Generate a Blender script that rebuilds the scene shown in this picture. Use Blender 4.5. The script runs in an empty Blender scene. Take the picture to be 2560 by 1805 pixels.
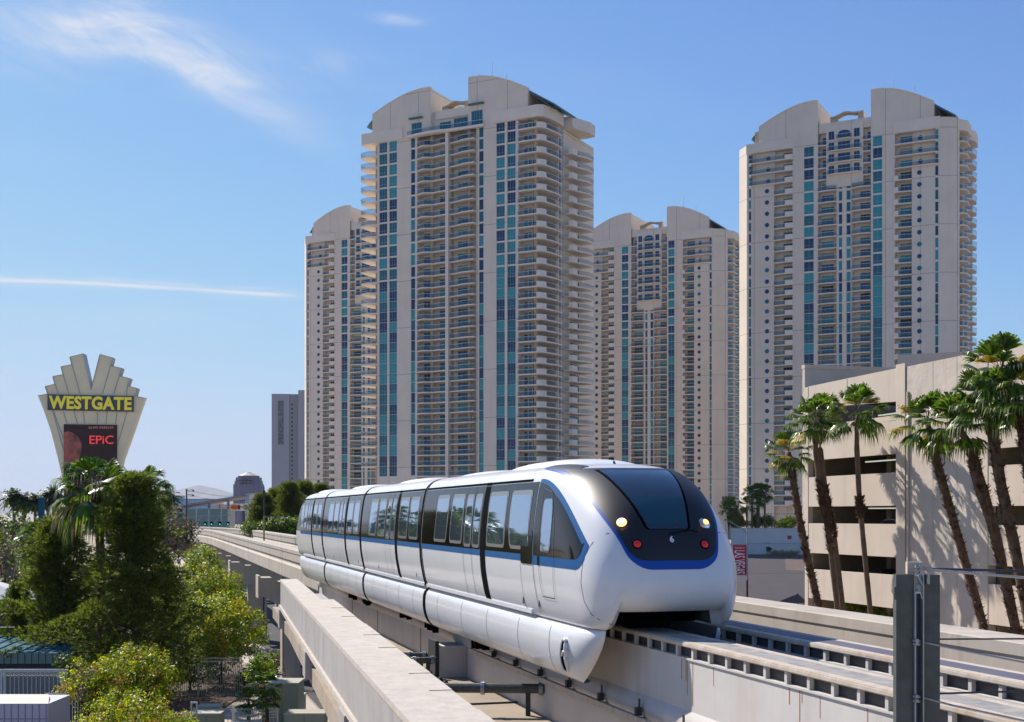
import bpy, bmesh, math, random
from mathutils import Vector, Matrix
C = bpy.context
scene = C.scene
R = math.radians
# ------------------------------------------------------------------ camera, sky, sun, exposure
EYE = 9.6; YH = 1284.0; F = 3200.0; CX = 1280.0
cam_d = bpy.data.cameras.new('camera'); cam = bpy.data.objects.new('camera', cam_d)
scene.collection.objects.link(cam); scene.camera = cam
cam.location = (0, 0, EYE); cam.rotation_euler = (R(90), 0, 0)
cam_d.sensor_width = 36; cam_d.lens = 45.0
cam_d.shift_y = (YH - 902.5) / 2560.0
cam_d.clip_start = 0.1; cam_d.clip_end = 60000
SUN_EL = 40.0; SUN_B = 47.0            # elevation; degrees from -X towards +Y
sd = Vector((-math.cos(R(SUN_B)) * math.cos(R(SUN_EL)), math.sin(R(SUN_B)) * math.cos(R(SUN_EL)), math.sin(R(SUN_EL))))
sun_d = bpy.data.lights.new('sun', 'SUN'); sun_o = bpy.data.objects.new('sun', sun_d)
scene.collection.objects.link(sun_o)
sun_d.energy = 5.0; sun_d.angle = R(0.53); sun_d.color = (1.0, 0.93, 0.84)
sun_o.rotation_euler = (-sd).to_track_quat('-Z', 'Y').to_euler()
sun_o.location = (-60, 60, 120)
scene.view_settings.view_transform = 'Standard'; scene.view_settings.look = 'None'
scene.view_settings.exposure = 0.5; scene.view_settings.gamma = 1.0
world = bpy.data.worlds.new('World'); scene.world = world; world.use_nodes = True
def build_world():
    nt = world.node_tree; N = nt.nodes; L = nt.links
    for n in list(N): N.remove(n)
    out = N.new('ShaderNodeOutputWorld'); bg = N.new('ShaderNodeBackground')
    sky = N.new('ShaderNodeTexSky'); sky.sky_type = 'NISHITA'; sky.sun_disc = False
    sky.sun_elevation = R(SUN_EL); sky.sun_rotation = math.atan2(sd.x, sd.y)
    sky.air_density = 1.0; sky.dust_density = 0.35; sky.ozone_density = 3.2; sky.altitude = 600
    bg.inputs['Strength'].default_value = 0.10
    tc = N.new('ShaderNodeTexCoord'); sep = N.new('ShaderNodeSeparateXYZ'); L.new(tc.outputs['Generated'], sep.inputs[0])
    def m(op, a, b=None, c=None):
        n = N.new('ShaderNodeMath'); n.operation = op
        for i, v in enumerate((a, b, c)):
            if v is None: continue
            if isinstance(v, (int, float)): n.inputs[i].default_value = v
            else: L.new(v, n.inputs[i])
        return n.outputs[0]
    yy = m('MAXIMUM', m('ABSOLUTE', sep.outputs[1]), 0.05)
    u = m('DIVIDE', sep.outputs[0], yy); v = m('DIVIDE', sep.outputs[2], yy)
    front = m('GREATER_THAN', sep.outputs[1], 0.0)
    def gauss(cx, cy, sx, sy, rot):
        du = m('SUBTRACT', u, cx); dv = m('SUBTRACT', v, cy)
        a = m('ADD', m('MULTIPLY', du, math.cos(rot)), m('MULTIPLY', dv, math.sin(rot)))
        b = m('SUBTRACT', m('MULTIPLY', dv, math.cos(rot)), m('MULTIPLY', du, math.sin(rot)))
        e = m('ADD', m('POWER', m('DIVIDE', a, sx), 2.0), m('POWER', m('ABSOLUTE', m('DIVIDE', b, sy)), 2.0))
        return m('EXPONENT', m('MULTIPLY', e, -1.0))
    def fib(rot, sx, sy, seed, det=9.0, rough=0.62, dist=0.6):
        cmb = N.new('ShaderNodeCombineXYZ')
        a = m('ADD', m('MULTIPLY', u, math.cos(rot)), m('MULTIPLY', v, math.sin(rot)))
        b = m('SUBTRACT', m('MULTIPLY', v, math.cos(rot)), m('MULTIPLY', u, math.sin(rot)))
        L.new(m('MULTIPLY', a, sx), cmb.inputs[0]); L.new(m('MULTIPLY', b, sy), cmb.inputs[1]); cmb.inputs[2].default_value = seed
        nz = N.new('ShaderNodeTexNoise'); nz.inputs['Scale'].default_value = 1.0; nz.inputs['Detail'].default_value = det
        nz.inputs['Roughness'].default_value = rough; nz.inputs['Distortion'].default_value = dist
        L.new(cmb.outputs[0], nz.inputs['Vector'])
        return nz.outputs['Fac']
    def ramp(x, lo, hi):
        n = N.new('ShaderNodeMapRange'); n.inputs[1].default_value = lo; n.inputs[2].default_value = hi; n.clamp = True
        n.interpolation_type = 'SMOOTHSTEP'
        L.new(x, n.inputs[0]); return n.outputs[0]
    f1 = ramp(fib(-0.2, 8, 22, 3.1, 10, 0.66, 1.2), 0.30, 0.82)
    f2 = ramp(fib(-0.5, 9, 42, 7.7, 10, 0.65, 0.8), 0.34, 0.86)
    c = m('MULTIPLY', m('ADD', m('ADD', m('MULTIPLY', f1, 0.62), m('MULTIPLY', f2, 0.5)), 0.08),
          m('ADD', m('ADD', gauss(-0.335, 0.370, 0.11, 0.028, -0.10), m('MULTIPLY', gauss(-0.245, 0.352, 0.085, 0.016, -0.55), 1.0)),
            m('MULTIPLY', gauss(-0.31, 0.395, 0.05, 0.010, 0.35), 0.5)))
    c2 = m('MULTIPLY', f1, m('MULTIPLY', gauss(-0.09, 0.386, 0.018, 0.004, -0.1), 0.75))
    c3 = m('MULTIPLY', f2, m('MULTIPLY', gauss(-0.16, 0.348, 0.05, 0.012, 0.1), 0.35))
    # contrail: thin bright line that drops slightly to the right
    line = m('ADD', m('ADD', 0.1683, m('MULTIPLY', u, -0.036)), m('MULTIPLY', m('POWER', m('ADD', u, 0.4), 2.0), -0.08))
    dv = m('SUBTRACT', v, line)
    thin = m('EXPONENT', m('MULTIPLY', m('POWER', m('DIVIDE', dv, 0.0012), 2.0), -1.0))
    wide = m('EXPONENT', m('MULTIPLY', m('POWER', m('DIVIDE', m('ADD', dv, -0.001), 0.0042), 2.0), -1.0))
    tex = ramp(fib(-0.05, 14, 240, 1.3, 8, 0.6, 0.3), 0.3, 0.7)
    trail = m('ADD', m('MULTIPLY', thin, 0.55), m('MULTIPLY', m('MULTIPLY', wide, tex), 0.6))
    trail = m('MULTIPLY', trail, ramp(u, -0.145, -0.2))
    low = m('MULTIPLY', m('MULTIPLY', gauss(-0.22, 0.155, 0.12, 0.012, 0.02), tex), 0.16)
    soft = m('MULTIPLY', ramp(fib(-0.1, 5, 20, 5.5, 6), 0.45, 0.8), m('MULTIPLY', gauss(-0.1, 0.3, 0.35, 0.12, 0), 0.07))
    tot = m('MULTIPLY', m('MINIMUM', m('ADD', m('ADD', m('ADD', c, c2), m('ADD', c3, trail)), m('ADD', low, soft)), 0.8), front)
    # soft shoulder so that the sky near the horizon keeps its colour
    sp = N.new('ShaderNodeSeparateColor'); L.new(sky.outputs[0], sp.inputs[0]); cb = N.new('ShaderNodeCombineColor')
    for i, K in enumerate((4.3, 5.05, 6.5)):
        c_ = m('MULTIPLY', sp.outputs[i], (0.68, 0.85, 1.16)[i]); den = m('POWER', m('ADD', 1.0, m('POWER', m('DIVIDE', c_, K), 5.0)), 0.2)
        L.new(m('DIVIDE', c_, den), cb.inputs[i])
    mix = N.new('ShaderNodeMixRGB'); mix.blend_type = 'MIX'
    L.new(tot, mix.inputs[0]); L.new(cb.outputs[0], mix.inputs[1]); mix.inputs[2].default_value = (5.6, 5.8, 6.3, 1)
    L.new(mix.outputs[0], bg.inputs['Color']); L.new(bg.outputs[0], out.inputs['Surface'])
build_world()
scene.cycles.max_bounces = 6; scene.cycles.transparent_max_bounces = 10; scene.cycles.volume_bounces = 0
scene.cycles.diffuse_bounces = 3; scene.cycles.glossy_bounces = 4; scene.cycles.transmission_bounces = 4
scene.cycles.use_denoising = True
# ------------------------------------------------------------------ helpers
COL = scene.collection
def link(o): COL.objects.link(o); return o
def tag(o, label, cat, group=None):
    o['label'] = label; o['category'] = cat
    if group: o['group'] = group
    return o
def empty(name, loc=(0, 0, 0), rz=0.0):
    o = bpy.data.objects.new(name, None); link(o); o.location = loc; o.rotation_euler = (0, 0, rz)
    o.empty_display_size = 0.5
    return o
def thing(name, label, cat, loc=(0, 0, 0), rz=0.0, group=None): return tag(empty(name, loc, rz), label, cat, group)
def px(x, y, d): return Vector(((x - CX) / F * d, d, EYE + (YH - y) / F * d))
def gx(x, d): return (x - CX) / F * d
def hz(y, d): return EYE + (YH - y) / F * d
def kids(o): return [c for c in bpy.data.objects if c.parent == o]
def dup_tree(o, loc, rz=0.0, scale=None, label=None, group=None):
    def rec(s, parent):
        c = s.copy(); COL.objects.link(c); c.parent = parent
        for ch in s.children: rec(ch, c)
        return c
    r = rec(o, None); r.location = loc; r.rotation_euler = (0, 0, rz)
    if scale: r.scale = scale
    if label: r['label'] = label
    if group: r['group'] = group
    return r
class MB:
    def __init__(s): s.v = []; s.f = []; s.mi = []; s.m = 0
    def quad(s, a, b, c, d):
        n = len(s.v); s.v += [tuple(a), tuple(b), tuple(c), tuple(d)]; s.f.append((n, n+1, n+2, n+3)); s.mi.append(s.m)
    def tri(s, a, b, c):
        n = len(s.v); s.v += [tuple(a), tuple(b), tuple(c)]; s.f.append((n, n+1, n+2)); s.mi.append(s.m)
    def box(s, x0, x1, y0, y1, z0, z1):
        n = len(s.v)
        s.v += [(x0,y0,z0),(x1,y0,z0),(x1,y1,z0),(x0,y1,z0),(x0,y0,z1),(x1,y0,z1),(x1,y1,z1),(x0,y1,z1)]
        for q in ((0,3,2,1),(4,5,6,7),(0,1,5,4),(1,2,6,5),(2,3,7,6),(3,0,4,7)):
            s.f.append(tuple(n+i for i in q)); s.mi.append(s.m)
    def obox(s, o, ax, ay, az, x0, x1, y0, y1, z0, z1):
        n = len(s.v); o = Vector(o); ax = Vector(ax); ay = Vector(ay); az = Vector(az)
        for (a, b, c) in ((x0,y0,z0),(x1,y0,z0),(x1,y1,z0),(x0,y1,z0),(x0,y0,z1),(x1,y0,z1),(x1,y1,z1),(x0,y1,z1)):
            s.v.append(tuple(o + ax*a + ay*b + az*c))
        for q in ((0,3,2,1),(4,5,6,7),(0,1,5,4),(1,2,6,5),(2,3,7,6),(3,0,4,7)):
            s.f.append(tuple(n+i for i in q)); s.mi.append(s.m)
    def prism(s, pts, z0, z1):            # plan polygon (ccw) between two heights
        n = len(s.v); k = len(pts)
        for z in (z0, z1):
            for p in pts: s.v.append((p[0], p[1], z))
        s.f.append(tuple(n+i for i in reversed(range(k)))); s.mi.append(s.m)
        s.f.append(tuple(n+k+i for i in range(k))); s.mi.append(s.m)
        for i in range(k):
            j = (i+1) % k; s.f.append((n+i, n+j, n+k+j, n+k+i)); s.mi.append(s.m)
    def slabxz(s, pts, y0, y1):           # polygon in x,z between two depths
        n = len(s.v); k = len(pts)
        for y in (y0, y1):
            for p in pts: s.v.append((p[0], y, p[1]))
        s.f.append(tuple(n+i for i in range(k))); s.mi.append(s.m)
        s.f.append(tuple(n+k+i for i in reversed(range(k)))); s.mi.append(s.m)
        for i in range(k):
            j = (i+1) % k; s.f.append((n+j, n+i, n+k+i, n+k+j)); s.mi.append(s.m)
    def tube(s, pts, r, n=8, cap=True):
        pts = [Vector(p) for p in pts]; rs = r if isinstance(r, (list, tuple)) else [r]*len(pts)
        base = len(s.v); up = Vector((0,0,1))
        for i, p in enumerate(pts):
            d = (pts[min(i+1, len(pts)-1)] - pts[max(i-1, 0)]).normalized()
            a = d.cross(up)
            if a.length < 1e-3: a = d.cross(Vector((1,0,0)))
            a.normalize(); b = d.cross(a)
            for k in range(n):
                t = 2*math.pi*k/n; s.v.append(tuple(p + (a*math.cos(t) + b*math.sin(t))*rs[i]))
        for i in range(len(pts)-1):
            for k in range(n):
                k2 = (k+1) % n; s.f.append((base+i*n+k, base+i*n+k2, base+(i+1)*n+k2, base+(i+1)*n+k)); s.mi.append(s.m)
        if cap:
            s.f.append(tuple(base+k for k in reversed(range(n)))); s.mi.append(s.m)
            e = base+(len(pts)-1)*n; s.f.append(tuple(e+k for k in range(n))); s.mi.append(s.m)
    def grid(s, P):                        # P[i][j] points
        base = len(s.v); a = len(P); b = len(P[0])
        for row in P:
            for p in row: s.v.append(tuple(p))
        for i in range(a-1):
            for j in range(b-1):
                s.f.append((base+i*b+j, base+i*b+j+1, base+(i+1)*b+j+1, base+(i+1)*b+j)); s.mi.append(s.m)
    def build(s, name, mats, parent=None, smooth=False, fix=True, loc=None, auto=None):
        me = bpy.data.meshes.new(name); me.from_pydata(s.v, [], s.f)
        if not isinstance(mats, (list, tuple)): mats = [mats]
        for m_ in mats: me.materials.append(m_)
        if len(mats) > 1: me.polygons.foreach_set('material_index', s.mi)
        if fix or smooth:
            bm = bmesh.new(); bm.from_mesh(me)
            if smooth: bmesh.ops.remove_doubles(bm, verts=bm.verts, dist=1e-5)
            if fix: bmesh.ops.recalc_face_normals(bm, faces=bm.faces)
            if smooth:
                for f_ in bm.faces: f_.smooth = True
                if auto:
                    for e_ in bm.edges:
                        if len(e_.link_faces) == 2 and e_.calc_face_angle(0) > R(auto): e_.smooth = False
            bm.to_mesh(me); bm.free()
        me.update()
        o = bpy.data.objects.new(name, me); link(o)
        if parent is not None: o.parent = parent
        if loc is not None: o.location = loc
        return o
def from_mesh(name, me, parent=None, loc=None, rz=0, scale=None):
    o = bpy.data.objects.new(name, me); link(o)
    if parent is not None: o.parent = parent
    if loc is not None: o.location = loc
    o.rotation_euler = (0, 0, rz)
    if scale: o.scale = scale
    return o
def text_obj(name, body, m_, size, parent=None, M=None, sx=1.0, ext=0.01, align='CENTER', bold=0.0, spacing=1.0):
    cu = bpy.data.curves.new(name, 'FONT'); cu.body = body; cu.size = size; cu.extrude = ext
    cu.align_x = align; cu.align_y = 'CENTER'; cu.offset = bold; cu.space_character = spacing; cu.resolution_u = 3
    o = bpy.data.objects.new(name, cu); link(o)
    dg = C.evaluated_depsgraph_get(); dg.update()
    me = bpy.data.meshes.new_from_object(o.evaluated_get(dg))
    bpy.data.objects.remove(o); bpy.data.curves.remove(cu)
    me.name = name
    for v_ in me.vertices: v_.co.x *= sx
    me.materials.clear(); me.materials.append(m_)
    o = bpy.data.objects.new(name, me); link(o)
    if parent is not None: o.parent = parent
    if M is not None: o.matrix_local = M
    return o
# ------------------------------------------------------------------ materials
def mat(name, col, rough=0.6, metal=0.0, spec=0.5, noise=None, bump=None, coat=0.0, emit=None, alpha=1.0, col2=None, streak=None, lines=None, sheen=None):
    m_ = bpy.data.materials.new(name); m_.use_nodes = True; nt = m_.node_tree; N = nt.nodes; L = nt.links
    p = N['Principled BSDF']
    p.inputs['Base Color'].default_value = (*col, 1); p.inputs['Roughness'].default_value = rough; p.inputs['Metallic'].default_value = metal
    p.inputs['Specular IOR Level'].default_value = spec; p.inputs['Coat Weight'].default_value = coat; p.inputs['Coat Roughness'].default_value = 0.09
    p.inputs['Alpha'].default_value = alpha
    if emit: p.inputs['Emission Color'].default_value = (*emit[0], 1); p.inputs['Emission Strength'].default_value = emit[1]
    tc = N.new('ShaderNodeTexCoord'); cur = None
    def nz(scale, detail=6, vec=None, rough_=0.6):
        n = N.new('ShaderNodeTexNoise'); n.inputs['Scale'].default_value = scale; n.inputs['Detail'].default_value = detail; n.inputs['Roughness'].default_value = rough_
        L.new(vec or tc.outputs['Object'], n.inputs['Vector']); return n.outputs['Fac']
    def mapr(x, a, b, c, d):
        n = N.new('ShaderNodeMapRange'); n.inputs[1].default_value = a; n.inputs[2].default_value = b; n.inputs[3].default_value = c; n.inputs[4].default_value = d
        L.new(x, n.inputs[0]); return n.outputs[0]
    def mixc(fac, a, b, mode='MIX'):
        n = N.new('ShaderNodeMixRGB'); n.blend_type = mode
        for i, q in enumerate((fac, a, b)):
            if isinstance(q, tuple): n.inputs[i].default_value = (*q, 1) if len(q) == 3 else q
            elif isinstance(q, (int, float)): n.inputs[i].default_value = q
            else: L.new(q, n.inputs[i])
        return n.outputs[0]
    cur = col
    if noise:
        sc, am = noise; c2 = col2 or tuple(max(0, c*(1-am)) for c in col); c1 = tuple(min(1, c*(1+am*0.4)) for c in col) if not col2 else col
        f = mapr(nz(sc), 0.3, 0.7, 0, 1); cur = mixc(f, c2, c1)
    if streak:                       # vertical weather streaks: (scale, amount, colour)
        mp = N.new('ShaderNodeMapping'); mp.inputs['Scale'].default_value = (streak[0], streak[0], streak[0]*0.06)
        L.new(tc.outputs['Object'], mp.inputs[0]); f = mapr(nz(1.0, 7, mp.outputs[0], 0.7), 0.52, 0.74, 0, streak[1]); cur = mixc(f, cur, streak[2])
    if lines:                        # panel joints: (period_x, period_z, width, colour)
        sep = N.new('ShaderNodeSeparateXYZ'); L.new(tc.outputs['Object'], sep.inputs[0])
        def ln(o, per, w, off=0.0):
            a = N.new('ShaderNodeMath'); a.operation = 'ADD'; L.new(o, a.inputs[0]); a.inputs[1].default_value = 1000*per + off
            b = N.new('ShaderNodeMath'); b.operation = 'MODULO'; L.new(a.outputs[0], b.inputs[0]); b.inputs[1].default_value = per
            c = N.new('ShaderNodeMath'); c.operation = 'LESS_THAN'; L.new(b.outputs[0], c.inputs[0]); c.inputs[1].default_value = w; return c.outputs[0]
        a = ln(sep.outputs[0], lines[0], lines[2]); b = ln(sep.outputs[2], lines[1], lines[2], lines[4] if len(lines) > 4 else 0)
        mx = N.new('ShaderNodeMath'); mx.operation = 'MAXIMUM'; L.new(a, mx.inputs[0]); L.new(b, mx.inputs[1])
        mu = N.new('ShaderNodeMath'); mu.operation = 'MULTIPLY'; L.new(mx.outputs[0], mu.inputs[0]); mu.inputs[1].default_value = 0.75
        cur = mixc(mu.outputs[0], cur, lines[3])
    if not isinstance(cur, tuple): L.new(cur, p.inputs['Base Color'])
    if bump:
        b = N.new('ShaderNodeBump'); b.inputs['Strength'].default_value = bump[1]; b.inputs['Distance'].default_value = bump[2] if len(bump) > 2 else 0.02
        L.new(nz(bump[0], 8), b.inputs['Height']); L.new(b.outputs[0], p.inputs['Normal'])
    return m_
def leafmat(name, col, trans=0.35, rough=0.5, var=0.35, col2=None):
    m_ = bpy.data.materials.new(name); m_.use_nodes = True; nt = m_.node_tree; N = nt.nodes; L = nt.links
    p = N['Principled BSDF']; out = N['Material Output']; p.inputs['Roughness'].default_value = rough; p.inputs['Specular IOR Level'].default_value = 0.35
    geo = N.new('ShaderNodeNewGeometry'); mr = N.new('ShaderNodeMixRGB'); L.new(geo.outputs['Random Per Island'], mr.inputs[0])
    mr.inputs[1].default_value = (*[c*(1-var) for c in col], 1); mr.inputs[2].default_value = (*(col2 or [min(1, c*(1+var)) for c in col]), 1)
    L.new(mr.outputs[0], p.inputs['Base Color'])
    t = N.new('ShaderNodeBsdfTranslucent'); mu = N.new('ShaderNodeMixRGB'); mu.blend_type = 'MULTIPLY'; mu.inputs[0].default_value = 1
    mu.inputs[2].default_value = (1.5, 1.5, 0.6, 1); L.new(mr.outputs[0], mu.inputs[1]); L.new(mu.outputs[0], t.inputs['Color'])
    mx = N.new('ShaderNodeMixShader'); mx.inputs[0].default_value = trans; L.new(p.outputs[0], mx.inputs[1]); L.new(t.outputs[0], mx.inputs[2])
    L.new(mx.outputs[0], out.inputs['Surface'])
    return m_
def glassmat(name, col, alpha):
    m_ = mat(name, col, rough=0.06, spec=0.8); nt = m_.node_tree; N = nt.nodes; L = nt.links
    p = N['Principled BSDF']; out = N['Material Output']; t = N.new('ShaderNodeBsdfTransparent'); mx = N.new('ShaderNodeMixShader')
    mx.inputs[0].default_value = alpha; L.new(t.outputs[0], mx.inputs[1]); L.new(p.outputs[0], mx.inputs[2]); L.new(mx.outputs[0], out.inputs['Surface'])
    return m_
M = {}
M['stucco'] = mat('tower_stucco', (0.76, 0.66, 0.545), 0.85, noise=(0.12, 0.10), lines=(9.6, 13.45, 0.14, (0.2, 0.17, 0.14), 4.0), streak=(0.5, 0.22, (0.52, 0.42, 0.33)))
M['stucco_plain'] = mat('tower_stucco_plain', (0.78, 0.68, 0.57), 0.85, noise=(0.2, 0.08))
M['recess'] = mat('tower_recess_shade_stucco', (0.48, 0.375, 0.265), 0.85)  # stucco colour darkened so the recesses read as deeper shade
M['slab'] = mat('balcony_slab_paint', (0.78, 0.69, 0.59), 0.8)
M['frame'] = mat('white_window_frame', (0.30, 0.38, 0.40), 0.6)
M['teal'] = mat('teal_window_glass', (0.008, 0.27, 0.30), 0.2, spec=0.7)
M['navy'] = mat('navy_window_glass', (0.003, 0.032, 0.105), 0.1, spec=0.5)
M['deepteal'] = mat('dark_teal_window_glass', (0.005, 0.125, 0.17), 0.12, spec=0.5)
M['blind'] = mat('pale_window_blind', (0.30, 0.30, 0.27), 0.6)
M['darkopen'] = mat('dark_interior', (0.012, 0.012, 0.014), 0.8)
M['railglass'] = glassmat('rail_glass', (0.004, 0.085, 0.15), 0.42)
M['rail'] = mat('rail_metal', (0.55, 0.58, 0.6), 0.4, metal=0.3)
M['tealroof'] = mat('teal_metal_roof', (0.05, 0.14, 0.17), 0.45)
M['white'] = mat('white_train_paint', (0.69, 0.70, 0.715), 0.30, spec=0.4, coat=0.4, noise=(0.7, 0.03), streak=(1.3, 0.16, (0.45, 0.43, 0.40)))
M['whiteroof'] = mat('white_roof_paint', (0.82, 0.81, 0.79), 0.35, coat=0.2)
M['band'] = mat('black_gloss_band', (0.010, 0.008, 0.006), 0.08, spec=0.55)
M['band'].node_tree.nodes['Principled BSDF'].inputs['Specular Tint'].default_value = (0.45, 0.72, 1.0, 1); M['band'].node_tree.nodes['Principled BSDF'].inputs['Specular IOR Level'].default_value = 0.22
M['maskblack'] = mat('black_nose_mask', (0.010, 0.010, 0.011), 0.48, spec=0.55)
M['winglass'] = mat('train_window_glass', (0.34, 0.46, 0.60), 0.02, metal=0.9)
M['winframe'] = mat('window_frame_steel', (0.35, 0.33, 0.31), 0.3, metal=0.8)
M['blue'] = mat('blue_stripe_paint', (0.005, 0.085, 0.25), 0.45, spec=0.2)
M['bluedeep'] = mat('deep_blue_trim_paint', (0.006, 0.07, 0.36), 0.4, spec=0.3)
M['rubber'] = mat('black_rubber', (0.004, 0.004, 0.005), 0.9, spec=0.02)
M['windlow'] = mat('windshield_interior_teal', (0.015, 0.07, 0.10), 0.08, spec=0.5)
M['seam'] = mat('panel_gap_dark', (0.03, 0.03, 0.035), 0.6)
M['windshield'] = mat('windshield_glass', (0.012, 0.03, 0.05), 0.05, spec=0.9, coat=0.6)
M['lampon_glint'] = mat('lit_headlight_and_glint', (1, 0.8, 0.5), 0.3, emit=((1.0, 0.42, 0.07), 1.7))
M['lampcore'] = mat('lit_headlight_core', (1, 0.9, 0.7), 0.3, emit=((1.0, 0.86, 0.55), 9.0))
M['lampoff'] = mat('headlight_lens', (0.75, 0.72, 0.68), 0.12, metal=0.9)
M['redlens'] = mat('red_lens', (0.35, 0.006, 0.006), 0.3, emit=((1, 0.02, 0.02), 0.10))
M['chrome'] = mat('chrome', (0.7, 0.7, 0.7), 0.15, metal=1.0)
M['conc'] = mat('guideway_concrete', (0.47, 0.415, 0.35), 0.85, noise=(0.7, 0.16), bump=(3.0, 0.25, 0.03), streak=(1.6, 0.6, (0.20, 0.155, 0.12)))
M['concpale'] = mat('pale_beam_concrete', (0.60, 0.565, 0.53), 0.8, noise=(0.9, 0.10), bump=(5.0, 0.15, 0.02), streak=(1.3, 0.45, (0.40, 0.31, 0.22)))
M['conctop'] = mat('beam_running_surface', (0.50, 0.45, 0.39), 0.85, noise=(2.2, 0.25), bump=(8, 0.3, 0.01))
M['worn'] = mat('worn_running_band', (0.19, 0.185, 0.18), 0.7, noise=(3.0, 0.5), col2=(0.42, 0.39, 0.35))
M['rustedge'] = mat('rust_stained_flange', (0.58, 0.52, 0.45), 0.75, noise=(4.5, 0.5), col2=(0.46, 0.37, 0.28), streak=(3.0, 0.6, (0.30, 0.15, 0.07)))
M['concgrey'] = mat('grey_board_concrete', (0.37, 0.345, 0.33), 0.85, noise=(1.2, 0.14), bump=(6, 0.2, 0.02), streak=(4.5, 0.9, (0.16, 0.15, 0.14)))
M['conclight'] = mat('light_coping_concrete', (0.52, 0.465, 0.40), 0.9, noise=(3.5, 0.18), bump=(12, 0.5, 0.02))
M['deck'] = mat('deck_concrete', (0.36, 0.295, 0.225), 0.9, noise=(0.8, 0.25), bump=(5, 0.2, 0.02))
M['darksteel'] = mat('dark_steel', (0.045, 0.047, 0.05), 0.6, metal=0.3)
M['galv'] = mat('galvanised_steel', (0.085, 0.095, 0.09), 0.55, metal=0.25, noise=(14, 0.35), bump=(40, 0.05, 0.002))
M['galvlight'] = mat('light_galvanised_steel', (0.30, 0.33, 0.35), 0.4, metal=0.6, noise=(20, 0.2))
M['galvblue'] = mat('galvanised_web', (0.04, 0.055, 0.085), 0.35, metal=0.5, noise=(10, 0.3))
M['garage'] = mat('garage_concrete', (0.56, 0.475, 0.39), 0.85, noise=(0.5, 0.08), bump=(2.5, 0.1, 0.02), streak=(1.1, 0.5, (0.40, 0.33, 0.26)))
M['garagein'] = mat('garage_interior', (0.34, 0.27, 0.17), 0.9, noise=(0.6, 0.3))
M['garagerough'] = mat('garage_stucco', (0.53, 0.46, 0.39), 0.9, noise=(0.8, 0.14), bump=(1.5, 0.6, 0.08), streak=(0.7, 0.5, (0.38, 0.32, 0.27)))
M['lighttube'] = mat('fluorescent_tube', (0.8, 0.8, 0.8), 0.5, emit=((0.85, 0.95, 0.75), 0.38))
M['bark'] = mat('palm_bark', (0.14, 0.09, 0.055), 0.95, noise=(4, 0.4), bump=(9, 0.6, 0.05))
M['barkdark'] = mat('palm_boot_bark', (0.13, 0.07, 0.035), 0.95, noise=(8, 0.5))
M['pinebark'] = mat('pine_bark', (0.10, 0.06, 0.04), 0.95, noise=(6, 0.4), bump=(9, 0.6, 0.04))
M['palmleaf'] = leafmat('fan_palm_leaf', (0.035, 0.095, 0.014), 0.42, 0.3, 0.45, (0.14, 0.23, 0.028))
M['palmyellow'] = leafmat('yellowing_palm_leaf', (0.34, 0.25, 0.03), 0.3, 0.5, 0.3)
M['palmdry'] = leafmat('pale_dry_palm_tip', (0.42, 0.36, 0.24), 0.2, 0.5, 0.2)
M['pine'] = leafmat('pine_needles', (0.042, 0.072, 0.018), 0.5, 0.55, 0.5, (0.20, 0.25, 0.05))
M['olive'] = leafmat('yellow_green_leaf', (0.15, 0.23, 0.012), 0.5, 0.45, 0.5, (0.45, 0.50, 0.02))
M['orange'] = leafmat('orange_tinged_leaf', (0.36, 0.25, 0.03), 0.35, 0.5, 0.35)
M['greenleaf'] = leafmat('green_shrub_leaf', (0.08, 0.16, 0.02), 0.4, 0.4, 0.45, (0.2, 0.32, 0.03))
M['darkleaf'] = leafmat('dark_tree_leaf', (0.03, 0.06, 0.02), 0.25, 0.5, 0.4, (0.07, 0.11, 0.03))
M['barebrown'] = leafmat('bare_twig_brown', (0.25, 0.19, 0.14), 0.1, 0.8, 0.3)
M['asphalt'] = mat('road_asphalt', (0.045, 0.043, 0.05), 0.9, noise=(0.5, 0.3), bump=(20, 0.2, 0.01))
M['darkroad'] = mat('dark_mottled_asphalt', (0.030, 0.027, 0.036), 0.9, noise=(0.35, 0.5), col2=(0.055, 0.042, 0.042), bump=(8, 0.3, 0.02))  # darker than the road asphalt, with mottled tone
M['lot'] = mat('gravel_lot', (0.15, 0.09, 0.07), 0.95, noise=(0.25, 0.5), col2=(0.06, 0.05, 0.055), bump=(4, 0.5, 0.05))
M['desert'] = mat('desert_ground', (0.38, 0.31, 0.24), 0.95, noise=(0.05, 0.3), bump=(2, 0.4, 0.05))
M['mulch'] = mat('planting_mulch', (0.13, 0.085, 0.06), 0.95, noise=(3.5, 0.6), col2=(0.07, 0.045, 0.035), bump=(9, 0.9, 0.08))
M['sidewalk'] = mat('sidewalk_concrete', (0.47, 0.40, 0.33), 0.9, noise=(0.7, 0.15), bump=(6, 0.2, 0.01))
M['paint'] = mat('road_paint', (0.7, 0.68, 0.62), 0.7, noise=(4, 0.2))
M['whitewall'] = mat('white_block_wall', (0.66, 0.63, 0.59), 0.85, noise=(0.3, 0.08))
M['greenbox'] = mat('pale_green_enamel', (0.27, 0.31, 0.22), 0.5, noise=(0.8, 0.12), streak=(2, 0.25, (0.2, 0.2, 0.12)))
M['greentop'] = mat('dusty_green_lid', (0.42, 0.40, 0.33), 0.6, noise=(1.5, 0.1))
M['fencewhite'] = mat('pale_fence_paint', (0.55, 0.58, 0.55), 0.5)
M['fencedark'] = mat('grey_green_fence_paint', (0.30, 0.33, 0.27), 0.5)
M['screen'] = mat('grey_screen_mesh', (0.22, 0.24, 0.25), 0.8, noise=(6, 0.15))
M['tealpanel'] = mat('teal_roof_panel', (0.02, 0.13, 0.19), 0.8, spec=0.15, noise=(0.8, 0.2))
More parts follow.
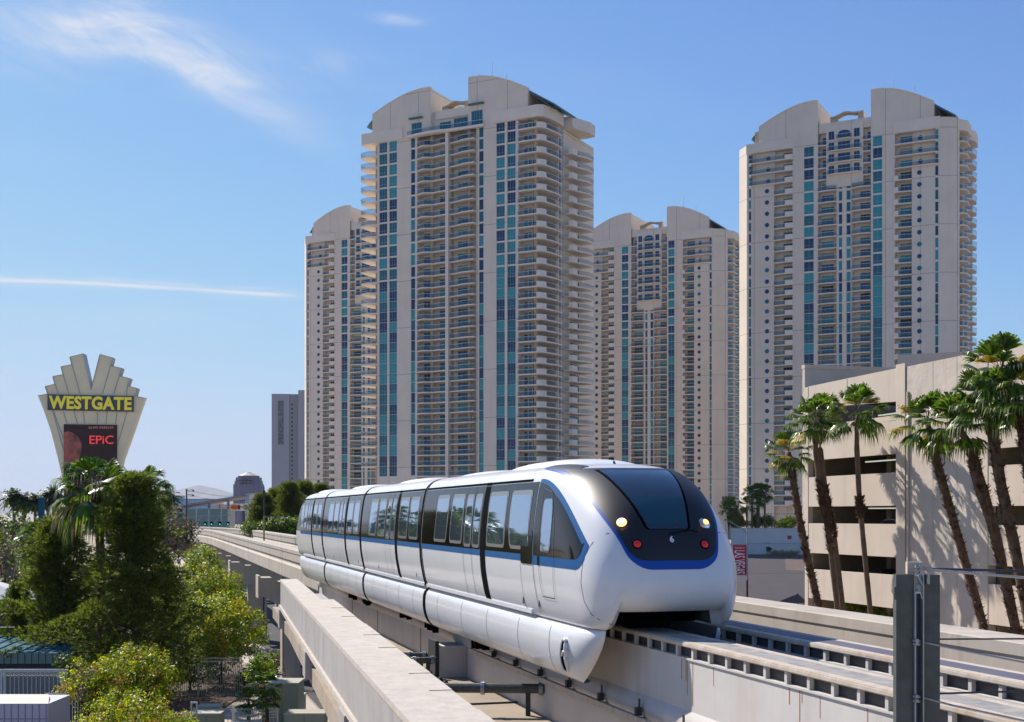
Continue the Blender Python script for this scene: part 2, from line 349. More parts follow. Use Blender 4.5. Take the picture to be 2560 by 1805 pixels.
M['tealfascia'] = mat('teal_grey_fascia', (0.12, 0.21, 0.20), 0.5, noise=(0.8, 0.2))
M['shedroof'] = mat('pale_shed_roof', (0.62, 0.52, 0.44), 0.6)
M['shedside'] = mat('pale_shed_side', (0.50, 0.50, 0.58), 0.6)
M['tealpaint'] = mat('dark_teal_paint', (0.01, 0.07, 0.06), 0.5)
M['navyblue'] = mat('navy_cladding', (0.012, 0.03, 0.06), 0.6)
M['signcream'] = mat('cream_sign_cladding', (0.70, 0.64, 0.44), 0.6, noise=(0.12, 0.12))
M['signdark'] = mat('dark_sign_panel', (0.012, 0.013, 0.02), 0.4, emit=((0.01, 0.012, 0.025), 0.5))
M['signyellow'] = mat('lit_yellow_letters', (0.62, 0.55, 0.03), 0.5, emit=((0.75, 0.68, 0.02), 0.12))
M['signedge'] = mat('sign_edge_metal', (0.30, 0.34, 0.36), 0.5)
M['hotel'] = mat('lavender_grey_wall', (0.33, 0.325, 0.37), 0.85, noise=(0.08, 0.08))
M['hoteldark'] = mat('grey_window_bay', (0.24, 0.245, 0.27), 0.8)
M['purpleglass'] = mat('purple_grey_tower_wall', (0.13, 0.13, 0.20), 0.6, lines=(3.2, 4000, 0.7, (0.08, 0.085, 0.14)))
M['brownband'] = mat('brown_cornice', (0.22, 0.15, 0.14), 0.7)
M['copper'] = mat('pale_tower_roof', (0.62, 0.53, 0.46), 0.4)
M['bluewall'] = mat('blue_glass_hall', (0.22, 0.40, 0.58), 0.3, lines=(8, 5, 0.5, (0.35, 0.5, 0.62)))
M['hallglass'] = mat('green_glass_hall', (0.10, 0.19, 0.20), 0.3, lines=(5, 400, 0.5, (0.35, 0.42, 0.42)))
M['hallroof'] = mat('grey_hall_roof', (0.22, 0.22, 0.26), 0.5)
M['pinkwall'] = mat('beige_casino_wall', (0.52, 0.42, 0.38), 0.8, lines=(6, 5, 0.8, (0.38, 0.3, 0.3)))
M['rock'] = mat('bare_mountain_rock', (0.20, 0.16, 0.15), 0.95, noise=(0.002, 0.3))
M['wood'] = mat('utility_pole_steel', (0.05, 0.055, 0.055), 0.7)
M['polegreen'] = mat('yellow_green_pole_paint', (0.30, 0.26, 0.04), 0.6)
M['polegrey'] = mat('grey_lamp_pole', (0.30, 0.32, 0.33), 0.5)
M['green_light'] = mat('green_signal_light', (0, 0.8, 0.5), 0.5, emit=((0.0, 1.0, 0.6), 0.7))
M['red'] = mat('red_banner_cloth', (0.45, 0.02, 0.04), 0.7)
M['textwhite'] = mat('white_lettering', (0.8, 0.8, 0.8), 0.6)
M['textpink'] = mat('pale_pink_lettering', (0.75, 0.55, 0.55), 0.6)
M['textred'] = mat('red_screen_lettering', (0.6, 0.03, 0.03), 0.5, emit=((0.9, 0.05, 0.05), 0.35))
M['textgrey'] = mat('grey_lettering', (0.07, 0.07, 0.09), 0.6)
M['blackmark'] = mat('black_sprayed_mark', (0.06, 0.06, 0.08), 0.8)
M['carpaint'] = mat('dark_car_paint', (0.03, 0.03, 0.035), 0.25, coat=0.6)
M['cartyre'] = mat('car_tyre', (0.02, 0.02, 0.02), 0.9)
M['carwhite'] = mat('white_car_paint', (0.7, 0.7, 0.7), 0.25, coat=0.6)
M['bluetarp'] = mat('bright_blue_tarp', (0.05, 0.35, 0.7), 0.6)
M['canopy'] = mat('white_canopy_cloth', (0.68, 0.66, 0.64), 0.8)
M['cable'] = mat('steel_cable', (0.42, 0.41, 0.40), 0.35, metal=0.7, bump=(120, 0.8, 0.004))
M['cabledark'] = mat('dark_cable_end', (0.03, 0.035, 0.05), 0.5)
M['rustmark'] = mat('rust_run', (0.38, 0.17, 0.06), 0.8)
# ------------------------------------------------------------------ ground, roads, mountains
def sheet(name, pts, z, m_):
    mb = MB(); mb.prism(pts, z-0.02, z) if name != 'ground' else mb.prism(pts, z-1.0, z)
    o = mb.build(name, m_); o['kind'] = 'structure'; return o
sheet('ground', [(-24000, -300), (24000, -300), (24000, 28500), (-24000, 28500)], 0.0, M['desert'])
DX, DY = -math.sin(R(16.2)), math.cos(R(16.2))          # direction of the guideway, away from the camera
def T(L, t, z=0.0): return Vector((DY*L + DX*t, -DX*L + DY*t, z))
def tp(L, t): v = T(L, t); return (v.x, v.y)
sheet('road', [tp(8.5, 20), tp(24, 20), tp(24, 420), tp(8.5, 420)], 0.03, M['asphalt'])
sheet('sidewalk', [tp(3.2, 25), tp(8.3, 25), tp(8.3, 300), tp(6.4, 300), tp(6.4, 70), tp(3.2, 60)], 0.10, M['sidewalk'])
sheet('planting_bed', [(-40, 40), tp(2.6, 40), tp(2.6, 60), tp(6.2, 72), tp(6.2, 135), (-75, 150), (-75, 70)], 0.06, M['mulch'])
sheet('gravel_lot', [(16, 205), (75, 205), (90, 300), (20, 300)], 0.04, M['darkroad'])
sheet('gravel_bank', [(46, 215), (80, 190), (85, 275), (58, 272)], 0.06, M['lot'])
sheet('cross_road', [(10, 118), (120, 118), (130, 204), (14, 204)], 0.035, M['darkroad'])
sheet('verge', [(8, 112), (40, 104), (40, 112), (9, 119)], 0.08, M['sidewalk'])
for i in range(5):
    mb = MB(); a = T(12.2 + (i % 2)*4.5, 52+i*9); mb.obox(a, (DY, -DX, 0), (DX, DY, 0), (0, 0, 1), -0.07, 0.07, 0, 3.2, 0.034, 0.042)
    o = mb.build('lane_marking', M['paint']); o['kind'] = 'structure'
def mountains(name, d, prof, seed, depth):
    rnd = random.Random(seed); rows = []
    n = 90; x0 = prof[0][0]; x1 = prof[-1][0]
    for j, (dd, hf) in enumerate(((0, 0.0), (depth*0.25, 0.45), (depth*0.5, 1.0), (depth, 0.15))):
        row = []
        for i in range(n+1):
            x = x0 + (x1-x0)*i/n
            for a, b in zip(prof, prof[1:]):
                if a[0] <= x <= b[0]: y = a[1] + (b[1]-a[1])*(x-a[0])/(b[0]-a[0]); break
            h = max(0, hz(y, d)) * (1 + 0.05*math.sin(i*1.7+seed) + 0.04*math.sin(i*0.63+j)) * hf
            if hf == 0.45: h *= 0.8 + 0.5*rnd.random()
            row.append((gx(x, d+dd*0), d - depth*0.5 + dd + rnd.uniform(-1, 1)*depth*0.04, max(h, -1)))
        rows.append(row)
    mb = MB(); mb.grid(rows); o = mb.build(name, M['rock'], smooth=False); o['kind'] = 'structure'
mountains('mountains', 25000, [(-700, 1262), (-300, 1240), (-100, 1232), (0, 1223), (20, 1226), (55, 1231), (80, 1229), (98, 1222), (106, 1224), (115, 1235), (150, 1243), (240, 1252), (360, 1240), (420, 1228), (455, 1217), (500, 1213), (540, 1219), (575, 1231), (620, 1236), (700, 1244), (900, 1255), (1600, 1262), (2700, 1270), (3600, 1275)], 3, 4500)
mountains('mountains', 17000, [(-500, 1275), (0, 1262), (120, 1256), (300, 1262), (420, 1266), (800, 1268), (1600, 1272)], 8, 2400)

# ------------------------------------------------------------------ towers
ZROW_A = [116.3 - 3.38*k for k in range(13)] + [116.3 - 3.38*12 - 2.99*k for k in range(1, 26)]
ZROW_B = [118.5, 115.25] + [115.25 - 3.35*k for k in range(1, 12)] + [78.4 - 2.95*k for k in range(1, 27)]
class Tower:
    def __init__(s, label, loc, rz, seed, cat='apartment tower'):
        s.root = thing('apartment_tower', label, cat, loc, rz, 'cream high-rise apartment towers with arched roofs'); s.rnd = random.Random(seed)
        s.win = []; s.bal = []; s.wall = MB(); s.plain = MB(); s.rec = MB(); s.cap = []
    def window(s, x0, x1, z0, z1, y=0.16, nv=2, hb=True, glass=None, area=None, arch=0, dirn=None, o=(0, 0, 0)):
        s.win.append((abs(x1-x0)*(z1-z0) if area is None else area, ('flat', x0, x1, z0, z1, y, nv, hb, glass or s.rnd.choice(['teal', 'navy', 'navy', 'deepteal', 'deepteal', 'teal']), arch)))
    def sidewin(s, x, y0, y1, z0, z1, nv=2, glass=None):
        s.win.append(((y1-y0)*(z1-z0)*0.3, ('side', x, y0, y1, z0, z1, nv, glass or s.rnd.choice(['teal', 'navy', 'deepteal']))))
    def round(s, x, z, r=0.62, y=0.1): s.win.append((2.0, ('round', x, z, r, y, s.rnd.choice(['navy', 'navy', 'navy', 'deepteal']))))
    def balcony(s, pts, z, th=0.32, solid=None, rail=None, area=1.0, rz=None, extra=None): s.bal.append((area, pts, z, th, solid, rail, rz))
    def _win(s, mb, w, G):
        k = w[0]
        if k == 'flat':
            _, x0, x1, z0, z1, y, nv, hb, g, arch = w
            mb.m = G[g]
            if arch:
                pts = [(x0, z0), (x1, z0)] + [((x0+x1)/2 + (x1-x0)/2*math.cos(a), z1-0.9 + 0.9*math.sin(a)) for a in [math.pi*i/8 for i in range(9)]]
                mb.slabxz(pts, y, y+0.08)
            else: mb.box(x0, x1, y, y+0.08, z0, z1)
            mb.m = G['frame']; t = 0.05
            for i in range(nv+1):
                xx = x0 + (x1-x0-t)*i/nv; mb.box(xx, xx+t, y-0.06, y-0.002, z0, z1 - (0.8 if arch and i in (0, nv) else 0))
            mb.box(x0+t, x1-t, y-0.055, y-0.002, z0, z0+t)
            if not arch: mb.box(x0+t, x1-t, y-0.055, y-0.002, z1-t, z1)
            if hb: mb.box(x0+t, x1-t, y-0.052, y-0.002, z0+0.8, z0+0.86)
        elif k == 'side':
            _, x, y0, y1, z0, z1, nv, g = w
            mb.m = G[g]; mb.box(x-0.02, x+0.05, y0, y1, z0, z1); mb.m = G['frame']
            for i in range(nv+1):
                yy = y0 + (y1-y0-0.07)*i/nv; mb.box(x+0.052, x+0.1, yy, yy+0.07, z0, z1)
        else:
            _, x, z, r, y, g = w
            n = 14; mb.m = G[g]; mb.slabxz([(x+r*math.cos(2*math.pi*i/n), z+r*math.sin(2*math.pi*i/n)) for i in range(n)], -0.03, 0.02)
            mb.m = G['frame']; 
            for i in range(n):
                a = 2*math.pi*i/n; b = 2*math.pi*(i+1)/n
                mb.slabxz([(x+r*math.cos(a), z+r*math.sin(a)), (x+(r+.09)*math.cos(a), z+(r+.09)*math.sin(a)), (x+(r+.09)*math.cos(b), z+(r+.09)*math.sin(b)), (x+r*math.cos(b), z+r*math.sin(b))], -0.06, 0.01)
    def _rail(s, mg, mr, pts, z, h=1.12):
        mg.m = 0
        for a, b in zip(pts, pts[1:]):
            mg.quad((a[0], a[1], z+0.06), (b[0], b[1], z+0.06), (b[0], b[1], z+h), (a[0], a[1], z+h))
        mr.m = 1; 
        for a, b in zip(pts, pts[1:]):
            dx, dy = b[0]-a[0], b[1]-a[1]; l = math.hypot(dx, dy) or 1; ax = (dx/l, dy/l, 0); ay = (-dy/l, dx/l, 0)
            mr.obox((a[0], a[1], z), ax, ay, (0, 0, 1), 0, l, -0.05, 0.05, h, h+0.1)
    def finish(s, nw=100, nb=100):
        s.wall.build('wall', M['stucco'], s.root); 
        if s.plain.v: s.plain.build('spandrel', M['stucco_plain'], s.root)['kind'] = 'stuff'
        for pts, z0, z1 in s.cap:
            mb = MB(); mb.prism(pts, z0, z1); mb.build('parapet', M['stucco_plain'], s.root)
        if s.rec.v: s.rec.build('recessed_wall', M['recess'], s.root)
        names = ['teal', 'navy', 'deepteal', 'frame', 'darkopen', 'blind']; G = {n: i for i, n in enumerate(names)}; mats = [M[n] for n in names]
        s.win.sort(key=lambda w: -w[0])
        for w in s.win[:nw]:
            mb = MB(); s._win(mb, w[1], G); mb.build('window', mats, s.root, fix=False)
        if len(s.win) > nw:
            mb = MB()
            for w in s.win[nw:]: s._win(mb, w[1], G)
            o = mb.build('window', mats, s.root, fix=False); o['kind'] = 'stuff'
        s.bal.sort(key=lambda w: -w[0])
        rest = MB(); restr = MB()
        for i, (a, pts, z, th, solid, rail, rz) in enumerate(s.bal):
            ind = i < nb
            mb = MB() if ind else rest
            mb.prism(pts, z-th, z)
            if solid:
                for (sp, hh) in solid: mb.prism(sp, z+0.002, z+hh)
            if ind: bo = mb.build('balcony', M['slab'], s.root)
            if rail:
                for rp in rail:
                    mr = MB() if ind else restr
                    s._rail(mr, mr, rp, z)
                    if ind: mr.build('railing', [M['railglass'], M['rail']], bo, fix=False)
        if rest.v: o = rest.build('balcony', M['slab'], s.root); o['kind'] = 'stuff'
        if restr.v:
            o2 = restr.build('railing', [M['railglass'], M['rail']], o, fix=False); o2['kind'] = 'stuff'
def arcpts(x0, z0, x1, z1, n=14, bulge=0.0):
    # quarter-like arc between two points, rising steeply at the low end
    out = []
    for i in range(n+1):
        t = i/n; out.append((x0 + (x1-x0)*t, z0 + (z1-z0)*math.sin(t*math.pi/2)**(1.0) + bulge*math.sin(math.pi*t)))
    return out
def roofs(T_, xl0, zl0, xl1, zl1, xr0, zr0, xr1, zr1, xr2, zr2, zb, depth=22):
    # two opposed arched vaults with lunette walls in front
    L_ = arcpts(xl0, zl0, xl1, zl1, 14, 0.35)
    T_.wall.slabxz([(xl1, zb), (xl0, zb)][::-1] + L_[::-1], 0.02, 1.0)
    T_.wall.slabxz([(xl1-1.0, zb), (xl1, zb), (xl1, zl1-0.3), (xl1-1.0, zl1-0.35)], 1.0, depth)
    mb = MB()
    ext = [(xl0-2.6, zl0-2.4)] + L_
    mb.grid([[(p[0], 1.0, p[1]-0.25) for p in ext], [(p[0], depth, p[1]-0.25) for p in ext]])
    mb.grid([[(p[0], 0.9, p[1]-0.55) for p in ext], [(p[0], depth, p[1]-0.55) for p in ext]])
    mb.build('roof', M['tealroof'], T_.root, fix=False)
    cop = MB()
    for a, b in zip(L_, L_[1:]): cop.slabxz([(a[0], a[1]), (b[0], b[1]), (b[0], b[1]+0.35), (a[0], a[1]+0.35)], -0.15, 1.15)
    cop.build('coping', M['stucco_plain'], T_.root); cop = MB()
    Rr = [(2*xr1-xr1-(x-xr0), z) for x, z in ()]
    Rr = []
    for i in range(15):
        t = i/14; Rr.append((xr0 + (xr1-xr0)*t, zr1 + (zr0-zr1)*math.cos(t*math.pi/2) + 0.3*math.sin(math.pi*t)))
    T_.wall.slabxz([(xr0, zb), (xr1, zb)] + Rr[::-1], 0.03, 1.0)
    T_.wall.slabxz([(xr0, zb), (xr0+1, zb), (xr0+1, zr0-.2), (xr0, zr0-.1)], 1.0, depth)
    for a, b in zip(Rr, Rr[1:]): cop.slabxz([(a[0], a[1]), (b[0], b[1]), (b[0], b[1]+0.35), (a[0], a[1]+0.35)], -0.15, 1.15)
    cop.build('coping', M['stucco_plain'], T_.root)
    ext = Rr + [(xr2, zr2)]
    mb = MB()
    mb.grid([[(p[0], 1.2, p[1]-0.2) for p in ext], [(p[0], depth, p[1]-0.2) for p in ext]])
    mb.grid([[(p[0], 1.1, p[1]-0.7) for p in ext], [(p[0], depth, p[1]-0.7) for p in ext]])
    a, b = ext[-2], ext[-1]
    mb.quad((a[0], 1.1, a[1]-0.2), (b[0], 1.1, b[1]-0.2), (b[0], 1.1, b[1]-0.7), (a[0], 1.1, a[1]-0.7))
    mb.quad((b[0], 1.1, b[1]-0.2), (b[0], depth, b[1]-0.2), (b[0], depth, b[1]-0.7), (b[0], 1.1, b[1]-0.7))
    mb.build('roof', M['tealroof'], T_.root, fix=False)
    T_.rec.box(xr1-0.6, xr1, 1.0, depth-1, zb, zr1-0.8)
    mast = MB(); mast.tube([(xr0+5.5, 4, zr0-1), (xr0+5.5, 4, zr0+5.2)], [0.12, 0.05], 6)
    for q in (1.6, 3.2, 12.0): mast.tube([(xr0+q, 0.5, zr0-2.0 if q > 5 else zr0), (xr0+q, 0.5, zr0+1.2 if q < 5 else zr0-0.2)], 0.07, 5)
    mast.tube([(xl1-3, 0.5, zl1-0.5), (xl1-3, 0.5, zl1+1.1)], 0.07, 5)
    mast.build('roof_mast', M['rail'], T_.root)
def canopy(T_, x0, x1, z):
    # little curved parapet between the lunettes
    pts = []; n = 18
    for i in range(n+1):
        t = i/n; x = x0+(x1-x0)*t
        pts.append((x, z + 0.8*math.exp(-((t-0.45)/0.22)**2) + 0.7*t))
    mb = MB()
    for a, b in zip(pts, pts[1:]): mb.slabxz([(a[0], a[1]-0.5), (b[0], b[1]-0.5), b, a], 0.9, 3.4)
    mb.box(x0, x0+2.0, 1.0, 3.2, z-2.6, z-0.5); mb.box(x1-1.6, x1, 1.0, 3.2, z-2.6, z+0.35)
    mb.box(x0+2.0, x1-1.6, 1.4, 2.4, z-2.6, z-1.5)
    mb.build('roof_canopy', M['recess'], T_.root)
def colbase(T_, x0, x1, zt, y0=0.0, y1=3.0): T_.wall.box(x0, x1, y0, y1, 0, zt)
def wincol(T_, x0, x1, rows, h, zt, nv=2, y0=0.0, hb=True):
    # column of windows: spandrels between them, glass recessed
    prev = zt
    for z in rows:
        T_.plain.box(x0, x1, y0+0.06, y0+0.6, z+h/2, prev) if prev > z+h/2+0.01 else None
        T_.window(x0, x1, z-h/2, z+h/2, y0+0.22, nv, hb)
        prev = z-h/2
    T_.plain.box(x0, x1, y0+0.06, y0+0.6, 0, prev)
def tower_a():
    t = Tower('tallest and nearest cream apartment tower, with wavy balconies, behind the middle of the train', (7.2, 350, 0), -R(27.4), 11)
    ra = ZROW_A; vis = [z for z in ra if z > 20]
    # solid body behind everything
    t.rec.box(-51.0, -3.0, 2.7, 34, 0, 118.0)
    t.wall.box(-52.5, -51.75, 0, 34, 0, 121)
    for a, b, zt in ((-49.05, -48.3, 121), (-45.7, -40.9, 121.0), (-39.5, -38.8, 117.7), (-19.4, -18.5, 117.7), (-17.1, -13.0, 121.2), (-10.4, -9.5, 121.2), (-7.0, -6.2, 118)):
        colbase(t, a, b, zt)
    wr = [z for z in vis]; 
    for a, b in ((-51.75, -49.05), (-48.3, -45.7)): wincol(t, a, b, wr, 2.95, 121, 3)
    for a, b in ((-13.0, -10.4), (-9.5, -7.0)): wincol(t, a, b, [z+0.9 for z in wr], 2.95, 121.2, 3)
    for a, b in ((-40.9, -39.5), (-18.5, -17.1)): wincol(t, a, b, [z+0.1 for z in wr], 2.9, 117.6, 1, hb=False)
    t.plain.box(-28.95, -28.05, -0.9, 0.6, 0, 117.6)
    t.wall.box(-38.8, -28.95, 2.5, 2.72, 0, 117.6); t.wall.box(-28.05, -19.4, 2.5, 2.72, 0, 117.6)
    for cx_ in (-34.3, -22.1, -1.2):
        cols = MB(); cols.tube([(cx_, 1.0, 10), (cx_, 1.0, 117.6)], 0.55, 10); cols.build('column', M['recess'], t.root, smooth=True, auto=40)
    for k, z in enumerate(vis):
        zf = z - 1.5
        # left wavy balcony
        n = 16; f = []
        for i in range(n+1):
            q = i/n; x = -38.8 + 9.9*q; y = -0.15 - 1.25*math.sin(math.pi*min(1, q/0.55))**1.2 if q < 0.55 else -0.15-0.75*math.sin(math.pi/2*(q-0.55)/0.45)
            f.append((x, y))
        t.balcony(f + [(-28.9, 2.5), (-38.8, 2.5)], zf, rail=[f], area=30)
        f = []
        for i in range(n+1):
            q = i/n; x = -28.05 + 8.65*q; y = -0.1 - 1.35*math.sin(math.pi/2*max(0, min(1, (q-0.15)/0.5)))**2
            f.append((x, y))
        t.balcony(f + [(-19.4, 2.5), (-28.05, 2.5)], zf, rail=[f], area=29)
        for a, b in ((-37.9, -35.9), (-32.6, -29.2), (-26.6, -22.8)): t.window(a, b, zf+0.1, zf+2.45, 2.38, 3 if b-a > 3 else 2, False, s_glass(t))
    for k, z in enumerate(vis):
        zf = z - 0.85
        # right corner: glass rail, rounded solid corner block, glass rail along the side
        corner = [(-0.3 + 1.9*math.sin(a), 1.9 - 2.5*math.cos(a)) for a in [math.pi/2*i/6 for i in range(7)]]
        front = [(-6.2, -0.3), (-4.5, -0.55), (-0.3, -0.6)]
        side = [(1.6, 1.9), (2.3, 6.0), (2.3, 10.6)]
        t.balcony(front + corner[1:] + side[1:] + [(-2.6, 10.6), (-2.6, 2.6), (-6.2, 2.6)], zf, th=0.35,
                  solid=[(corner + [(p[0]-0.25*(0.3 if i else 1), p[1]+0.25) for i, p in enumerate(reversed(corner))], 1.22)],
                  rail=[front, side], area=26)
        for a, b in ((-5.5, -4.5), (-4.1, -3.3), (-2.9, -1.9)): t.window(a, b, zf+0.1, zf+2.3, 2.45, 2, False, s_glass(t))
        t.sidewin(-2.95, 4.0, 6.0, zf+0.1, zf+2.3); t.sidewin(-2.95, 7.0, 9.6, zf+0.1, zf+2.3, 3)
        if k:
            t.sidewin(1.0, 11.3, 12.0, z-0.6, z+2.2, 1, 'darkopen' if False else 'navy')
            blk = [(3.2, 13.0), (4.1, 13.4), (4.4, 14.6), (4.4, 16.2), (3.9, 16.2), (3.4, 14.2)]
            zs = zf-0.9
            sd2 = [(4.4, 16.2), (5.9, 20.5), (5.9, 24.2)]
            t.balcony([(0.5, 13.0), (3.2, 13.0), (4.1, 13.4), (4.4, 14.6)] + sd2 + [(0.5, 24.2)], zs, th=0.35, solid=[(blk, 1.22)], rail=[sd2], area=14)
            t.sidewin(1.6, 17.4, 23.0, zs+0.1, zs+2.3, 4)
    t.wall.box(-3.0, -2.7, 2.7, 10.6, 0, 118); t.wall.box(-3.0, 0.9, 10.6, 13.0, 0, 121); t.wall.box(-3, 1.5, 13.0, 34, 0, 118)
    t.wall.box(-6.2, -3.0, 2.55, 2.75, 0, 118)
    # left corner balconies, seen from below
    t.rec.box(-54.6, -52.5, 2.4, 30, 0, 117.8)
    for k, z in enumerate(vis):
        if k == 0: continue
        zf = z + 1.6; f = [(-53.0, 0.2), (-55.5, -0.5), (-58.4, 0.3), (-59.0, 1.6), (-59.0, 7.0)]
        t.balcony(f + [(-57.5, 9.5), (-52.6, 9.5), (-52.6, 0.2)], zf, th=0.32, rail=[f], area=20)
        t.window(-54.0, -53.2, zf+0.1, zf+2.2, 2.3, 1, False, 'navy')
    # top: parapets, penthouse, wide balcony
    t.cap.append(([(-58.5, 0.6), (-57.9, -0.25), (-52.5, -0.3), (-43.6, -0.3), (-43.6, 1.2), (-52.5, 9.5), (-57.5, 9.5), (-58.6, 7)], 118.0, 121.15))
    t.cap.append(([(-14.8, -0.3), (0.0, -0.7), (1.4, 0.2), (2.0, 2.0), (2.5, 6), (2.5, 11.0), (1.1, 13), (4.3, 13.1), (4.7, 16), (6.2, 20.5), (6.2, 24.5), (3.8, 25.0), (-3, 25), (-10, 5), (-14.8, 3)], 118.15, 121.35))
    t.wall.box(-43.6, -14.8, 0.05, 0.9, 117.6, 118.1)
    t.wall.box(-34.3, -22.0, 1.5, 2.2, 118.0, 124.6); t.rec.box(-34.3, -22.0, 2.2, 12, 118, 123.8)
    t.plain.box(-33.0, -22.0, 0.9, 1.5, 122.2, 124.6)
    wavy = [(-41.6 + 25*i/24, -1.2 - 0.9*math.sin(math.pi*i/24)*(1 if i < 12 else 0.6) - 0.3*math.sin(2*math.pi*i/24)) for i in range(25)]
    t.balcony(wavy + [(-16.6, 1.5), (-41.6, 1.5)], 118.3, th=0.7, rail=[wavy], area=90)
    for a, b, z0, z1, y in ((-40.6, -37.3, 118.4, 121.9, -0.05), (-32.0, -28.4, 118.4, 121.3, 1.3), (-27.4, -23.0, 118.4, 121.8, 1.3), (-20.9, -17.4, 118.6, 122.6, -0.05)): t.window(a, b, z0, z1, y, 4, False, 'deepteal')
    eave = MB(); eave.box(-41.2, -36.8, -1.0, 0, 123.0, 123.35); eave.box(-21.6, -16.8, -1.0, 0, 124.2, 124.55); eave.build('eave', M['tealroof'], t.root)
    roofs(t, -54.2, 126.2, -34.3, 131.3, -22.0, 132.0, -3.3, 126.4, 4.5, 121.6, 118.1, 24)
    t.rec.box(-52.0, -35.3, 1.0, 22, 118.1, 125.0)
    canopy(t, -31.0, -22.2, 125.6)
    dish = MB()
    for (x, y) in ((0.6, 8.5), (0.9, 12.5)):
        for i in range(6): dish.tube([(x, y, 121.3+0.35*i), (x, y, 121.65+0.35*i)], [1.15*math.sin(math.pi*(i+.3)/6.6)+.05, 1.15*math.sin(math.pi*(i+1.3)/6.6)+.05], 14)
    dish.build('radome', M['whiteroof'], t.root, smooth=True)
    t.finish()
def s_glass(t): return t.rnd.choice(['navy', 'navy', 'navy', 'deepteal', 'deepteal', 'deepteal', 'teal', 'teal', 'darkopen', 'blind'])
def tower_b(label, loc, rz, seed, crow=4, low=20, nw=100, nb=100):
    t = Tower(label, loc, rz, seed)
    rb = [z for z in ZROW_B if z > low]
    t.rec.box(-50, 9.0, 2.2, 30, 0, 118.5)
    r1 = rb[1:]
    zc = rb[crow]-1.4 if crow < len(rb) else 90           # foot of the middle block
    # left chamfer and wall with the strip of narrow windows
    t.wall.prism([(-53.8, 3.8), (-50.2, 0), (-49.6, 0), (-49.6, 3), (-52, 30), (-54.2, 30)], 0, 119.6)
    wincol(t, -49.6, -48.9, r1, 2.6, 117, 1, hb=False)
    t.wall.box(-48.9, -41.9, 0, 2.6, 0, rb[4]+2.0)
    t.wall.box(-48.9, -41.9, 1.2, 2.6, rb[4]+2.0, 117)
    for k, z in enumerate(r1):
        if k >= 3: t.round(-44.0, z)
        else:
            mb_z = z; t.win.append((2.0, ('round2', -44.0, z, 0.62, 1.2, 'navy')))
    t.wall.box(-41.9, -36.3, 2.1, 2.3, 0, 117)
    for k, z in enumerate(r1):
        zf = z-1.3
        t.window(-39.6, -36.7, zf+0.1, zf+2.3, 2.0, 3, False, s_glass(t))
        if k < 3:
            fr = [(-49.3, -0.25), (-49.0, -0.6), (-38.5, -0.8)]
            t.balcony([(-49.3, 0.5), (-49.3, -0.25), (-49.0, -0.6), (-38.5, -0.8), (-36.5, -0.8), (-36.1, -0.4), (-36.1, 2.1), (-41.9, 2.1), (-41.9, 0.5)], zf, rail=[fr], solid=[([(-38.5, -0.8), (-36.5, -0.8), (-36.1, -0.4), (-36.1, 0), (-36.3, 0), (-36.6, -0.6), (-38.5, -0.6)], 1.2)], area=40)
        else:
            t.balcony([(-41.9, -0.15), (-38.5, -0.5), (-36.5, -0.5), (-36.1, -0.1), (-36.1, 2.1), (-41.9, 2.1)], zf, rail=[[(-41.9, -0.15), (-38.5, -0.5)]], solid=[([(-38.5, -0.5), (-36.5, -0.5), (-36.1, -0.1), (-36.1, 0.4), (-36.3, 0.4), (-36.6, -0.3), (-38.5, -0.3)], 1.2)], area=12)
    t.wall.box(-36.3, -32.9, 0, 2.6, 0, 119.0); t.wall.box(-30.06, -28.8, 0, 2.6, 0, 121)
    wincol(t, -32.9, -30.06, rb, 2.85, 121, 2)
    # middle: upper block with triple windows
    t.wall.box(-28.8, -13.6, 2.0, 2.3, 0, 121)
    t.wall.box(-28.8, -13.6, 0.6, 2.3, 120.2, 123.0)
    t.wall.box(-26.3, -15.8, -0.2, 2.1, zc, 121.8)
    for k in range(crow):
        z = rb[k]+0.4
        for a, b in ((-25.6, -24.0), (-22.9, -19.4), (-18.3, -16.7)): t.window(a, b, z-1.2, z+1.2, -0.3, 3 if b-a > 3 else 2, False, 'navy', arch=1 if (k == 0 and b-a > 3) else 0)
        if k:
            fr = [(-26.0, -0.3), (-25.0, -1.4), (-17.0, -1.4), (-16.1, -0.3)]
            t.balcony(fr + [(-16.1, -0.2), (-26.0, -0.2)], z-1.3, th=0.3, rail=[fr], area=16)
        else:
            fr = [(-23.4, -0.3), (-22.8, -1.0), (-19.5, -1.0), (-18.9, -0.3)]; t.balcony(fr + [(-18.9, -.2), (-23.4, -.2)], z-1.2, th=0.3, rail=[fr], area=6)
        for a, b in ((-28.8, -26.3), (-15.8, -13.7)):
            t.balcony([(a, -0.1), (b, -0.1), (b, 2.0), (a, 2.0)], rb[k]-1.9, th=0.3, rail=[[(a, -0.1), (b, -0.1)]], area=5)
            t.window(a+0.9, b-0.3, rb[k]-1.8, rb[k]+0.6, 1.9, 1, False, 'navy')
    # middle: lower balconies with two glass strips
    t.wall.box(-23.4, -22.75, 0, 2.1, 0, zc); t.wall.box(-21.75, -20.5, -0.1, 2.1, 0, zc); t.wall.box(-19.35, -18.95, 0, 2.1, 0, zc)
    rr = [z-0.6 for z in rb[crow:]]
    wincol(t, -22.75, -21.75, rr, 2.7, zc, 1, hb=False); wincol(t, -20.5, -19.35, rr, 2.7, zc, 1, hb=False)
    for z in rr:
        zf = z-1.3
        for a, b, w0, w1 in ((-28.8, -23.4, -28.2, -24.7), (-18.95, -13.7, -17.0, -14.2)):
            fr = [(a, -0.2), ((a+b)/2, -0.75), (b, -0.35)]
            t.balcony(fr + [(b, 2.0), (a, 2.0)], zf, rail=[fr], area=13)
            t.window(w0, w1, zf+0.1, zf+2.3, 1.9, 3, False, s_glass(t))
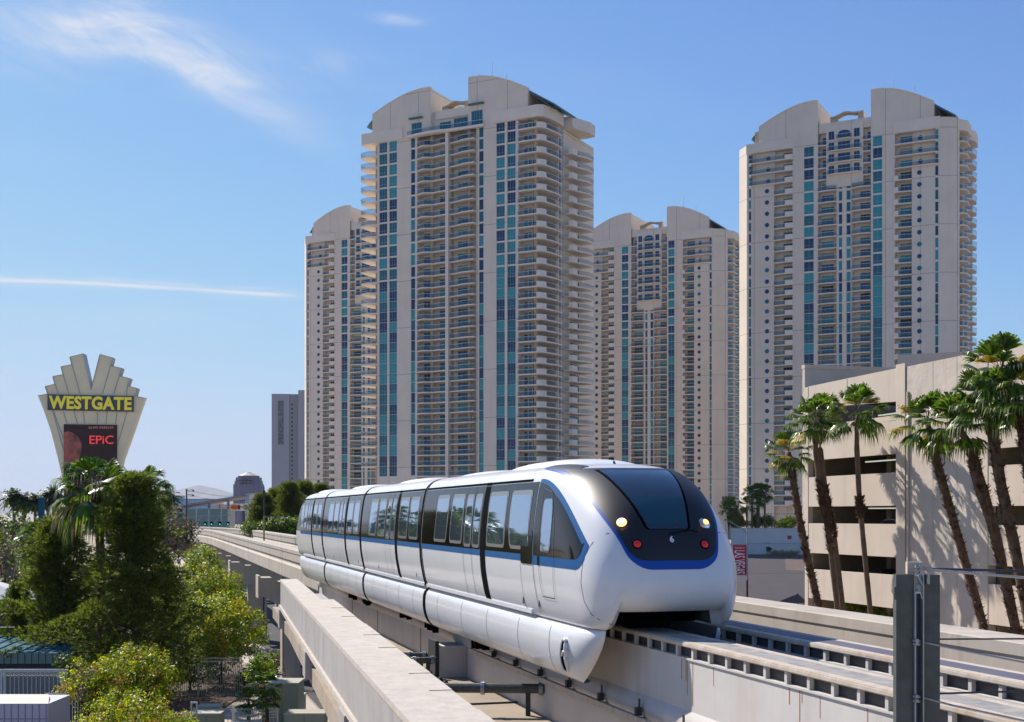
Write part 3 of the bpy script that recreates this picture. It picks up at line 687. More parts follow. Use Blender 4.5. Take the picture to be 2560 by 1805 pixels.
    t.wall.box(-13.6, -13.0, 0, 2.6, 0, 122.5); t.wall.box(-10.4, -6.9, 0, 2.6, 0, 122)
    wincol(t, -13.0, -10.4, [z+0.4 for z in rb], 2.9, 122.5, 2)
    # right part
    t.wall.box(-6.9, -2.25, 2.0, 2.2, 0, 117)
    t.wall.box(-2.25, 4.1, 0, 2.6, 0, rb[4]+2.0); t.wall.box(-2.25, 4.1, 1.2, 2.6, rb[4]+2, 117)
    wincol(t, 4.1, 4.95, r1, 2.7, 117, 1, hb=False)
    for k, z in enumerate(r1):
        zf = z-1.4
        t.window(-5.7, -2.5, zf+0.1, zf+2.4, 1.9, 3, False, s_glass(t))
        if k < 3:
            t.win.append((2.0, ('round2', -0.15, z, 0.62, 1.2, 'navy')))
            fr = [(-5.8, -0.8), (4.6, -0.7), (5.0, -0.1)]
            t.balcony([(-7.2, 0.0), (-7.2, -0.5), (-5.8, -0.8), (4.6, -0.7), (5.0, -0.1), (5.0, 0.0), (4.1, 1.2), (-2.2, 1.2), (-2.2, 2.0), (-6.9, 2.0)], zf, rail=[fr], area=40)
        else:
            t.round(-0.15, z)
            t.balcony([(-7.2, -0.5), (-5.8, -0.7), (-2.25, -0.2), (-2.25, 2.0), (-6.9, 2.0), (-7.2, 0)], zf, rail=[[(-5.8, -0.7), (-2.25, -0.2)]], solid=[([(-7.2, -0.5), (-5.8, -0.7), (-5.8, -0.5), (-7.0, -0.3), (-7.0, 0), (-7.2, 0)], 1.2)], area=12)
    t.wall.prism([(4.95, 0), (5.4, 0), (9.8, 2.4), (9.8, 5.0), (8, 5.0), (4.95, 2.2)], 0, 120.0)
    t.wall.box(8.0, 9.6, 12.0, 14.0, 0, 118); t.rec.box(8.8, 9.4, 4, 30, 0, 118)
    for k, z in enumerate(r1):
        zf = z-1.3
        s1 = [(10.0, 4.6), (11.6, 6.0), (11.6, 11.6)]
        t.balcony(s1 + [(9.3, 12.0), (9.3, 4.6)], zf, th=0.35, rail=[s1], area=11)
        s2 = [(9.7, 14.2), (11.5, 16.5), (12.1, 20.0), (11.4, 24.0)]
        t.balcony(s2 + [(9.3, 24), (9.3, 14.2)], zf-0.4, th=0.35, rail=[s2], area=10)
        t.sidewin(9.4, 5.5, 10.5, zf+.1, zf+2.3, 4); t.sidewin(9.4, 16, 25, zf-.3, zf+1.9, 5)
        s3 = [(-52.5, 6.0), (-54.9, 7.5), (-54.9, 16.0)]
        t.balcony(s3 + [(-53.5, 18), (-53.0, 6)], zf, th=0.3, rail=[s3], area=2)
    t.cap.append(([(-50.3, -0.3), (-38.0, -0.6), (-36.0, -0.1), (-36.0, 1.5), (-50.3, 3)], 116.9, 119.8))
    t.cap.append(([(-7.3, -0.3), (-5.5, -0.6), (5.4, -0.3), (5.4, 1.5), (-7.3, 3)], 116.9, 120.2))
    t.cap.append(([(9.5, 2.3), (11.9, 6.0), (11.9, 12), (11, 14), (12.3, 18), (11.8, 24.5), (9, 24.5), (8, 3.0)], 116.6, 119.6))
    t.wall.box(-36.0, -28.8, 0.05, 1.0, 117, 124.0); t.wall.box(-13.6, -7.3, 0.05, 1.0, 119, 124)
    roofs(t, -46.5, 124.3, -28.8, 129.6, -13.6, 130.2, 3.75, 124.4, 9.5, 120.4, 117.0, 24)
    t.rec.box(-48.0, -30, 1.0, 22, 117, 123.5)
    canopy(t, -25.5, -15.9, 124.6)
    t.finish(nw, nb)
_old = Tower._win
def _win2(s, mb, w, G):
    if w[0] == 'round2':
        n0 = len(mb.v); _old(s, mb, ('round', w[1], w[2], w[3], 0, w[5]), G)
        for i in range(n0, len(mb.v)): v = mb.v[i]; mb.v[i] = (v[0], v[1]+w[4], v[2])
    else: _old(s, mb, w, G)
Tower._win = _win2
tower_a()
tower_b('cream apartment tower at the right, rising behind the parking garage and palms', (114.3, 358.6, 0), -R(28.5), 21, 4, 12)
# same design further away: position of local point (-28.8, 0) under the left lunette
def place_b(label, xs, d, seed, crow, low):
    a = R(28.5); X = gx(xs, d); off = Vector((math.cos(a), -math.sin(a)))*(-28.8)
    tower_b(label, (X-off.x, d-off.y, 0), -a, seed, crow, low)
place_b('cream apartment tower further back, between the tallest tower and the right-hand one', 1578, 512, 31, 8, 8)
place_b('cream apartment tower partly hidden behind the left edge of the tallest one', 875, 499, 41, 8, 8)
# ------------------------------------------------------------------ the train (local frame: +x = nose, -y = side facing the camera, z = 0 on top of the beam)
BEAM_Z = 7.68; TIP_T = 18.70; LC = 8.15; TL = 41.2
tr = thing('monorail_train', 'white four-car monorail train with a blue stripe, riding on the near concrete beam', 'train', tuple(T(LC+0.05, TIP_T, BEAM_Z)), R(-90+16.2))
SEC = [(0.05,1.13),(0.12,1.17),(0.25,1.215),(0.45,1.255),(0.7,1.295),(0.95,1.315),(1.2,1.318),(1.5,1.305),(1.8,1.28),(2.1,1.245),(2.35,1.205),(2.53,1.16),(2.62,1.11),(2.7,1.03),(2.76,0.92),(2.81,0.76),(2.845,0.5),(2.855,0.25),(2.86,0.0)]
def interp(tab, z):
    if z <= tab[0][0]: return tab[0][1]
    for i in range(len(tab)-1):
        a, b = tab[i], tab[i+1]
        if z <= b[0]:
            t = (z-a[0])/(b[0]-a[0])
            ml = (b[1]-a[1])/(b[0]-a[0])
            m0 = ml if i == 0 else ((b[1]-tab[i-1][1])/(b[0]-tab[i-1][0]))
            m1 = ml if i+2 >= len(tab) else ((tab[i+2][1]-a[1])/(tab[i+2][0]-a[0]))
            if abs(ml) < 1e-9: m0 = m1 = 0
            h = b[0]-a[0]; t2 = t*t; t3 = t2*t
            return (2*t3-3*t2+1)*a[1] + (t3-2*t2+t)*h*m0 + (-2*t3+3*t2)*b[1] + (t3-t2)*h*m1
    return tab[-1][1]
def W(z): return 1.04*max(0.0, interp(SEC, z))
XF = [(0.05,-0.32),(0.2,-0.14),(0.4,-0.04),(0.7,0.0),(1.0,-0.03),(1.3,-0.11),(1.64,-0.28),(1.9,-0.48),(2.15,-0.74),(2.4,-1.10),(2.6,-1.52),(2.70,-1.90),(2.78,-2.45),(2.83,-3.1),(2.855,-3.8),(2.86,-4.4)]
XB = [(0.05,-1.5),(0.7,-1.6),(1.2,-1.9),(1.7,-2.4),(2.1,-2.9),(2.5,-3.6),(2.7,-4.1),(2.86,-4.8)]
def xf(z): return interp(XF, z)
def xb(z): return interp(XB, z)
def nn(z): return 3.5 if z < 1.2 else 3.5 - 0.7*min(1, (z-1.2)/1.4)
def sidey(x, z):
    xm = max(x, -TL-x); b = xb(z); f = xf(z)
    if xm <= b: return W(z)
    q = min(1.0, (xm-b)/(f-b)); return W(z)*max(0.0, 1-q**nn(z))**(1/nn(z))
def frontx(y, z):
    w = W(z); q = min(1.0, abs(y)/max(w, 1e-4)); b = xb(z); f = xf(z)
    return b + (f-b)*max(0.0, 1-q**nn(z))**(1/nn(z))
def Pside(x, z, s=-1): return Vector((x, s*sidey(x, z), z))
def Pfront(y, z): return Vector((frontx(y, z), y, z))
def nrm(fn, a, b, e=0.01, outx=None):
    p = fn(a, b); d1 = fn(a+e, b)-fn(a-e, b); d2 = fn(a, b+e)-fn(a, b-e); n = d1.cross(d2)
    if n.length < 1e-9: return Vector((0, 0, 1))
    n.normalize(); c = Vector((min(-1.2, p.x-1.5) if p.x > -TL/2 else max(-TL+1.2, p.x+1.5), 0, 1.2))
    if p.x > -TL+3 and p.x < -5: c = Vector((p.x, 0, 1.2))
    if n.dot(p-c) < 0: n = -n
    return n
def patch(fn, ss, lo, hi, nt=8, off=0.004, edge=0.012, kx=None, swap=False):
    # surface patch over samples ss in the first parameter and [lo(s), hi(s)] in the second
    mb = MB(); G = []; E_ = []
    for s in ss:
        a, b = lo(s), hi(s); row = []; er = []
        for j in range(nt+1):
            t = a + (b-a)*((1-math.cos(math.pi*j/nt))/2 if swap else j/nt); s2 = s + (kx(s, t) if kx else 0)
            A, B = (t, s2) if swap else (s2, t)
            n = nrm(fn, A, B); p = fn(A, B); row.append(p + n*off); er.append(p + n*(off-edge))
        G.append(row); E_.append(er)
    mb.grid(G)
    ring = [(i, 0) for i in range(len(G))] + [(len(G)-1, j) for j in range(1, nt+1)] + [(i, nt) for i in range(len(G)-2, -1, -1)] + [(0, j) for j in range(nt-1, 0, -1)]
    for (a, b) in zip(ring, ring[1:] + ring[:1]):
        mb.quad(G[a[0]][a[1]], G[b[0]][b[1]], E_[b[0]][b[1]], E_[a[0]][a[1]])
    return mb
def rs(x0, x1, r=0.1, n=8):
    o = [x0 + r*(1-math.cos(math.pi/2*i/4)) for i in range(5)]; o2 = [x1 - r*(1-math.cos(math.pi/2*(4-i)/4)) for i in range(5)]
    m_ = [x0+r+(x1-x0-2*r)*i/n for i in range(1, n)]
    return o + m_ + o2
def rnd_lo(x0, x1, z0, r): 
    def f(x):
        d = min(x-x0, x1-x)
        return z0 if d >= r else z0 + r - math.sqrt(max(0, r*r-(r-d)**2))
    return f
def rnd_hi(x0, x1, z1, r):
    f = rnd_lo(x0, x1, 0, r); return lambda x: z1 - f(x)
def rwin(x0, x1, z0, z1, r, off, s=-1, edge=0.02, kx=None, nt=6):
    fn = lambda a, b: Pside(a, b, s)
    return patch(fn, rs(x0, x1, r), rnd_lo(x0, x1, z0, r), rnd_hi(x0, x1, z1, r), nt, off, edge, kx)
def seam(parent, pts, s=-1, w=0.012, off=0.004, m_='seam'):
    fn = lambda a, b: Pside(a, b, s); mb = MB()
    for a, b in zip(pts, pts[1:]):
        n = max(1, int(math.hypot(b[0]-a[0], b[1]-a[1])/0.12))
        dx, dz = b[0]-a[0], b[1]-a[1]; l = math.hypot(dx, dz); px_, pz_ = -dz/l*w/2, dx/l*w/2
        rows = []
        for i in range(n+1):
            x = a[0]+dx*i/n; z = a[1]+dz*i/n; N_ = nrm(fn, x, z)
            rows.append([fn(x-px_, z-pz_)+N_*off, fn(x+px_, z+pz_)+N_*off])
        mb.grid(rows)
    return mb.build('panel_seam', M[m_], parent, fix=False)
ZL = [0.05,0.08,0.12,0.18,0.25,0.35,0.45,0.57,0.7,0.82,0.95,1.07,1.2,1.35,1.5,1.65,1.8,1.95,2.1,2.22,2.35,2.44,2.53,2.575,2.62,2.66,2.7,2.73,2.76,2.785,2.81,2.83,2.845,2.852,2.857,2.86]
def zb_(y, x):
    # lower lip of the nose rises to clear the beam between the skirts
    if x < -1.7: return 0.05
    a = max(0.0, min(1.0, (1.02-abs(y))/0.14)); a = a*a*(3-2*a)
    return 0.05 + 0.30*a
def end_shell(parent, flip):
    mb = MB(); rows = []; K = 34
    for z in ZL:
        row = []; b = xb(z); f = xf(z); w = W(z)
        xj = -13.05
        path = [(xj, w), (-9.0, w), (-6.0, w), (b-0.3, w)]
        n = nn(z)
        for k in range(K+1):
            ph = math.pi/2*k/K; path.append((b+(f-b)*math.sin(ph)**(2/n), w*math.cos(ph)**(2/n)))
        half = []
        for (x, y) in path:
            zz = z
            if z < 0.95:
                lip = zb_(y, x); zz = lip + (z-0.05)*(0.95-lip)/0.9
            half.append((x, y, zz))
        row = [(x, -y, zz) for x, y, zz in half] + [(x, y, zz) for x, y, zz in reversed(half[:-1])]
        if flip: row = [(-TL-x, y, zz) for x, y, zz in row]
        rows.append(row)
    mb.grid(rows)
    # underside return
    low = [(p[0]-(0.12 if not flip else -0.12)*(1 if abs(p[0]) < 1.6 or abs(p[0]) > TL-1.6 else 0), p[1]*0.86, p[2]+0.03) for p in rows[0]]
    mb.grid([low, rows[0]])
    return mb.build('body_shell', M['white'], parent, smooth=True)
def mid_shell(parent, x0, x1):
    mb = MB(); rows = []
    for z in ZL:
        w = W(z); rows.append([(x0, -w, z), ((x0+x1)/2, -w, z), (x1, -w, z)])
    mb.grid(rows)
    rows2 = [[(p[0], -p[1], p[2]) for p in r] for r in rows]; mb.grid(rows2)
    return mb.build('body_shell', M['white'], parent, smooth=True)
SK = [(0.03,1.10),(0.0,1.19),(-0.06,1.245),(-0.16,1.275),(-0.3,1.285),(-0.45,1.28),(-0.6,1.255),(-0.72,1.215),(-0.82,1.16),(-0.9,1.08),(-0.95,0.98),(-0.96,0.9),(-0.9,0.86)]
def skirt(parent, x0, x1, nose=0, s=-1):
    mb = MB(); rows = []
    for (z, w) in SK:
        if nose:
            xe = -0.72 - 1.05*max(0, (-z))**1.5/0.9
            b = xe - 1.5; pts = []
            base = [(x0, w)] + [(x0+(b-x0)*i/6, w) for i in range(1, 7)]
            for k in range(1, 21):
                ph = math.pi/2*k/20; base.append((b+(xe-b)*math.sin(ph)**(0.8), 0.98+(w-0.98)*math.cos(ph)**(0.8) if w > 0.98 else w))
            pts = base
            if nose == 1: row = [(x, s*y, z) for x, y in pts]
        else: row = [(x0+(x1-x0)*i/4, s*w, z) for i in range(5)]
        rows.append(row)
    mb.grid(rows)
    return mb
def flipx(mb): mb.v = [(-TL-v[0], v[1], v[2]) for v in mb.v]; return mb
def window_set(car, x0, x1, s=-1, z0=1.25, z1=2.36, r=0.11, k=0.0, z1l=None):
    kx = (lambda a, t: k*(max(0, 1.75-t)**1.6)) if k else None
    f = rwin(x0, x1, z0, z1, r, 0.012, s, 0.014, kx).build('window', M['winframe'], car)
    g = rwin(x0+0.05, x1-0.05, z0+0.07, z1-0.09, r*0.8, 0.016, s, 0.004, kx)
    return f, g
def fitting(car, x0, x1, kind, s, k=0.0):
    # window = frame part under the car, pane is merged as a second mesh of the same part (third level is the deepest)
    f, g = window_set(car, x0, x1, s, k=k) if kind == 'w' else window_set(car, x0, x1, s, 1.2, 2.34, 0.1)
    # join pane into the frame object as a second material
    me = f.data; bm = bmesh.new(); bm.from_mesh(me)
    tmp = bpy.data.meshes.new('tmp'); tmp.from_pydata(g.v, [], g.f)
    n0 = len(bm.faces); bm.from_mesh(tmp); bm.faces.ensure_lookup_table()
    for i in range(n0, len(bm.faces)): bm.faces[i].material_index = 1
    bmesh.ops.recalc_face_normals(bm, faces=bm.faces); bm.to_mesh(me); bm.free(); bpy.data.meshes.remove(tmp)
    me.materials.append(M['winglass'])
def band(car, x0, x1, s=-1, z0=1.17, z1=2.5, n=None):
    n = n or max(2, int((x1-x0)/0.5)); ss = [x0+(x1-x0)*i/n for i in range(n+1)]
    return patch(lambda a, b: Pside(a, b, s), ss, lambda x: z0, lambda x: z1, 10, 0.006, 0.01).build('window_band', M['band'], car, smooth=True, auto=40)
def stripe(car, x0, x1, s=-1, z0=1.045, z1=1.168, n=None):
    n = n or max(2, int((x1-x0)/0.5)); ss = [x0+(x1-x0)*i/n for i in range(n+1)]
    return patch(lambda a, b: Pside(a, b, s), ss, lambda x: z0, lambda x: z1, 3, 0.005, 0.008).build('blue_stripe', M['blue'], car)
def strip_box(car, name, m_, x0, x1, s, y0, y1, z0, z1):
    mb = MB(); mb.box(x0, x1, min(s*y0, s*y1), max(s*y0, s*y1), z0, z1); return mb.build(name, m_, car)
def vgap(car, x0, x1, z0=0.1, z1=2.56, s=-1, off=0.010):
    return patch(lambda a, b: Pside(a, b, s), [x0, (x0+x1)/2, x1], lambda x: z0, lambda x: z1, 14, off, 0.016).build('door_pocket', M['rubber'], car, smooth=True, auto=40)
def door(car, x0, x1, s):
    # one door leaf: thin raised panel, its seams and its narrow window
    seam(car, [(x0, 0.12), (x0, 2.5)], s, 0.018, 0.009); seam(car, [(x1, 0.12), (x1, 2.5)], s, 0.014, 0.009)
def car_details(car, A, Z, spec, s):
    """A = front end x, Z = rear end x; spec = list of (kind, x0, x1)."""
    for it in spec:
        k, a, b = it[:3]
        if k == 'w': fitting(car, a, b, 'w', s, it[3] if len(it) > 3 else 0)
        elif k == 'd': fitting(car, a+0.06, b-0.06, 'd', s); door(car, a, b, s)
        elif k == 'g': vgap(car, a, b, s=s)
        elif k == 's': seam(car, [(a, 0.12), (a, b)], s)
    # gutter line, ledge and dark slot over the skirt
    strip_box(car, 'roof_gutter', M['rubber'], Z+0.05, A-0.05, s, 1.10, 1.218, 2.515, 2.56)
    strip_box(car, 'sill_ledge', M['white'], Z+0.02, A-0.02, s, 1.0, 1.255, 0.075, 0.15)
    strip_box(car, 'under_sill', M['galvlight'], Z+0.02, A-0.02, s, 0.9, 1.15, -0.02, 0.07)
def shell_z(x, y):
    a_, b_ = 1.2, 2.86
    for _ in range(20):
        m0 = (a_+b_)/2
        if sidey(x, m0) > abs(y)+1e-4: a_ = m0
        else: b_ = m0
    return a_
def fairing(car, xc, hl, hw, h, zb=2.845):
    mb = MB(); rows = []
    for i in range(17):
        u = -1+2*i/16; row = []
        for j in range(13):
            v = -1+2*j/12; e = max(0, 1-abs(u)**3.2)**0.6 * max(0, 1-abs(v)**3.4)**0.55
            yy = hw*v*(1-0.12*abs(u)**3); zz = shell_z(xc+hl*u, yy) - 0.012 + h*e
            row.append((xc+hl*u, yy, zz))
        rows.append(row)
    mb.grid(rows); return mb.build('roof_fairing', M['whiteroof'], car, smooth=True, fix=True)
def bellows(x):
    mb = MB(); rows = []
    prof = [(z, w) for z, w in [(zz, W(zz)+0.004) for zz in ZL]]
    for (z, w) in prof: rows.append([(x-0.22, -w+0.012, z), (x-0.12, -w-0.008, z), (x, -w+0.05, z), (x+0.12, -w-0.008, z), (x+0.22, -w+0.012, z)])
    mb.grid(rows); mb.grid([[(p[0], -p[1], p[2]) for p in r] for r in rows])
    rows = [[(x-0.16, -w-0.004, z), (x, -w-0.012, z), (x+0.16, -w-0.004, z)] for (z, w) in SK]
    mb.grid(rows); mb.grid([[(p[0], -p[1], p[2]) for p in r] for r in rows])
    o = mb.build('bellows', M['rubber'], tr, smooth=True)
    o['label'] = 'black rubber joint between two cars'
J = [-13.1, -22.35, -31.4]
# ---- front car
fc = empty('front_car'); fc.parent = tr
end_shell(fc, False)
for s in (-1, 1):
    bx = -4.1
    band(fc, -12.95, -3.5, s)
    stripe(fc, -12.95, -3.45, s)
    car_details(fc, -3.9, -12.98, [('w', -11.5, -10.25, -0.28), ('w', -9.95, -8.8), ('d', -8.66, -7.93), ('d', -7.93, -7.20), ('g', -7.18, -6.80), ('w', -6.7, -5.35), ('w', -5.1, -3.75, 0.45), ('s', -3.45, 2.5)], s)
    # cab window wedge with its blue border
    fn = (lambda s: (lambda a, b: Pside(a, b, s)))(s)
    def top(x, sh=0.0):
        t = max(0.0, min(1.0, (x+3.45)/2.62)); return 2.5 - 1.18*t**1.75 + sh
    xs = [-3.42 + (2.62)*i/22 for i in range(23)]
    def lo_r(x, z0, xe, r): d = xe-x; return z0 if d > r else z0 + r - math.sqrt(max(0, r*r-(r-max(d, 0))**2))
    xs2 = [-3.42 + (2.50)*i/24 for i in range(21)] + [-3.42+2.5*q for q in (0.86, 0.9, 0.93, 0.96, 0.98, 1.0)]
    xs2 = sorted(set(xs2))
    xe = -0.92
    patch(fn, xs2, lambda x: lo_r(x, 1.17, xe, 0.26), lambda x: max(top(x, -0.02), lo_r(x, 1.17, xe, 0.26)+0.01), 10, 0.010, 0.012).build('cab_window', M['band'], fc, smooth=True, auto=40)
    xb_e = -0.78; xs3 = sorted(set([-3.45+2.67*i/26 for i in range(23)] + [-3.45+2.67*q for q in (0.87, 0.9, 0.93, 0.96, 0.98, 1.0)]))
    patch(fn, xs3, lambda x: lo_r(x, 1.0, xb_e, 0.36), lambda x: max(top(x-0.10, 0.045), lo_r(x, 1.0, xb_e, 0.36)+0.01), 10, 0.005, 0.010).build('blue_cab_border', M['blue'], fc, smooth=True, auto=40)
    # driver's door glass and outline
    rwin(-2.98, -2.42, 1.24, 2.18, 0.1, 0.018, s, 0.01, lambda a, t: -0.22*max(0, t-1.8)**1.2 if a > -2.7 else 0).build('door_glass', M['winglass'], fc)
    seam(fc, [(-3.1, 2.32), (-3.12, 1.6), (-3.02, 0.45), (-2.32, 0.45), (-2.22, 1.1), (-2.28, 1.75), (-2.62, 2.3), (-3.1, 2.38)], s, 0.016, 0.018)
    seam(fc, [(-3.45, 2.5), (-3.42, 0.15)], s, 0.014, 0.012)
    seam(fc, [(-4.25, 1.0), (-4.3, 0.15)], s, 0.012)
    rwin(-4.2, -3.5, 1.0, 1.62, 0.04, 0.014, s, 0.01).build('hatch', M['band'], fc)
    vgap(fc, -3.16, -3.06, 1.0, 1.16, s, 0.014)
    # seam that outlines the nose cone
    seam(fc, [(-0.30, 1.62), (-0.55, 1.60), (-0.72, 1.45), (-0.86, 1.15), (-0.92, 0.8), (-0.88, 0.5), (-0.72, 0.3), (-0.42, 0.16), (-0.34, 0.1)], s, 0.013, 0.003)
    # cab frame trim
    for zz, xx in ((0.32, -4.34), (0.32, -3.35)): strip_box(fc, 'door_mark', M['seam'], xx-0.03, xx+0.03, s, W(zz)+0.0, W(zz)+0.004+0.003, zz-0.09, zz+0.09)
FO = 0.05      # the black front sits a little toward the walkway side
# nose mask, trim, windshield
def wm(z, g=0.0):
    base = interp([(1.0,.60),(1.2,.70),(1.5,.80),(1.85,.915),(2.2,.985),(2.45,1.0),(2.6,.985),(2.7,.94),(2.8,.86)], z) + g
    return min(base, W(z)*0.985)
def rowmask(z0, z1, g, r, n=26):
    zs = [z0 + r*(1-math.cos(math.pi/2*i/6)) for i in range(7)] + [z0+r+(z1-z0-r)*i/n for i in range(1, n+1)]
    def w(z):
        if z-z0 >= r: return wm(z, g)
        return wm(z, g) - r + math.sqrt(max(0, r*r-(r-(z-z0))**2))
    return zs, w
zs, w_ = rowmask(1.035, 2.70, 0.05, 0.26)
patch(Pfront, zs, lambda z: -w_(z)-FO, lambda z: w_(z)-FO, 44, 0.009, 0.014, swap=True).build('blue_trim', M['bluedeep'], fc, smooth=True, auto=40)
zs, w2_ = rowmask(1.175, 2.69, 0.0, 0.2)
patch(Pfront, zs, lambda z: -w2_(z)-FO, lambda z: w2_(z)-FO, 44, 0.014, 0.008, swap=True).build('black_mask', M['maskblack'], fc, smooth=True, auto=40)
for s in (-1, 1):
    fn = (lambda s: (lambda a, b: Pside(a, b, s)))(s)
    # horns that carry the mask back over the roof shoulder
    def hz_lo(x): return interp([(-4.4, 2.800), (-3.4, 2.63), (-2.7, 2.45), (-2.0, 2.15)], x)
    xs4 = [-4.0 + 1.6*i/16 for i in range(17)]
    mbx = MB(); G = []
    for x in xs4:
        row = []
        for j in range(9):
            t = j/8; yo = interp([(-4.3, .84), (-3.6, .95), (-3.0, .98), (-2.4, 1.0)], x)-s*FO*0.9; yi = interp([(-4.3, .74), (-3.6, .70), (-3.0, .68), (-2.4, .66)], x)
            y = yo + (yi-yo)*t
            # find z on the shell with this x, y
            a_, b_ = 1.6, 2.86
            for _ in range(22):
                m0 = (a_+b_)/2
                if sidey(x, m0) > y: a_ = m0
                else: b_ = m0
            row.append(Vector((x, s*y, a_+0.010)))
        G.append(row)
    mbx.grid(G); mbx.build('mask_horn', M['maskblack'], fc, smooth=True)
    G2 = []
    for x in xs4:
        row = []
        for j in range(3):
            yo = -s*FO*0.9+interp([(-4.3, .88), (-3.6, .99), (-3.0, 1.03), (-2.4, 1.055)], x); y = yo - 0.06*j/2
            a_, b_ = 1.4, 2.86
            for _ in range(22):
                m0 = (a_+b_)/2
                if sidey(x, m0) > y: a_ = m0
                else: b_ = m0
            row.append(Vector((x, s*(y+0.006), a_+0.006)))
        G2.append(row)
    mbx = MB(); mbx.grid(G2); mbx.build('blue_trim', M['bluedeep'], fc, smooth=True)
def ww(z): return interp([(1.6,.34),(1.8,.38),(2.1,.46),(2.4,.55),(2.68,.62)], z)
zs = [1.66+0.05*(1-math.cos(math.pi/2*i/3)) for i in range(4)] + [1.71+(2.655-1.71)*i/18 for i in range(1, 19)]
def wcut(z, g=0): return ww(z)+g - (0.05-math.sqrt(max(0, .0025-(.05-(z-1.66))**2)) if z < 1.71 else 0)
patch(Pfront, zs, lambda z: -wcut(z, .035)-FO*1.6, lambda z: wcut(z, .035)-FO*1.6, 18, 0.018, 0.008, swap=True).build('windshield_frame', M['rubber'], fc, smooth=True, auto=40)
patch(Pfront, [z_*0.985+0.03 for z_ in zs], lambda z: -wcut(z, -0.01)-FO*1.6, lambda z: wcut(z, -0.01)-FO*1.6, 18, 0.023, 0.008, swap=True).build('windshield', M['windshield'], fc, smooth=True, auto=40)
zl_ = [1.73+(2.17-1.73)*i/8 for i in range(9)]
patch(Pfront, zl_, lambda z: -ww(z)+0.04-FO*1.6, lambda z: ww(z)-0.04-FO*1.6, 14, 0.026, 0.002, swap=True).build('cab_interior_patch', M['windlow'], fc, smooth=True, auto=40)  # teal patch on the glass stands in for the cab interior behind it
# lamps
def lamp(y, z, r, kind):
    c = Pfront(y, z); n = nrm(Pfront, y, z); q = n.to_track_quat('Z', 'Y').to_matrix()
    def disc(mb, rr, h, dome=0.0, k=20):
        rows = []
        for i in range(5):
            a = i/4; rows.append([c + q @ Vector((rr*a*math.cos(2*math.pi*j/k), rr*a*math.sin(2*math.pi*j/k), h + dome*(1-a*a))) for j in range(k+1)])
        mb.grid(rows)
    if kind == 'tail':
        mb = MB(); disc(mb, r*1.35, 0.018); mb.build('tail_light', M['rubber'], fc, fix=False)
        o = bpy.data.objects[-1] if False else None
        mb = MB(); disc(mb, r, 0.024, 0.03); mb.build('tail_light', M['redlens'], fc, smooth=True, fix=False); return
    mb = MB(); disc(mb, r*1.12, 0.018); mb.build('headlight_bezel', M['chrome'], fc, fix=False)
    mb = MB(); disc(mb, r, 0.024, 0.04); o = mb.build('headlight', M['lampon_glint'] if kind == 'on' else M['lampoff'], fc, smooth=True, fix=False)
    o['label'] = 'lit amber headlight' if kind == 'on' else 'unlit round headlight'
    mb = MB(); disc(mb, r*0.55, 0.066, 0.01); mb.build('headlight_core', M['lampcore'] if kind == 'on' else M['lampon_glint'], fc, fix=False)  # on the unlit lamp a glowing core stands in for an orange glint
lamp(-0.79, 1.77, 0.082, 'on'); lamp(0.60, 1.75, 0.095, 'off'); lamp(-0.64, 1.43, 0.062, 'tail'); lamp(0.50, 1.42, 0.062, 'tail')
c6 = Pfront(-0.06, 1.50); n6 = nrm(Pfront, -0.04, 1.50); zv = n6; xv = Vector((0, 1, 0)); xv = (xv - zv*xv.dot(zv)).normalized(); yv = zv.cross(xv)
M6 = Matrix(((xv.x, yv.x, zv.x, c6.x+n6.x*.018), (xv.y, yv.y, zv.y, c6.y+n6.y*.018), (xv.z, yv.z, zv.z, c6.z+n6.z*.018), (0, 0, 0, 1)))
text_obj('car_number', '6', M['textwhite'], 0.15, fc, M6, bold=0.004, ext=0.002)
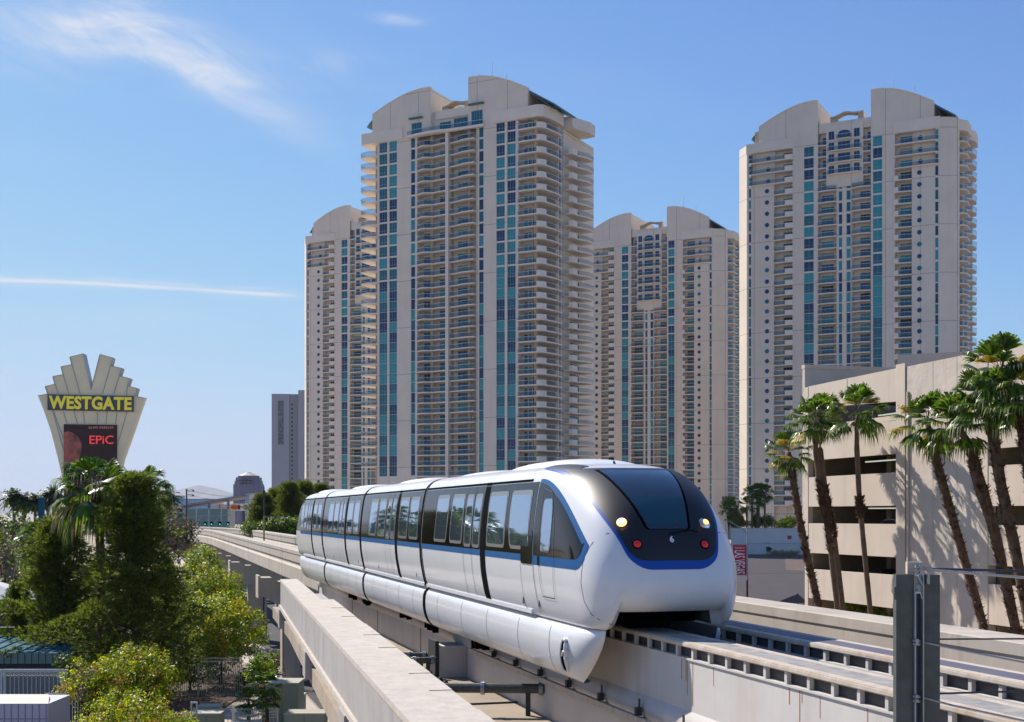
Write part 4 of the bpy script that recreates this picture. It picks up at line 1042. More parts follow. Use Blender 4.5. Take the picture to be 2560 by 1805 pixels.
# wiper and window spray marks
mb = MB(); mb.tube([Pfront(-0.1, 1.60)+Vector((.03, 0, 0)), Pfront(0.30, 1.66)+Vector((.04, 0, 0)), Pfront(0.42, 1.63)+Vector((.03, 0, 0))], 0.008, 5); mb.build('wiper', M['rubber'], fc)
fairing(fc, -5.35, 2.05, 0.80, 0.12); fairing(fc, -10.4, 1.8, 0.7, 0.07)
mb = MB(); mb.tube([(-2.9, 0.0, 2.8), (-2.95, 0, 2.87)], [0.03, 0.012], 8); mb.build('aerial', M['rubber'], fc)
for x in (-4.35, -7.0, -11.2): 
    mb = MB()
    rows = []
    for z in ZL[24:]: rows.append([(x-0.008, -W(z)-0.003 if z < 2.85 else -W(z), z+0.003), (x+0.008, -W(z)-0.003, z+0.003)])
    mb.grid(rows); mb.build('panel_seam', M['seam'], fc, fix=False)
for s in (-1, 1):
    o = skirt(fc, -12.95, 0, 1, s).build('skirt', M['white'], fc, smooth=True)
    for x in (-11.6, -9.2, -7.0, -4.7, -2.75):
        mb = MB(); mb.grid([[(x-0.008+0.04*q[0], s*(q[1]+0.003), q[0]), (x+0.008+0.04*q[0], s*(q[1]+0.003), q[0])] for q in SK[2:11]]); mb.build('panel_seam', M['seam'], fc, fix=False)
    # slot with its hood near the front of the skirt
    def Psk(x, z, s=s):
        w = interp(sorted(SK[1:11]), z); xe = -0.72 - 1.05*max(0, -z)**1.5/0.9; b = xe-1.5
        if x > b: q = min(1, (x-b)/(xe-b)); return Vector((x, s*(0.98+(w-0.98)*max(0, 1-q**2.5)**0.4), z))
        return Vector((x, s*w, z))
    loop = []
    for i in range(25):
        a = 2*math.pi*i/24; lx = 0.135*math.copysign(abs(math.cos(a))**0.6, math.cos(a)); lz = 0.29*math.copysign(abs(math.sin(a))**0.7, math.sin(a))
        x = -2.02 + lx + lz*0.42; z = -0.50 + lz; loop.append(Psk(x, z))
    mb = MB(); cen = Psk(-2.02, -0.50) + Vector((0, s*0.012, 0)); mb.grid([[cen + (p-cen)*0.05 + Vector((0, s*0.012, 0)) for p in loop], [p + Vector((0, s*0.012, 0)) for p in loop]])
    mb.build('skirt_slot', M['rubber'], fc, fix=False)
    mb = MB(); mb.tube([p + Vector((0.0, s*0.012, 0)) for p in loop], [0.018+0.03*max(0, math.cos(2*math.pi*i/24-0.4)) for i in range(25)], 8); 
    mb.tube([Psk(-2.05, -0.5)+Vector((0, s*.02, 0)), Psk(-1.88, -0.42)+Vector((0, s*.05, 0)), Psk(-1.74, -0.40)+Vector((0, s*.02, 0))], [0.02, 0.028, 0.02], 8)
    mb.build('slot_hood', M['white'], fc, smooth=True)
mb = MB(); mb.box(-12.9, -1.6, -0.98, 0.98, 0.07, 0.5); mb.box(-1.7, -0.45, -0.95, 0.95, 0.40, 0.6); mb.box(-12.9, -2.9, -0.9, -0.36, -0.75, 0.07); mb.box(-12.9, -2.9, 0.36, 0.9, -0.75, 0.07); mb.box(-1.35, -1.2, -0.36, 0.36, 0.02, 0.4); mb.box(-0.62, -0.56, -0.04, 0.04, 0.1, 0.42)
mb.build('underframe', M['rubber'], fc)
# ---- middle cars
def mid_car(A, Z):
    c = empty('middle_car'); c.parent = tr; L_ = A-Z
    mid_shell(c, Z+0.14, A-0.14)
    for s in (-1, 1):
        band(c, Z+0.16, A-0.16, s); stripe(c, Z+0.16, A-0.16, s)
        f = lambda q: A - q*L_/9.2
        car_details(c, A-0.1, Z+0.1, [('w', f(1.55), f(0.45), 0.25), ('w', f(2.95), f(1.75)), ('g', f(3.4), f(3.1)), ('d', f(4.12), f(3.42)), ('d', f(4.85), f(4.12)), ('w', f(6.1), f(5.0)), ('w', f(7.6), f(6.35), -0.2), ('s', f(8.3), 1.0)], s)
        mb = MB(); rows = [[(Z+0.16+(L_-0.32)*i/4, s*w, z) for i in range(5)] for (z, w) in SK]; mb.grid(rows); mb.build('skirt', M['white'], c, smooth=True)
        for q in (1.4, 3.3, 5.2, 7.4):
            x = A-q*L_/9.2; mb = MB(); mb.grid([[(x-0.008, s*(p[1]+0.003), p[0]), (x+0.008, s*(p[1]+0.003), p[0])] for p in SK[2:11]]); mb.build('panel_seam', M['seam'], c, fix=False)
        for q in (0.9, 6.4):
            strip_box(c, 'door_mark', M['seam'], A-q-0.02, A-q+0.02, s, W(0.35), W(0.35)+0.006, 0.27, 0.43)
    fairing(c, A-L_*0.5, L_*0.24, 0.72, 0.10)
    mb = MB(); mb.box(Z, A, -0.98, 0.98, 0.07, 0.5); mb.box(Z, A, -0.9, -0.36, -0.75, 0.07); mb.box(Z, A, 0.36, 0.9, -0.75, 0.07); mb.build('underframe', M['rubber'], c)
mid_car(J[0], J[1]); mid_car(J[1], J[2])
# ---- rear car
rc = empty('rear_car'); rc.parent = tr
mb_o = end_shell(rc, True)
for v_ in mb_o.data.vertices:
    if v_.co.x > -31.6: v_.co.x = -31.55 if v_.co.x > -29 else v_.co.x
for s in (-1, 1):
    band(rc, -38.6, J[2]-0.16, s); stripe(rc, -38.4, J[2]-0.16, s)
    car_details(rc, J[2]-0.1, -38.3, [('w', -32.95, -31.9, 0.2), ('w', -34.3, -33.2), ('g', -34.75, -34.45), ('d', -35.45, -34.77), ('d', -36.15, -35.45), ('w', -37.2, -36.3), ('w', -38.3, -37.4)], s)
    mb = skirt(None, -9.6, 0, 1, s); flipx(mb); mb.build('skirt', M['white'], rc, smooth=True)
    for x in (-33.5, -36.0, -38.2):
        mb = MB(); mb.grid([[(x-0.01, s*(p[1]+0.003), p[0]), (x+0.01, s*(p[1]+0.003), p[0])] for p in SK[2:11]]); mb.build('panel_seam', M['seam'], rc, fix=False)
    fn = (lambda s: (lambda a, b: Pside(a, b, s)))(s)
    patch(fn, [-TL+0.95+(38.6-0.95-(TL-38.6)*0)*0 + (1.65)*i/12 for i in range(13)], lambda x: 1.17, lambda x: 1.3+1.15*min(1, (x+TL-0.9)/1.7)**0.6, 8, 0.006, 0.01).build('cab_window', M['band'], rc, smooth=True, auto=40)
fairing(rc, -36.4, 2.2, 0.74, 0.11)
mb = MB(); mb.box(-TL+1.6, J[2], -0.98, 0.98, 0.07, 0.5); mb.box(-TL+1.6, J[2], -0.9, -0.36, -0.75, 0.07); mb.box(-TL+1.6, J[2], 0.36, 0.9, -0.75, 0.07); mb.build('underframe', M['rubber'], rc)
for x in J: bellows(x)
# bogie equipment that shows below the skirts
for x in (-9.6, -14.6, -24.5, -27.5, -18.0):
    mb = MB(); rnd = random.Random(int(-x*10))
    for i in range(7): mb.box(x+i*0.16, x+i*0.16+rnd.uniform(.06, .15), -0.95, -0.8, -1.02-rnd.random()*0.14, -0.9)
    mb.box(x, x+1.15, -0.93, -0.84, -0.98, -0.93); mb.build('bogie_gear', M['rubber'], tr)
# ------------------------------------------------------------------ guideway beams
def curve_pt(t, L, z, t0=146.0, k=1/230.0, tmax=420):
    # the track is straight up to t0, then bends left
    if t <= t0: return T(L, t, z), Vector((DX, DY, 0))
    c = T(0, t0); s = t-t0; r = 1/k
    a = min(s*k, 0.62); th = math.atan2(DX, DY)      # heading angle from +Y
    # walk the centre line of lateral 8.15
    p = T(8.15, t0, 0); n = 40; h = th; ds = s/n
    for i in range(n):
        h = th - min((i+0.5)*ds*k, 0.78); p = p + Vector((math.sin(h), math.cos(h), 0))*ds
    d = Vector((math.sin(h), math.cos(h), 0)); nr = Vector((math.cos(h), -math.sin(h), 0))
    p = p + nr*(L-8.15); p.z = z; return p, d
def sweep(mb, ts, L, prof):
    rows = []
    for t in ts:
        p, d = curve_pt(t, L, 0); nr = Vector((d.y, -d.x, 0))
        rows.append([p + nr*a + Vector((0, 0, z)) for a, z in prof])
    mb.grid([[*r, r[0]] for r in rows])
    for r in (rows[0], rows[-1]):
        n = len(mb.v); mb.v += [tuple(q) for q in r]; mb.f.append(tuple(range(n, n+len(r)))); mb.mi.append(mb.m)
Z0 = BEAM_Z
def fprof(h=0.33, zb=-1.65): # free-span beam: rounded top edges, groove, thicker foot
    return [(-h, -0.02), (-h+.03, 0), (h-.03, 0), (h, -0.02), (h, -0.20), (h-.03, -0.24), (h-.03, -0.62), (h-.09, -0.68), (h-.09, -0.80), (h+.02, -0.90), (h+.02, zb+.05), (h-.03, zb), (-h+.03, zb), (-h-.02, zb+.05), (-h-.02, -0.90), (-h+.09, -0.80), (-h+.09, -0.68), (-h+.03, -0.62), (-h+.03, -0.24), (-h, -0.20)]
far_ts = [60] + [70+8*i for i in range(44)]
mb = MB(); sweep(mb, [58.6] + far_ts[1:], LC, [(a, Z0+z-0.001) for a, z in fprof()])
nb = mb.build('guideway_beam', M['conc'], smooth=True, auto=30); tag(nb, 'long pale concrete guideway beam that leads from the tail of the train to the trees at left', 'guideway beam', 'concrete guideway beams')
ft = [2+4*i for i in range(15)] + far_ts[1:]
mb = MB(); sweep(mb, ft, 13.0, [(a, Z0+z) for a, z in fprof(0.42)])
o = mb.build('guideway_beam', M['conc'], smooth=True, auto=30); tag(o, 'farther concrete guideway beam with a rounded top edge, running past the foot of the garage', 'guideway beam', 'concrete guideway beams')
# beam seams
mbs = MB()
for L_, h in ((LC, .33), (13.0, .42)):
    for t in (74, 98, 120, 143, 12, 30, 50):
        if L_ == LC and t < 60: continue
        p, d = curve_pt(t, L_, 0)
        mbs.obox((p.x, p.y, Z0), (d.y, -d.x, 0), d, (0, 0, 1), -h-0.024, -h-0.015, -0.02, 0.02, -1.6, -0.02)
o = mbs.build('beam_joint', M['seam']); o.parent = nb
# near switch beams: flange on short posts, recessed web, ledge
def switch_beam(L_, t0, t1, label, top, foot=-2.2, rust=True, skew=0.0, conduit=True):
    r = thing('switch_beam', label, 'guideway beam', (0, 0, 0), 0, 'switch beams on the concrete deck')
    def B(mb, a0, a1, z0, z1, u0=t0, u1=t1):
        o = T(L_, 0); e = T(L_+skew, 100); d = (e-o).normalized(); nr = Vector((d.y, -d.x, 0))
        mb.obox((o.x, o.y, Z0), nr, d, (0, 0, 1), a0, a1, u0, u1, z0, z1)
    mb = MB(); B(mb, -0.33, 0.33, -0.075, -0.002); B(mb, -0.345, 0.345, -0.06, -0.02); mb.build('top_flange', M['rustedge'] if rust else M['conctop'], r)
    mb = MB(); B(mb, -0.17, 0.17, -0.002, 0.004); mb.build('running_surface', top, r)
    mb = MB(); n = int((t1-t0)/0.57)
    for i in range(n+1):
        u = t0+0.57*i
        B(mb, -0.315, -0.255, -0.235, -0.075, u, u+0.065); B(mb, 0.255, 0.315, -0.235, -0.075, u, u+0.065)
    o = mb.build('flange_post', M['concpale'], r); o['kind'] = 'stuff'
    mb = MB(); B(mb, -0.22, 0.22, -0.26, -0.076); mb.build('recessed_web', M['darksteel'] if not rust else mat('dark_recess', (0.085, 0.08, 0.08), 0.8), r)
    mb = MB(); B(mb, -0.325, 0.325, -0.262, -0.235); B(mb, -0.30, 0.30, foot, -0.262)
    wb = mb.build('web', M['concpale'], r)
    mb = MB()
    o_ = T(L_, 0); e = T(L_+skew, 100); d = (e-o_).normalized(); nr = Vector((d.y, -d.x, 0))
    for sg in (-1, 1):
        rows = []
        for u in (t0, t1):
            rows.append([o_ + d*u + nr*sg*(0.30+0.075*max(0, math.sin(math.pi*j/8))) + Vector((0, 0, Z0-1.02-0.05*j)) for j in range(9)])
        mb.grid(rows)
    mb.build('side_rib', M['concpale'], r, smooth=True)
    return r, (o_, d, nr)
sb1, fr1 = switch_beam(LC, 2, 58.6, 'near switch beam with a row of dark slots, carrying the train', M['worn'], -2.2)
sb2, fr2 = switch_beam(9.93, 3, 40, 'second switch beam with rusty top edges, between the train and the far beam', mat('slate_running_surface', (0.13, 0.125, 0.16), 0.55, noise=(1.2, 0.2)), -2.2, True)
# fittings on the near beam
o_, d_, n_ = fr1
def on1(mb, a0, a1, u0, u1, z0, z1): mb.obox((o_.x, o_.y, Z0), n_, d_, (0, 0, 1), a0, a1, u0, u1, z0, z1)
mb = MB(); on1(mb, -0.52, -0.46, 4, 30, -1.43, -1.35); on1(mb, -0.53, -0.45, 4, 30, -1.35, -1.33); cr = mb.build('power_rail', M['rustedge'], sb1)
mb = MB()
for i in range(14):
    u = 5.2+1.75*i; on1(mb, -0.46, -0.30, u, u+0.05, -1.42, -1.36); on1(mb, -0.50, -0.40, u-.02, u+0.07, -1.33, -1.20); on1(mb, -0.44, -0.42, u, u+0.05, -1.2, -1.06)
    on1(mb, -0.33, -0.302, u-.06, u+.11, -1.45, -1.25)
br = mb.build('rail_bracket', M['darksteel'], sb1)
for (u0, u1, z) in ((12.9, 14.6, -1.02), (10.9, 12.55, -1.05)):
    mb = MB(); on1(mb, -0.40, -0.38, u0, u1, z, z+0.02); on1(mb, -0.40, -0.38, u0, u1, z-0.07, z-0.05); on1(mb, -0.385, -0.33, u0, u1, z-0.05, z)
    on1(mb, -0.33, -0.30, u0, u1, z-.08, z+.03); mb.build('cable_channel', M['galvlight'], sb1)
mb = MB(); on1(mb, -0.40, -0.302, 12.6, 12.85, -1.14, -0.98); on1(mb, -0.31, -0.301, 12.52, 12.93, -1.2, -0.88); mb.build('junction_box', M['galvlight'], sb1)
rnd = random.Random(5); mb = MB()
for i in range(16):
    u = rnd.uniform(8, 18); w = rnd.uniform(.008, .02); l = rnd.uniform(.15, .7)
    on1(mb, -0.3035, -0.3005, u, u+w, -0.27-l, -0.265)
mb.build('rust_run', M['rustmark'], sb1)
# drips and vertical pipes on the beam side below the train
mb = MB()
for u in (31, 36.5, 43.5, 49): on1(mb, -0.33, -0.302, u, u+0.05, -2.15, -0.7)
mb.build('downpipe', M['conctop'], sb1)
# ------------------------------------------------------------------ piers
def pier(t, zt=None, col_w=1.4, label='', L_=8.45, tip=6.5, Lfar=None):
    zt = Z0-1.70; r = thing('guideway_pier', label, 'pier', tuple(T(L_, t)), R(16.2), 'concrete piers under the guideway')
    mb = MB(); mb.box(-0.7, 0.7, -0.55, 0.55, 0, zt-0.9); mb.box(-0.62, 0.62, -0.62, 0.62, 0, zt-0.9); mb.build('column', M['conc'], r)
    mb = MB(); a = tip-L_
    mb.slabxz([(a, zt), (a, zt-1.05), (a+0.25, zt-1.1), (-0.75, zt-1.7), (0.75, zt-1.7), (4.2, zt-1.7), (6.6, zt-1.05), (6.6, zt), (5.6, zt), (5.2, zt-.25), (3.9, zt-.25), (3.5, zt-.5), (1.6, zt-.5), (1.2, zt-.25), (-0.9, zt-.25), (-1.3, zt)], -0.75, 0.75)
    mb.box(a-0.12, a-0.002, -0.82, 0.82, zt-1.15, zt+0.12); mb.build('crosshead', M['conc'], r)
    mb = MB(); mb.box(3.6, 4.9, -0.6, 0.6, 0, zt-1.6); mb.build('column', M['conc'], r)
    mb = MB(); mb.tube([(0.45, -0.68, 0.2), (0.45, -0.68, zt-1.0)], 0.05, 6); mb.tube([(0.3, -0.70, 0.9), (0.6, -0.70, 0.9)], 0.05, 6); mb.build('drain_pipe', M['darksteel'], r)
names = {74: 'pier nearest the camera, its column seen under the grey walkway beam', 98: 'pier second from the grey walkway beam, its column rising beside the road', 120: 'pier with its column partly behind the yellow-green trees, third from the walkway beam', 143: 'pier with only its crosshead clear of the trees, fourth from the walkway beam', 166: 'most distant pier still visible, where the guideway bends'}
for t_ in (74, 98, 120, 143, 166): pier(t_, label='concrete ' + names[t_])
# ------------------------------------------------------------------ deck and walkway beam
dk = thing('switch_deck', 'tan concrete deck under the switch beams', 'deck')
mb = MB(); mb.prism([tp(5.2, 47), tp(2.6, 6), tp(18, 2), tp(15.2, 40), tp(14.2, 57), tp(5.6, 57)], Z0-2.65, Z0-2.18); mb.build('slab', M['deck'], dk)
def wk(x, y, z): # point on a horizontal plane at height z below a photo pixel column
    d = (EYE-z)*F/(y-YH); return Vector((gx(x, d), d, z))
ZW = 7.02
a0 = wk(701, 1448, ZW); a1 = wk(988, 1761, ZW); da = (a1-a0).normalized(); na = Vector((-da.y, da.x, 0))
if na.x < 0: na = -na
wl = 47.0
wkb = thing('walkway_beam', 'grey board-marked concrete walkway beam sloping out of the lower edge of the picture', 'walkway beam')
mb = MB(); mb.obox(a0, da, na, (0, 0, 1), 0, wl, 0.0, 0.62, -1.02, -0.10); mb.build('beam', M['concgrey'], wkb)
mb = MB(); mb.obox(a0, da, na, (0, 0, 1), -0.02, 33.2, -0.015, 0.66, -0.098, 0.0); mb.obox(a0, da, na, (0, 0, 1), 33.22, wl, -0.015, 0.66, -0.098, 0.002); mb.build('coping', M['conclight'], wkb)
mb = MB(); mb.obox(a0, da, na, (0, 0, 1), 0, wl, -0.07, 0.02, -1.12, -1.0); mb.obox(a0, da, na, (0, 0, 1), 0, wl, 0.0, 1.0, -1.25, -1.022); mb.build('foot_ledge', M['conclight'], wkb)
us = [12, 15.5, 18.4, 20.8, 23.6, 26.2, 28.4, 30.4, 32.4, 34.4, 36.4]
for i, (u0, u1) in enumerate(zip(us, us[1:])):
    mb = MB(); mb.obox(a0, da, na, (0, 0, 1), u0+0.01, u1-0.01, 0.662, 1.05, -0.06-0.01*(i % 2), -0.02-0.01*(i % 3)); mb.build('cover_plate', M['conclight'], wkb)
mb = MB(); mb.obox(a0, da, na, (0, 0, 1), 8, wl, 0.664, 1.0, -1.3, -0.09); mb.build('inner_kerb', M['concgrey'], wkb)
for u, w in ((0.1, 1.1), (15.5, 1.1), (26.5, 1.1)):
    mb = MB(); mb.obox(a0, da, na, (0, 0, 1), u, u+w, -0.10, 0.9, -1.85, -1.121); mb.build('corbel', M['concgrey'], wkb)
mb = MB(); p0 = a0+da*22; mb.tube([(p0.x+.3, p0.y, 0), (p0.x+.3, p0.y, ZW-1.25)], 0.06, 8); mb.build('prop', M['fencedark'], wkb)
# switch machinery
ZD = Z0-2.18
def at_deck(x, y, z=None): return wk(x, y, ZD if z is None else z)
def machine(name, label, cat, parts, group=None):
    r = thing(name, label, cat, (0, 0, 0), 0, group)
    for nm, mb, m_ in parts: mb.build(nm, m_, r)
    return r
def tube_between(label, p, q, r_, m_=M['galv'], clamps=True):
    m1 = MB(); m1.tube([p, q], r_, 12); parts = [('tube', m1, m_)]
    d = (q-p).normalized()
    for f in (0.02, 0.45, 0.9): c = p+(q-p)*f; m2 = MB(); m2.tube([c-d*0.04, c+d*0.04], r_*1.35, 12); parts.append(('clamp', m2, M['galvlight']))
    for f in (0.1, 0.8): c = p+(q-p)*f; m3 = MB(); m3.box(c.x-0.05, c.x+0.05, c.y-0.05, c.y+0.05, ZD, c.z-r_*.5); parts.append(('foot', m3, M['darksteel']))
    return machine('steel_strut', label, 'strut', parts, 'steel struts across the switch deck')
tube_between('long grey steel strut across the deck under the nose end of the train', at_deck(1062, 1719, ZD+.55), at_deck(1385, 1722, ZD+.55), 0.10)
tube_between('upper thin steel strut between the walkway beam and the switch beam', at_deck(983, 1636, ZD+.55), at_deck(1070, 1637, ZD+.55), 0.06)
tube_between('lower steel strut just in front of the upper one beside the concrete plinth', at_deck(990, 1653, ZD+.45), at_deck(1090, 1650, ZD+.45), 0.08)
p = at_deck(1100, 1694); m1 = MB(); m1.obox(p, n_, d_, (0, 0, 1), 0, 2.4, 0, 1.0, 0, 0.78); m2 = MB(); m2.obox(p, n_, d_, (0, 0, 1), -0.10, -0.002, 0.1, 0.9, 0, 0.9)
machine('machine_plinth', 'pale concrete plinth with a dark steel end plate under the train', 'plinth', [('block', m1, M['concpale']), ('end_plate', m2, M['darksteel'])])
for i, (x, y) in enumerate(((1068, 1628), (1085, 1630))):
    p = at_deck(x, y); m1 = MB(); m1.tube([p+Vector((0, 0, .15)), p+Vector((0, 0, .42))], [0.22, 0.16], 12); m1.tube([p+Vector((0, 0, .42)), p+Vector((0.05, 0.2, 1.35))], 0.035, 6)
    m2 = MB(); m2.box(p.x-.25, p.x+.25, p.y-.3, p.y+.2, ZD, ZD+.15)
    machine('switch_motor', ('left' if i == 0 else 'right') + ' dark switch motor with a rod up to the beam', 'switch motor', [('motor', m1, M['darksteel']), ('base', m2, M['darksteel'])], 'switch motors on the deck')
for (x, y, h, l) in ((1222, 1655, 0.9, 'dark upright bracket with crossbars under the front skirt'), (1235, 1700, 0.55, 'short grey valve stand beside the long strut')):
    p = at_deck(x, y+12); m1 = MB(); m1.tube([p, p+Vector((0, 0, h))], 0.03, 8); m2 = MB(); m2.box(p.x-.16, p.x+.16, p.y-.02, p.y+.02, p.z+h*.62, p.z+h*.68); m2.box(p.x-.12, p.x+.12, p.y-.02, p.y+.02, p.z+h*.5, p.z+h*.55)
    machine('deck_bracket', l, 'bracket', [('post', m1, M['darksteel']), ('crossbar', m2, M['darksteel'])])
for i in range(6):
    p = at_deck(1050+i*13, 1672+i*8); m1 = MB(); m1.tube([p, p+Vector((0, 0, .05)), p+Vector((0, 0, .11))], [0.07, 0.06, 0.03], 8)
    o = m1.build('anchor_bolt', M['darksteel']); tag(o, ['farthest', 'second farthest', 'third farthest', 'third nearest', 'second nearest', 'nearest'][i] + ' of six small dark anchor bolts in a row on the deck', 'bolt', 'anchor bolts on the deck')
m1 = MB(); p = at_deck(1120, 1765); m1.obox(p, n_, d_, (0, 0, 1), -0.1, 2.8, 0, 0.06, 0, 0.035); o = m1.build('deck_joint_bar', M['darksteel']); tag(o, 'thin dark bar lying across the sunny tan deck', 'bar')
# ------------------------------------------------------------------ steel post and cables close to the camera
DP = 4.0
pr = thing('cable_post', 'grey galvanised steel post with cable clamps, close to the camera at the lower right', 'post', (gx(2292, DP), DP, EYE-2.2))
def bx2(mb, x0, x1, y0, y1, d0, d1):  # photo px rectangle at distance DP, depths offset in metres
    X = gx(2292, DP); Zb = EYE-2.2
    mb.box(gx(x0, DP)-X, gx(x1, DP)-X, d0, d1, hz(y1, DP)-Zb, hz(y0, DP)-Zb)
mb = MB(); bx2(mb, 2243, 2286, 1436, 2900, 0.0, 0.006); bx2(mb, 2240, 2244.5, 1436, 2900, -0.002, 0.03); bx2(mb, 2235, 2246, 1467, 1499, -0.004, -0.0025); mb.build('flange_plate', M['galv'], pr)
mb = MB(); bx2(mb, 2312, 2350, 1437, 2900, 0.0, 0.006); bx2(mb, 2310, 2313.5, 1437, 2900, -0.002, 0.03); mb.build('flange_plate', M['galv'], pr)
mb = MB(); bx2(mb, 2287, 2302.5, 1484, 2900, 0.010, 0.014); mb.build('web_plate', M['galvblue'], pr)
mb = MB(); bx2(mb, 2283.5, 2287.5, 1478, 2900, -0.012, 0.05); bx2(mb, 2303, 2306.5, 1410, 2900, -0.016, 0.05); mb.build('web_edge', M['galvlight'], pr)
mb = MB(); bx2(mb, 2276, 2306, 1406, 1436, 0.03, 0.05); mb.build('rusty_top_plate', M['rustedge'], pr)
mb = MB(); bx2(mb, 2311, 2317, 1435, 1459, -0.03, -0.003); bx2(mb, 2288, 2303, 1434, 1480, -0.006, 0.002); mb.build('top_tab', M['galvlight'], pr)
mb = MB()
X = gx(2292, DP); Zb = EYE-2.2
def pp(x, y, dd=0.0): return (gx(x, DP)-X, dd, hz(y, DP)-Zb)
mb.tube([pp(2283, 1415, -.02), pp(2305, 1421, -.02)], 0.005, 8); mb.tube([pp(2284, 1427, -.02), pp(2306, 1419, -.025)], 0.005, 8)
mb.tube([pp(2295, 1405, -.025), pp(2301, 1432, -.02)], 0.006, 8); mb.tube([pp(2290, 1438, -.015), pp(2303, 1462, -.015)], 0.0045, 8)
mb.build('cable_clamp', M['galvlight'], pr, smooth=True, auto=40)
for y in (1600, 1608, 1739, 1750):
    mb = MB(); mb.tube([pp(2279, y, -.012), pp(2297, y+2, -.012)], 0.004, 8); mb.tube([pp(2288, y-4, -.016), pp(2288, y+4, -.016)], 0.006, 8); mb.build('cable_clamp', M['galvlight'], pr, smooth=True, auto=40)
for y in (1462, 1475): mb = MB(); mb.tube([pp(2290, y, -.01), pp(2293, y, -.01)], 0.005, 8); mb.build('bolt', M['galvlight'], pr)
def cable(label, pts, r_, dark_to=None, m_=None):
    P_ = [px(x, y, d) for x, y, d in pts]; mb = MB(); n = 40
    # gentle interpolation along the polyline with a twisted strand look
    out = []; rr = []
    for i in range(n+1):
        f = i/n*(len(P_)-1); k = min(int(f), len(P_)-2); q = P_[k].lerp(P_[k+1], f-k); out.append(q); rr.append(r_)
    mb.tube(out, rr, 8); o = mb.build('tension_cable', m_ or M['cable'], smooth=True, auto=50); return tag(o, label, 'cable', 'tensioned steel cables on the post')
cable('topmost bright twisted steel cable running right from the top of the steel post', [(2308, 1423, 4.0), (2560, 1444, 3.9), (2700, 1456, 3.8)], 0.0042)
cable('dark cable just above the topmost bright one, level to the right edge', [(2308, 1422, 4.1), (2560, 1427.5, 4.2), (2700, 1430, 4.3)], 0.0042, m_=M['cabledark'])
cable('upper pair of middle cables, level dark one leaving the post', [(2306, 1598, 4.1), (2560, 1597, 4.3), (2700, 1597, 4.4)], 0.0028, m_=M['darksteel'])
cable('middle twisted cable that drops to the right, its first stretch sleeved dark', [(2306, 1605, 4.0), (2386, 1622, 3.95), (2560, 1656, 3.8), (2700, 1684, 3.7)], 0.0030)
cable('lowest level dark cable leaving the post', [(2306, 1735, 4.1), (2560, 1728, 4.3), (2700, 1724, 4.4)], 0.0034, m_=M['darksteel'])
cable('lowest twisted cable that drops to the right corner', [(2306, 1743, 4.0), (2375, 1762, 3.95), (2560, 1802, 3.8), (2700, 1832, 3.7)], 0.0032)
# ------------------------------------------------------------------ parking garage at the right
G0 = Vector((gx(2012, 87), 87, 0)); G1 = Vector((gx(2560, 64.4), 64.4, 0)); gd = (G1-G0).normalized(); gn = Vector((-gd.y, gd.x, 0))
if gn.x < 0: gn = -gn       # inward (to the right, away from the tracks)
ga = thing('parking_garage', 'cream concrete parking garage with long openings, behind the palms at the right', 'garage', tuple(G0), 0)
def gu(x):  # distance along the wall for a photo column
    k = (x-CX)/F; return (k*G0.y - G0.x)/(gd.x - k*gd.y)
def gz(y, u): p = G0 + gd*u; return hz(y, p.y)
TOP = 9.6 + 8.62
uc0, uc1 = gu(2241), gu(2262); ur0 = gu(2466); ue = 40.0
def GB(mb, u0, u1, w0, w1, z0, z1): mb.obox((0, 0, 0), gd, gn, (0, 0, 1), u0, u1, w0, w1, z0, z1)
def GS(mb, u0, u1, w0, w1, za0, za1, zb0, zb1): # spandrel with a slope: bottom and top height at both ends
    pts = []
    n = len(mb.v)
    for (u, z0, z1) in ((u0, za0, za1), (u1, zb0, zb1)):
        for w in (w0, w1):
            for z in (z0, z1): p = gd*u + gn*w; mb.v.append((p.x, p.y, z))
    # 0:u0w0z0 1:u0w0z1 2:u0w1z0 3:u0w1z1 4:u1w0z0 5:u1w0z1 6:u1w1z0 7:u1w1z1
    for q in ((0,1,5,4),(2,6,7,3),(0,4,6,2),(1,3,7,5),(0,2,3,1),(4,5,7,6)): mb.f.append(tuple(n+i for i in q)); mb.mi.append(mb.m)
# the stair bay wall and columns
mb = MB(); GB(mb, 0, 0.45, 0, 0.5, 0, TOP-0.05); mb.build('column', M['garage'], ga)
mb = MB(); GB(mb, uc0-0.02, uc0+0.95, -0.02, 0.5, 0, TOP+0.2); mb.build('column', M['garage'], ga)
mb = MB(); GB(mb, uc0+0.95, uc1+0.9, 0.55, 0.9, 0, TOP-0.1); mb.build('recess_strip', M['garage'], ga)
mb = MB(); GB(mb, uc1+0.1, gu(2448), 0.05, 0.5, 0, TOP-0.02); mb.build('blank_wall', M['garagerough'], ga)
mb = MB(); GB(mb, gu(2448), ur0+0.1, 0.0, 0.5, 0, TOP-0.01); mb.build('column', M['garage'], ga)
def zat(pts, u): return interp(pts, u) if len(pts) > 2 else pts[0][1] + (pts[1][1]-pts[0][1])*(u-pts[0][0])/(pts[1][0]-pts[0][0])
uL = 0.45; uR = uc0-0.02
def zy(yl, yr): return gz(yl, uL), gz(yr, uR)
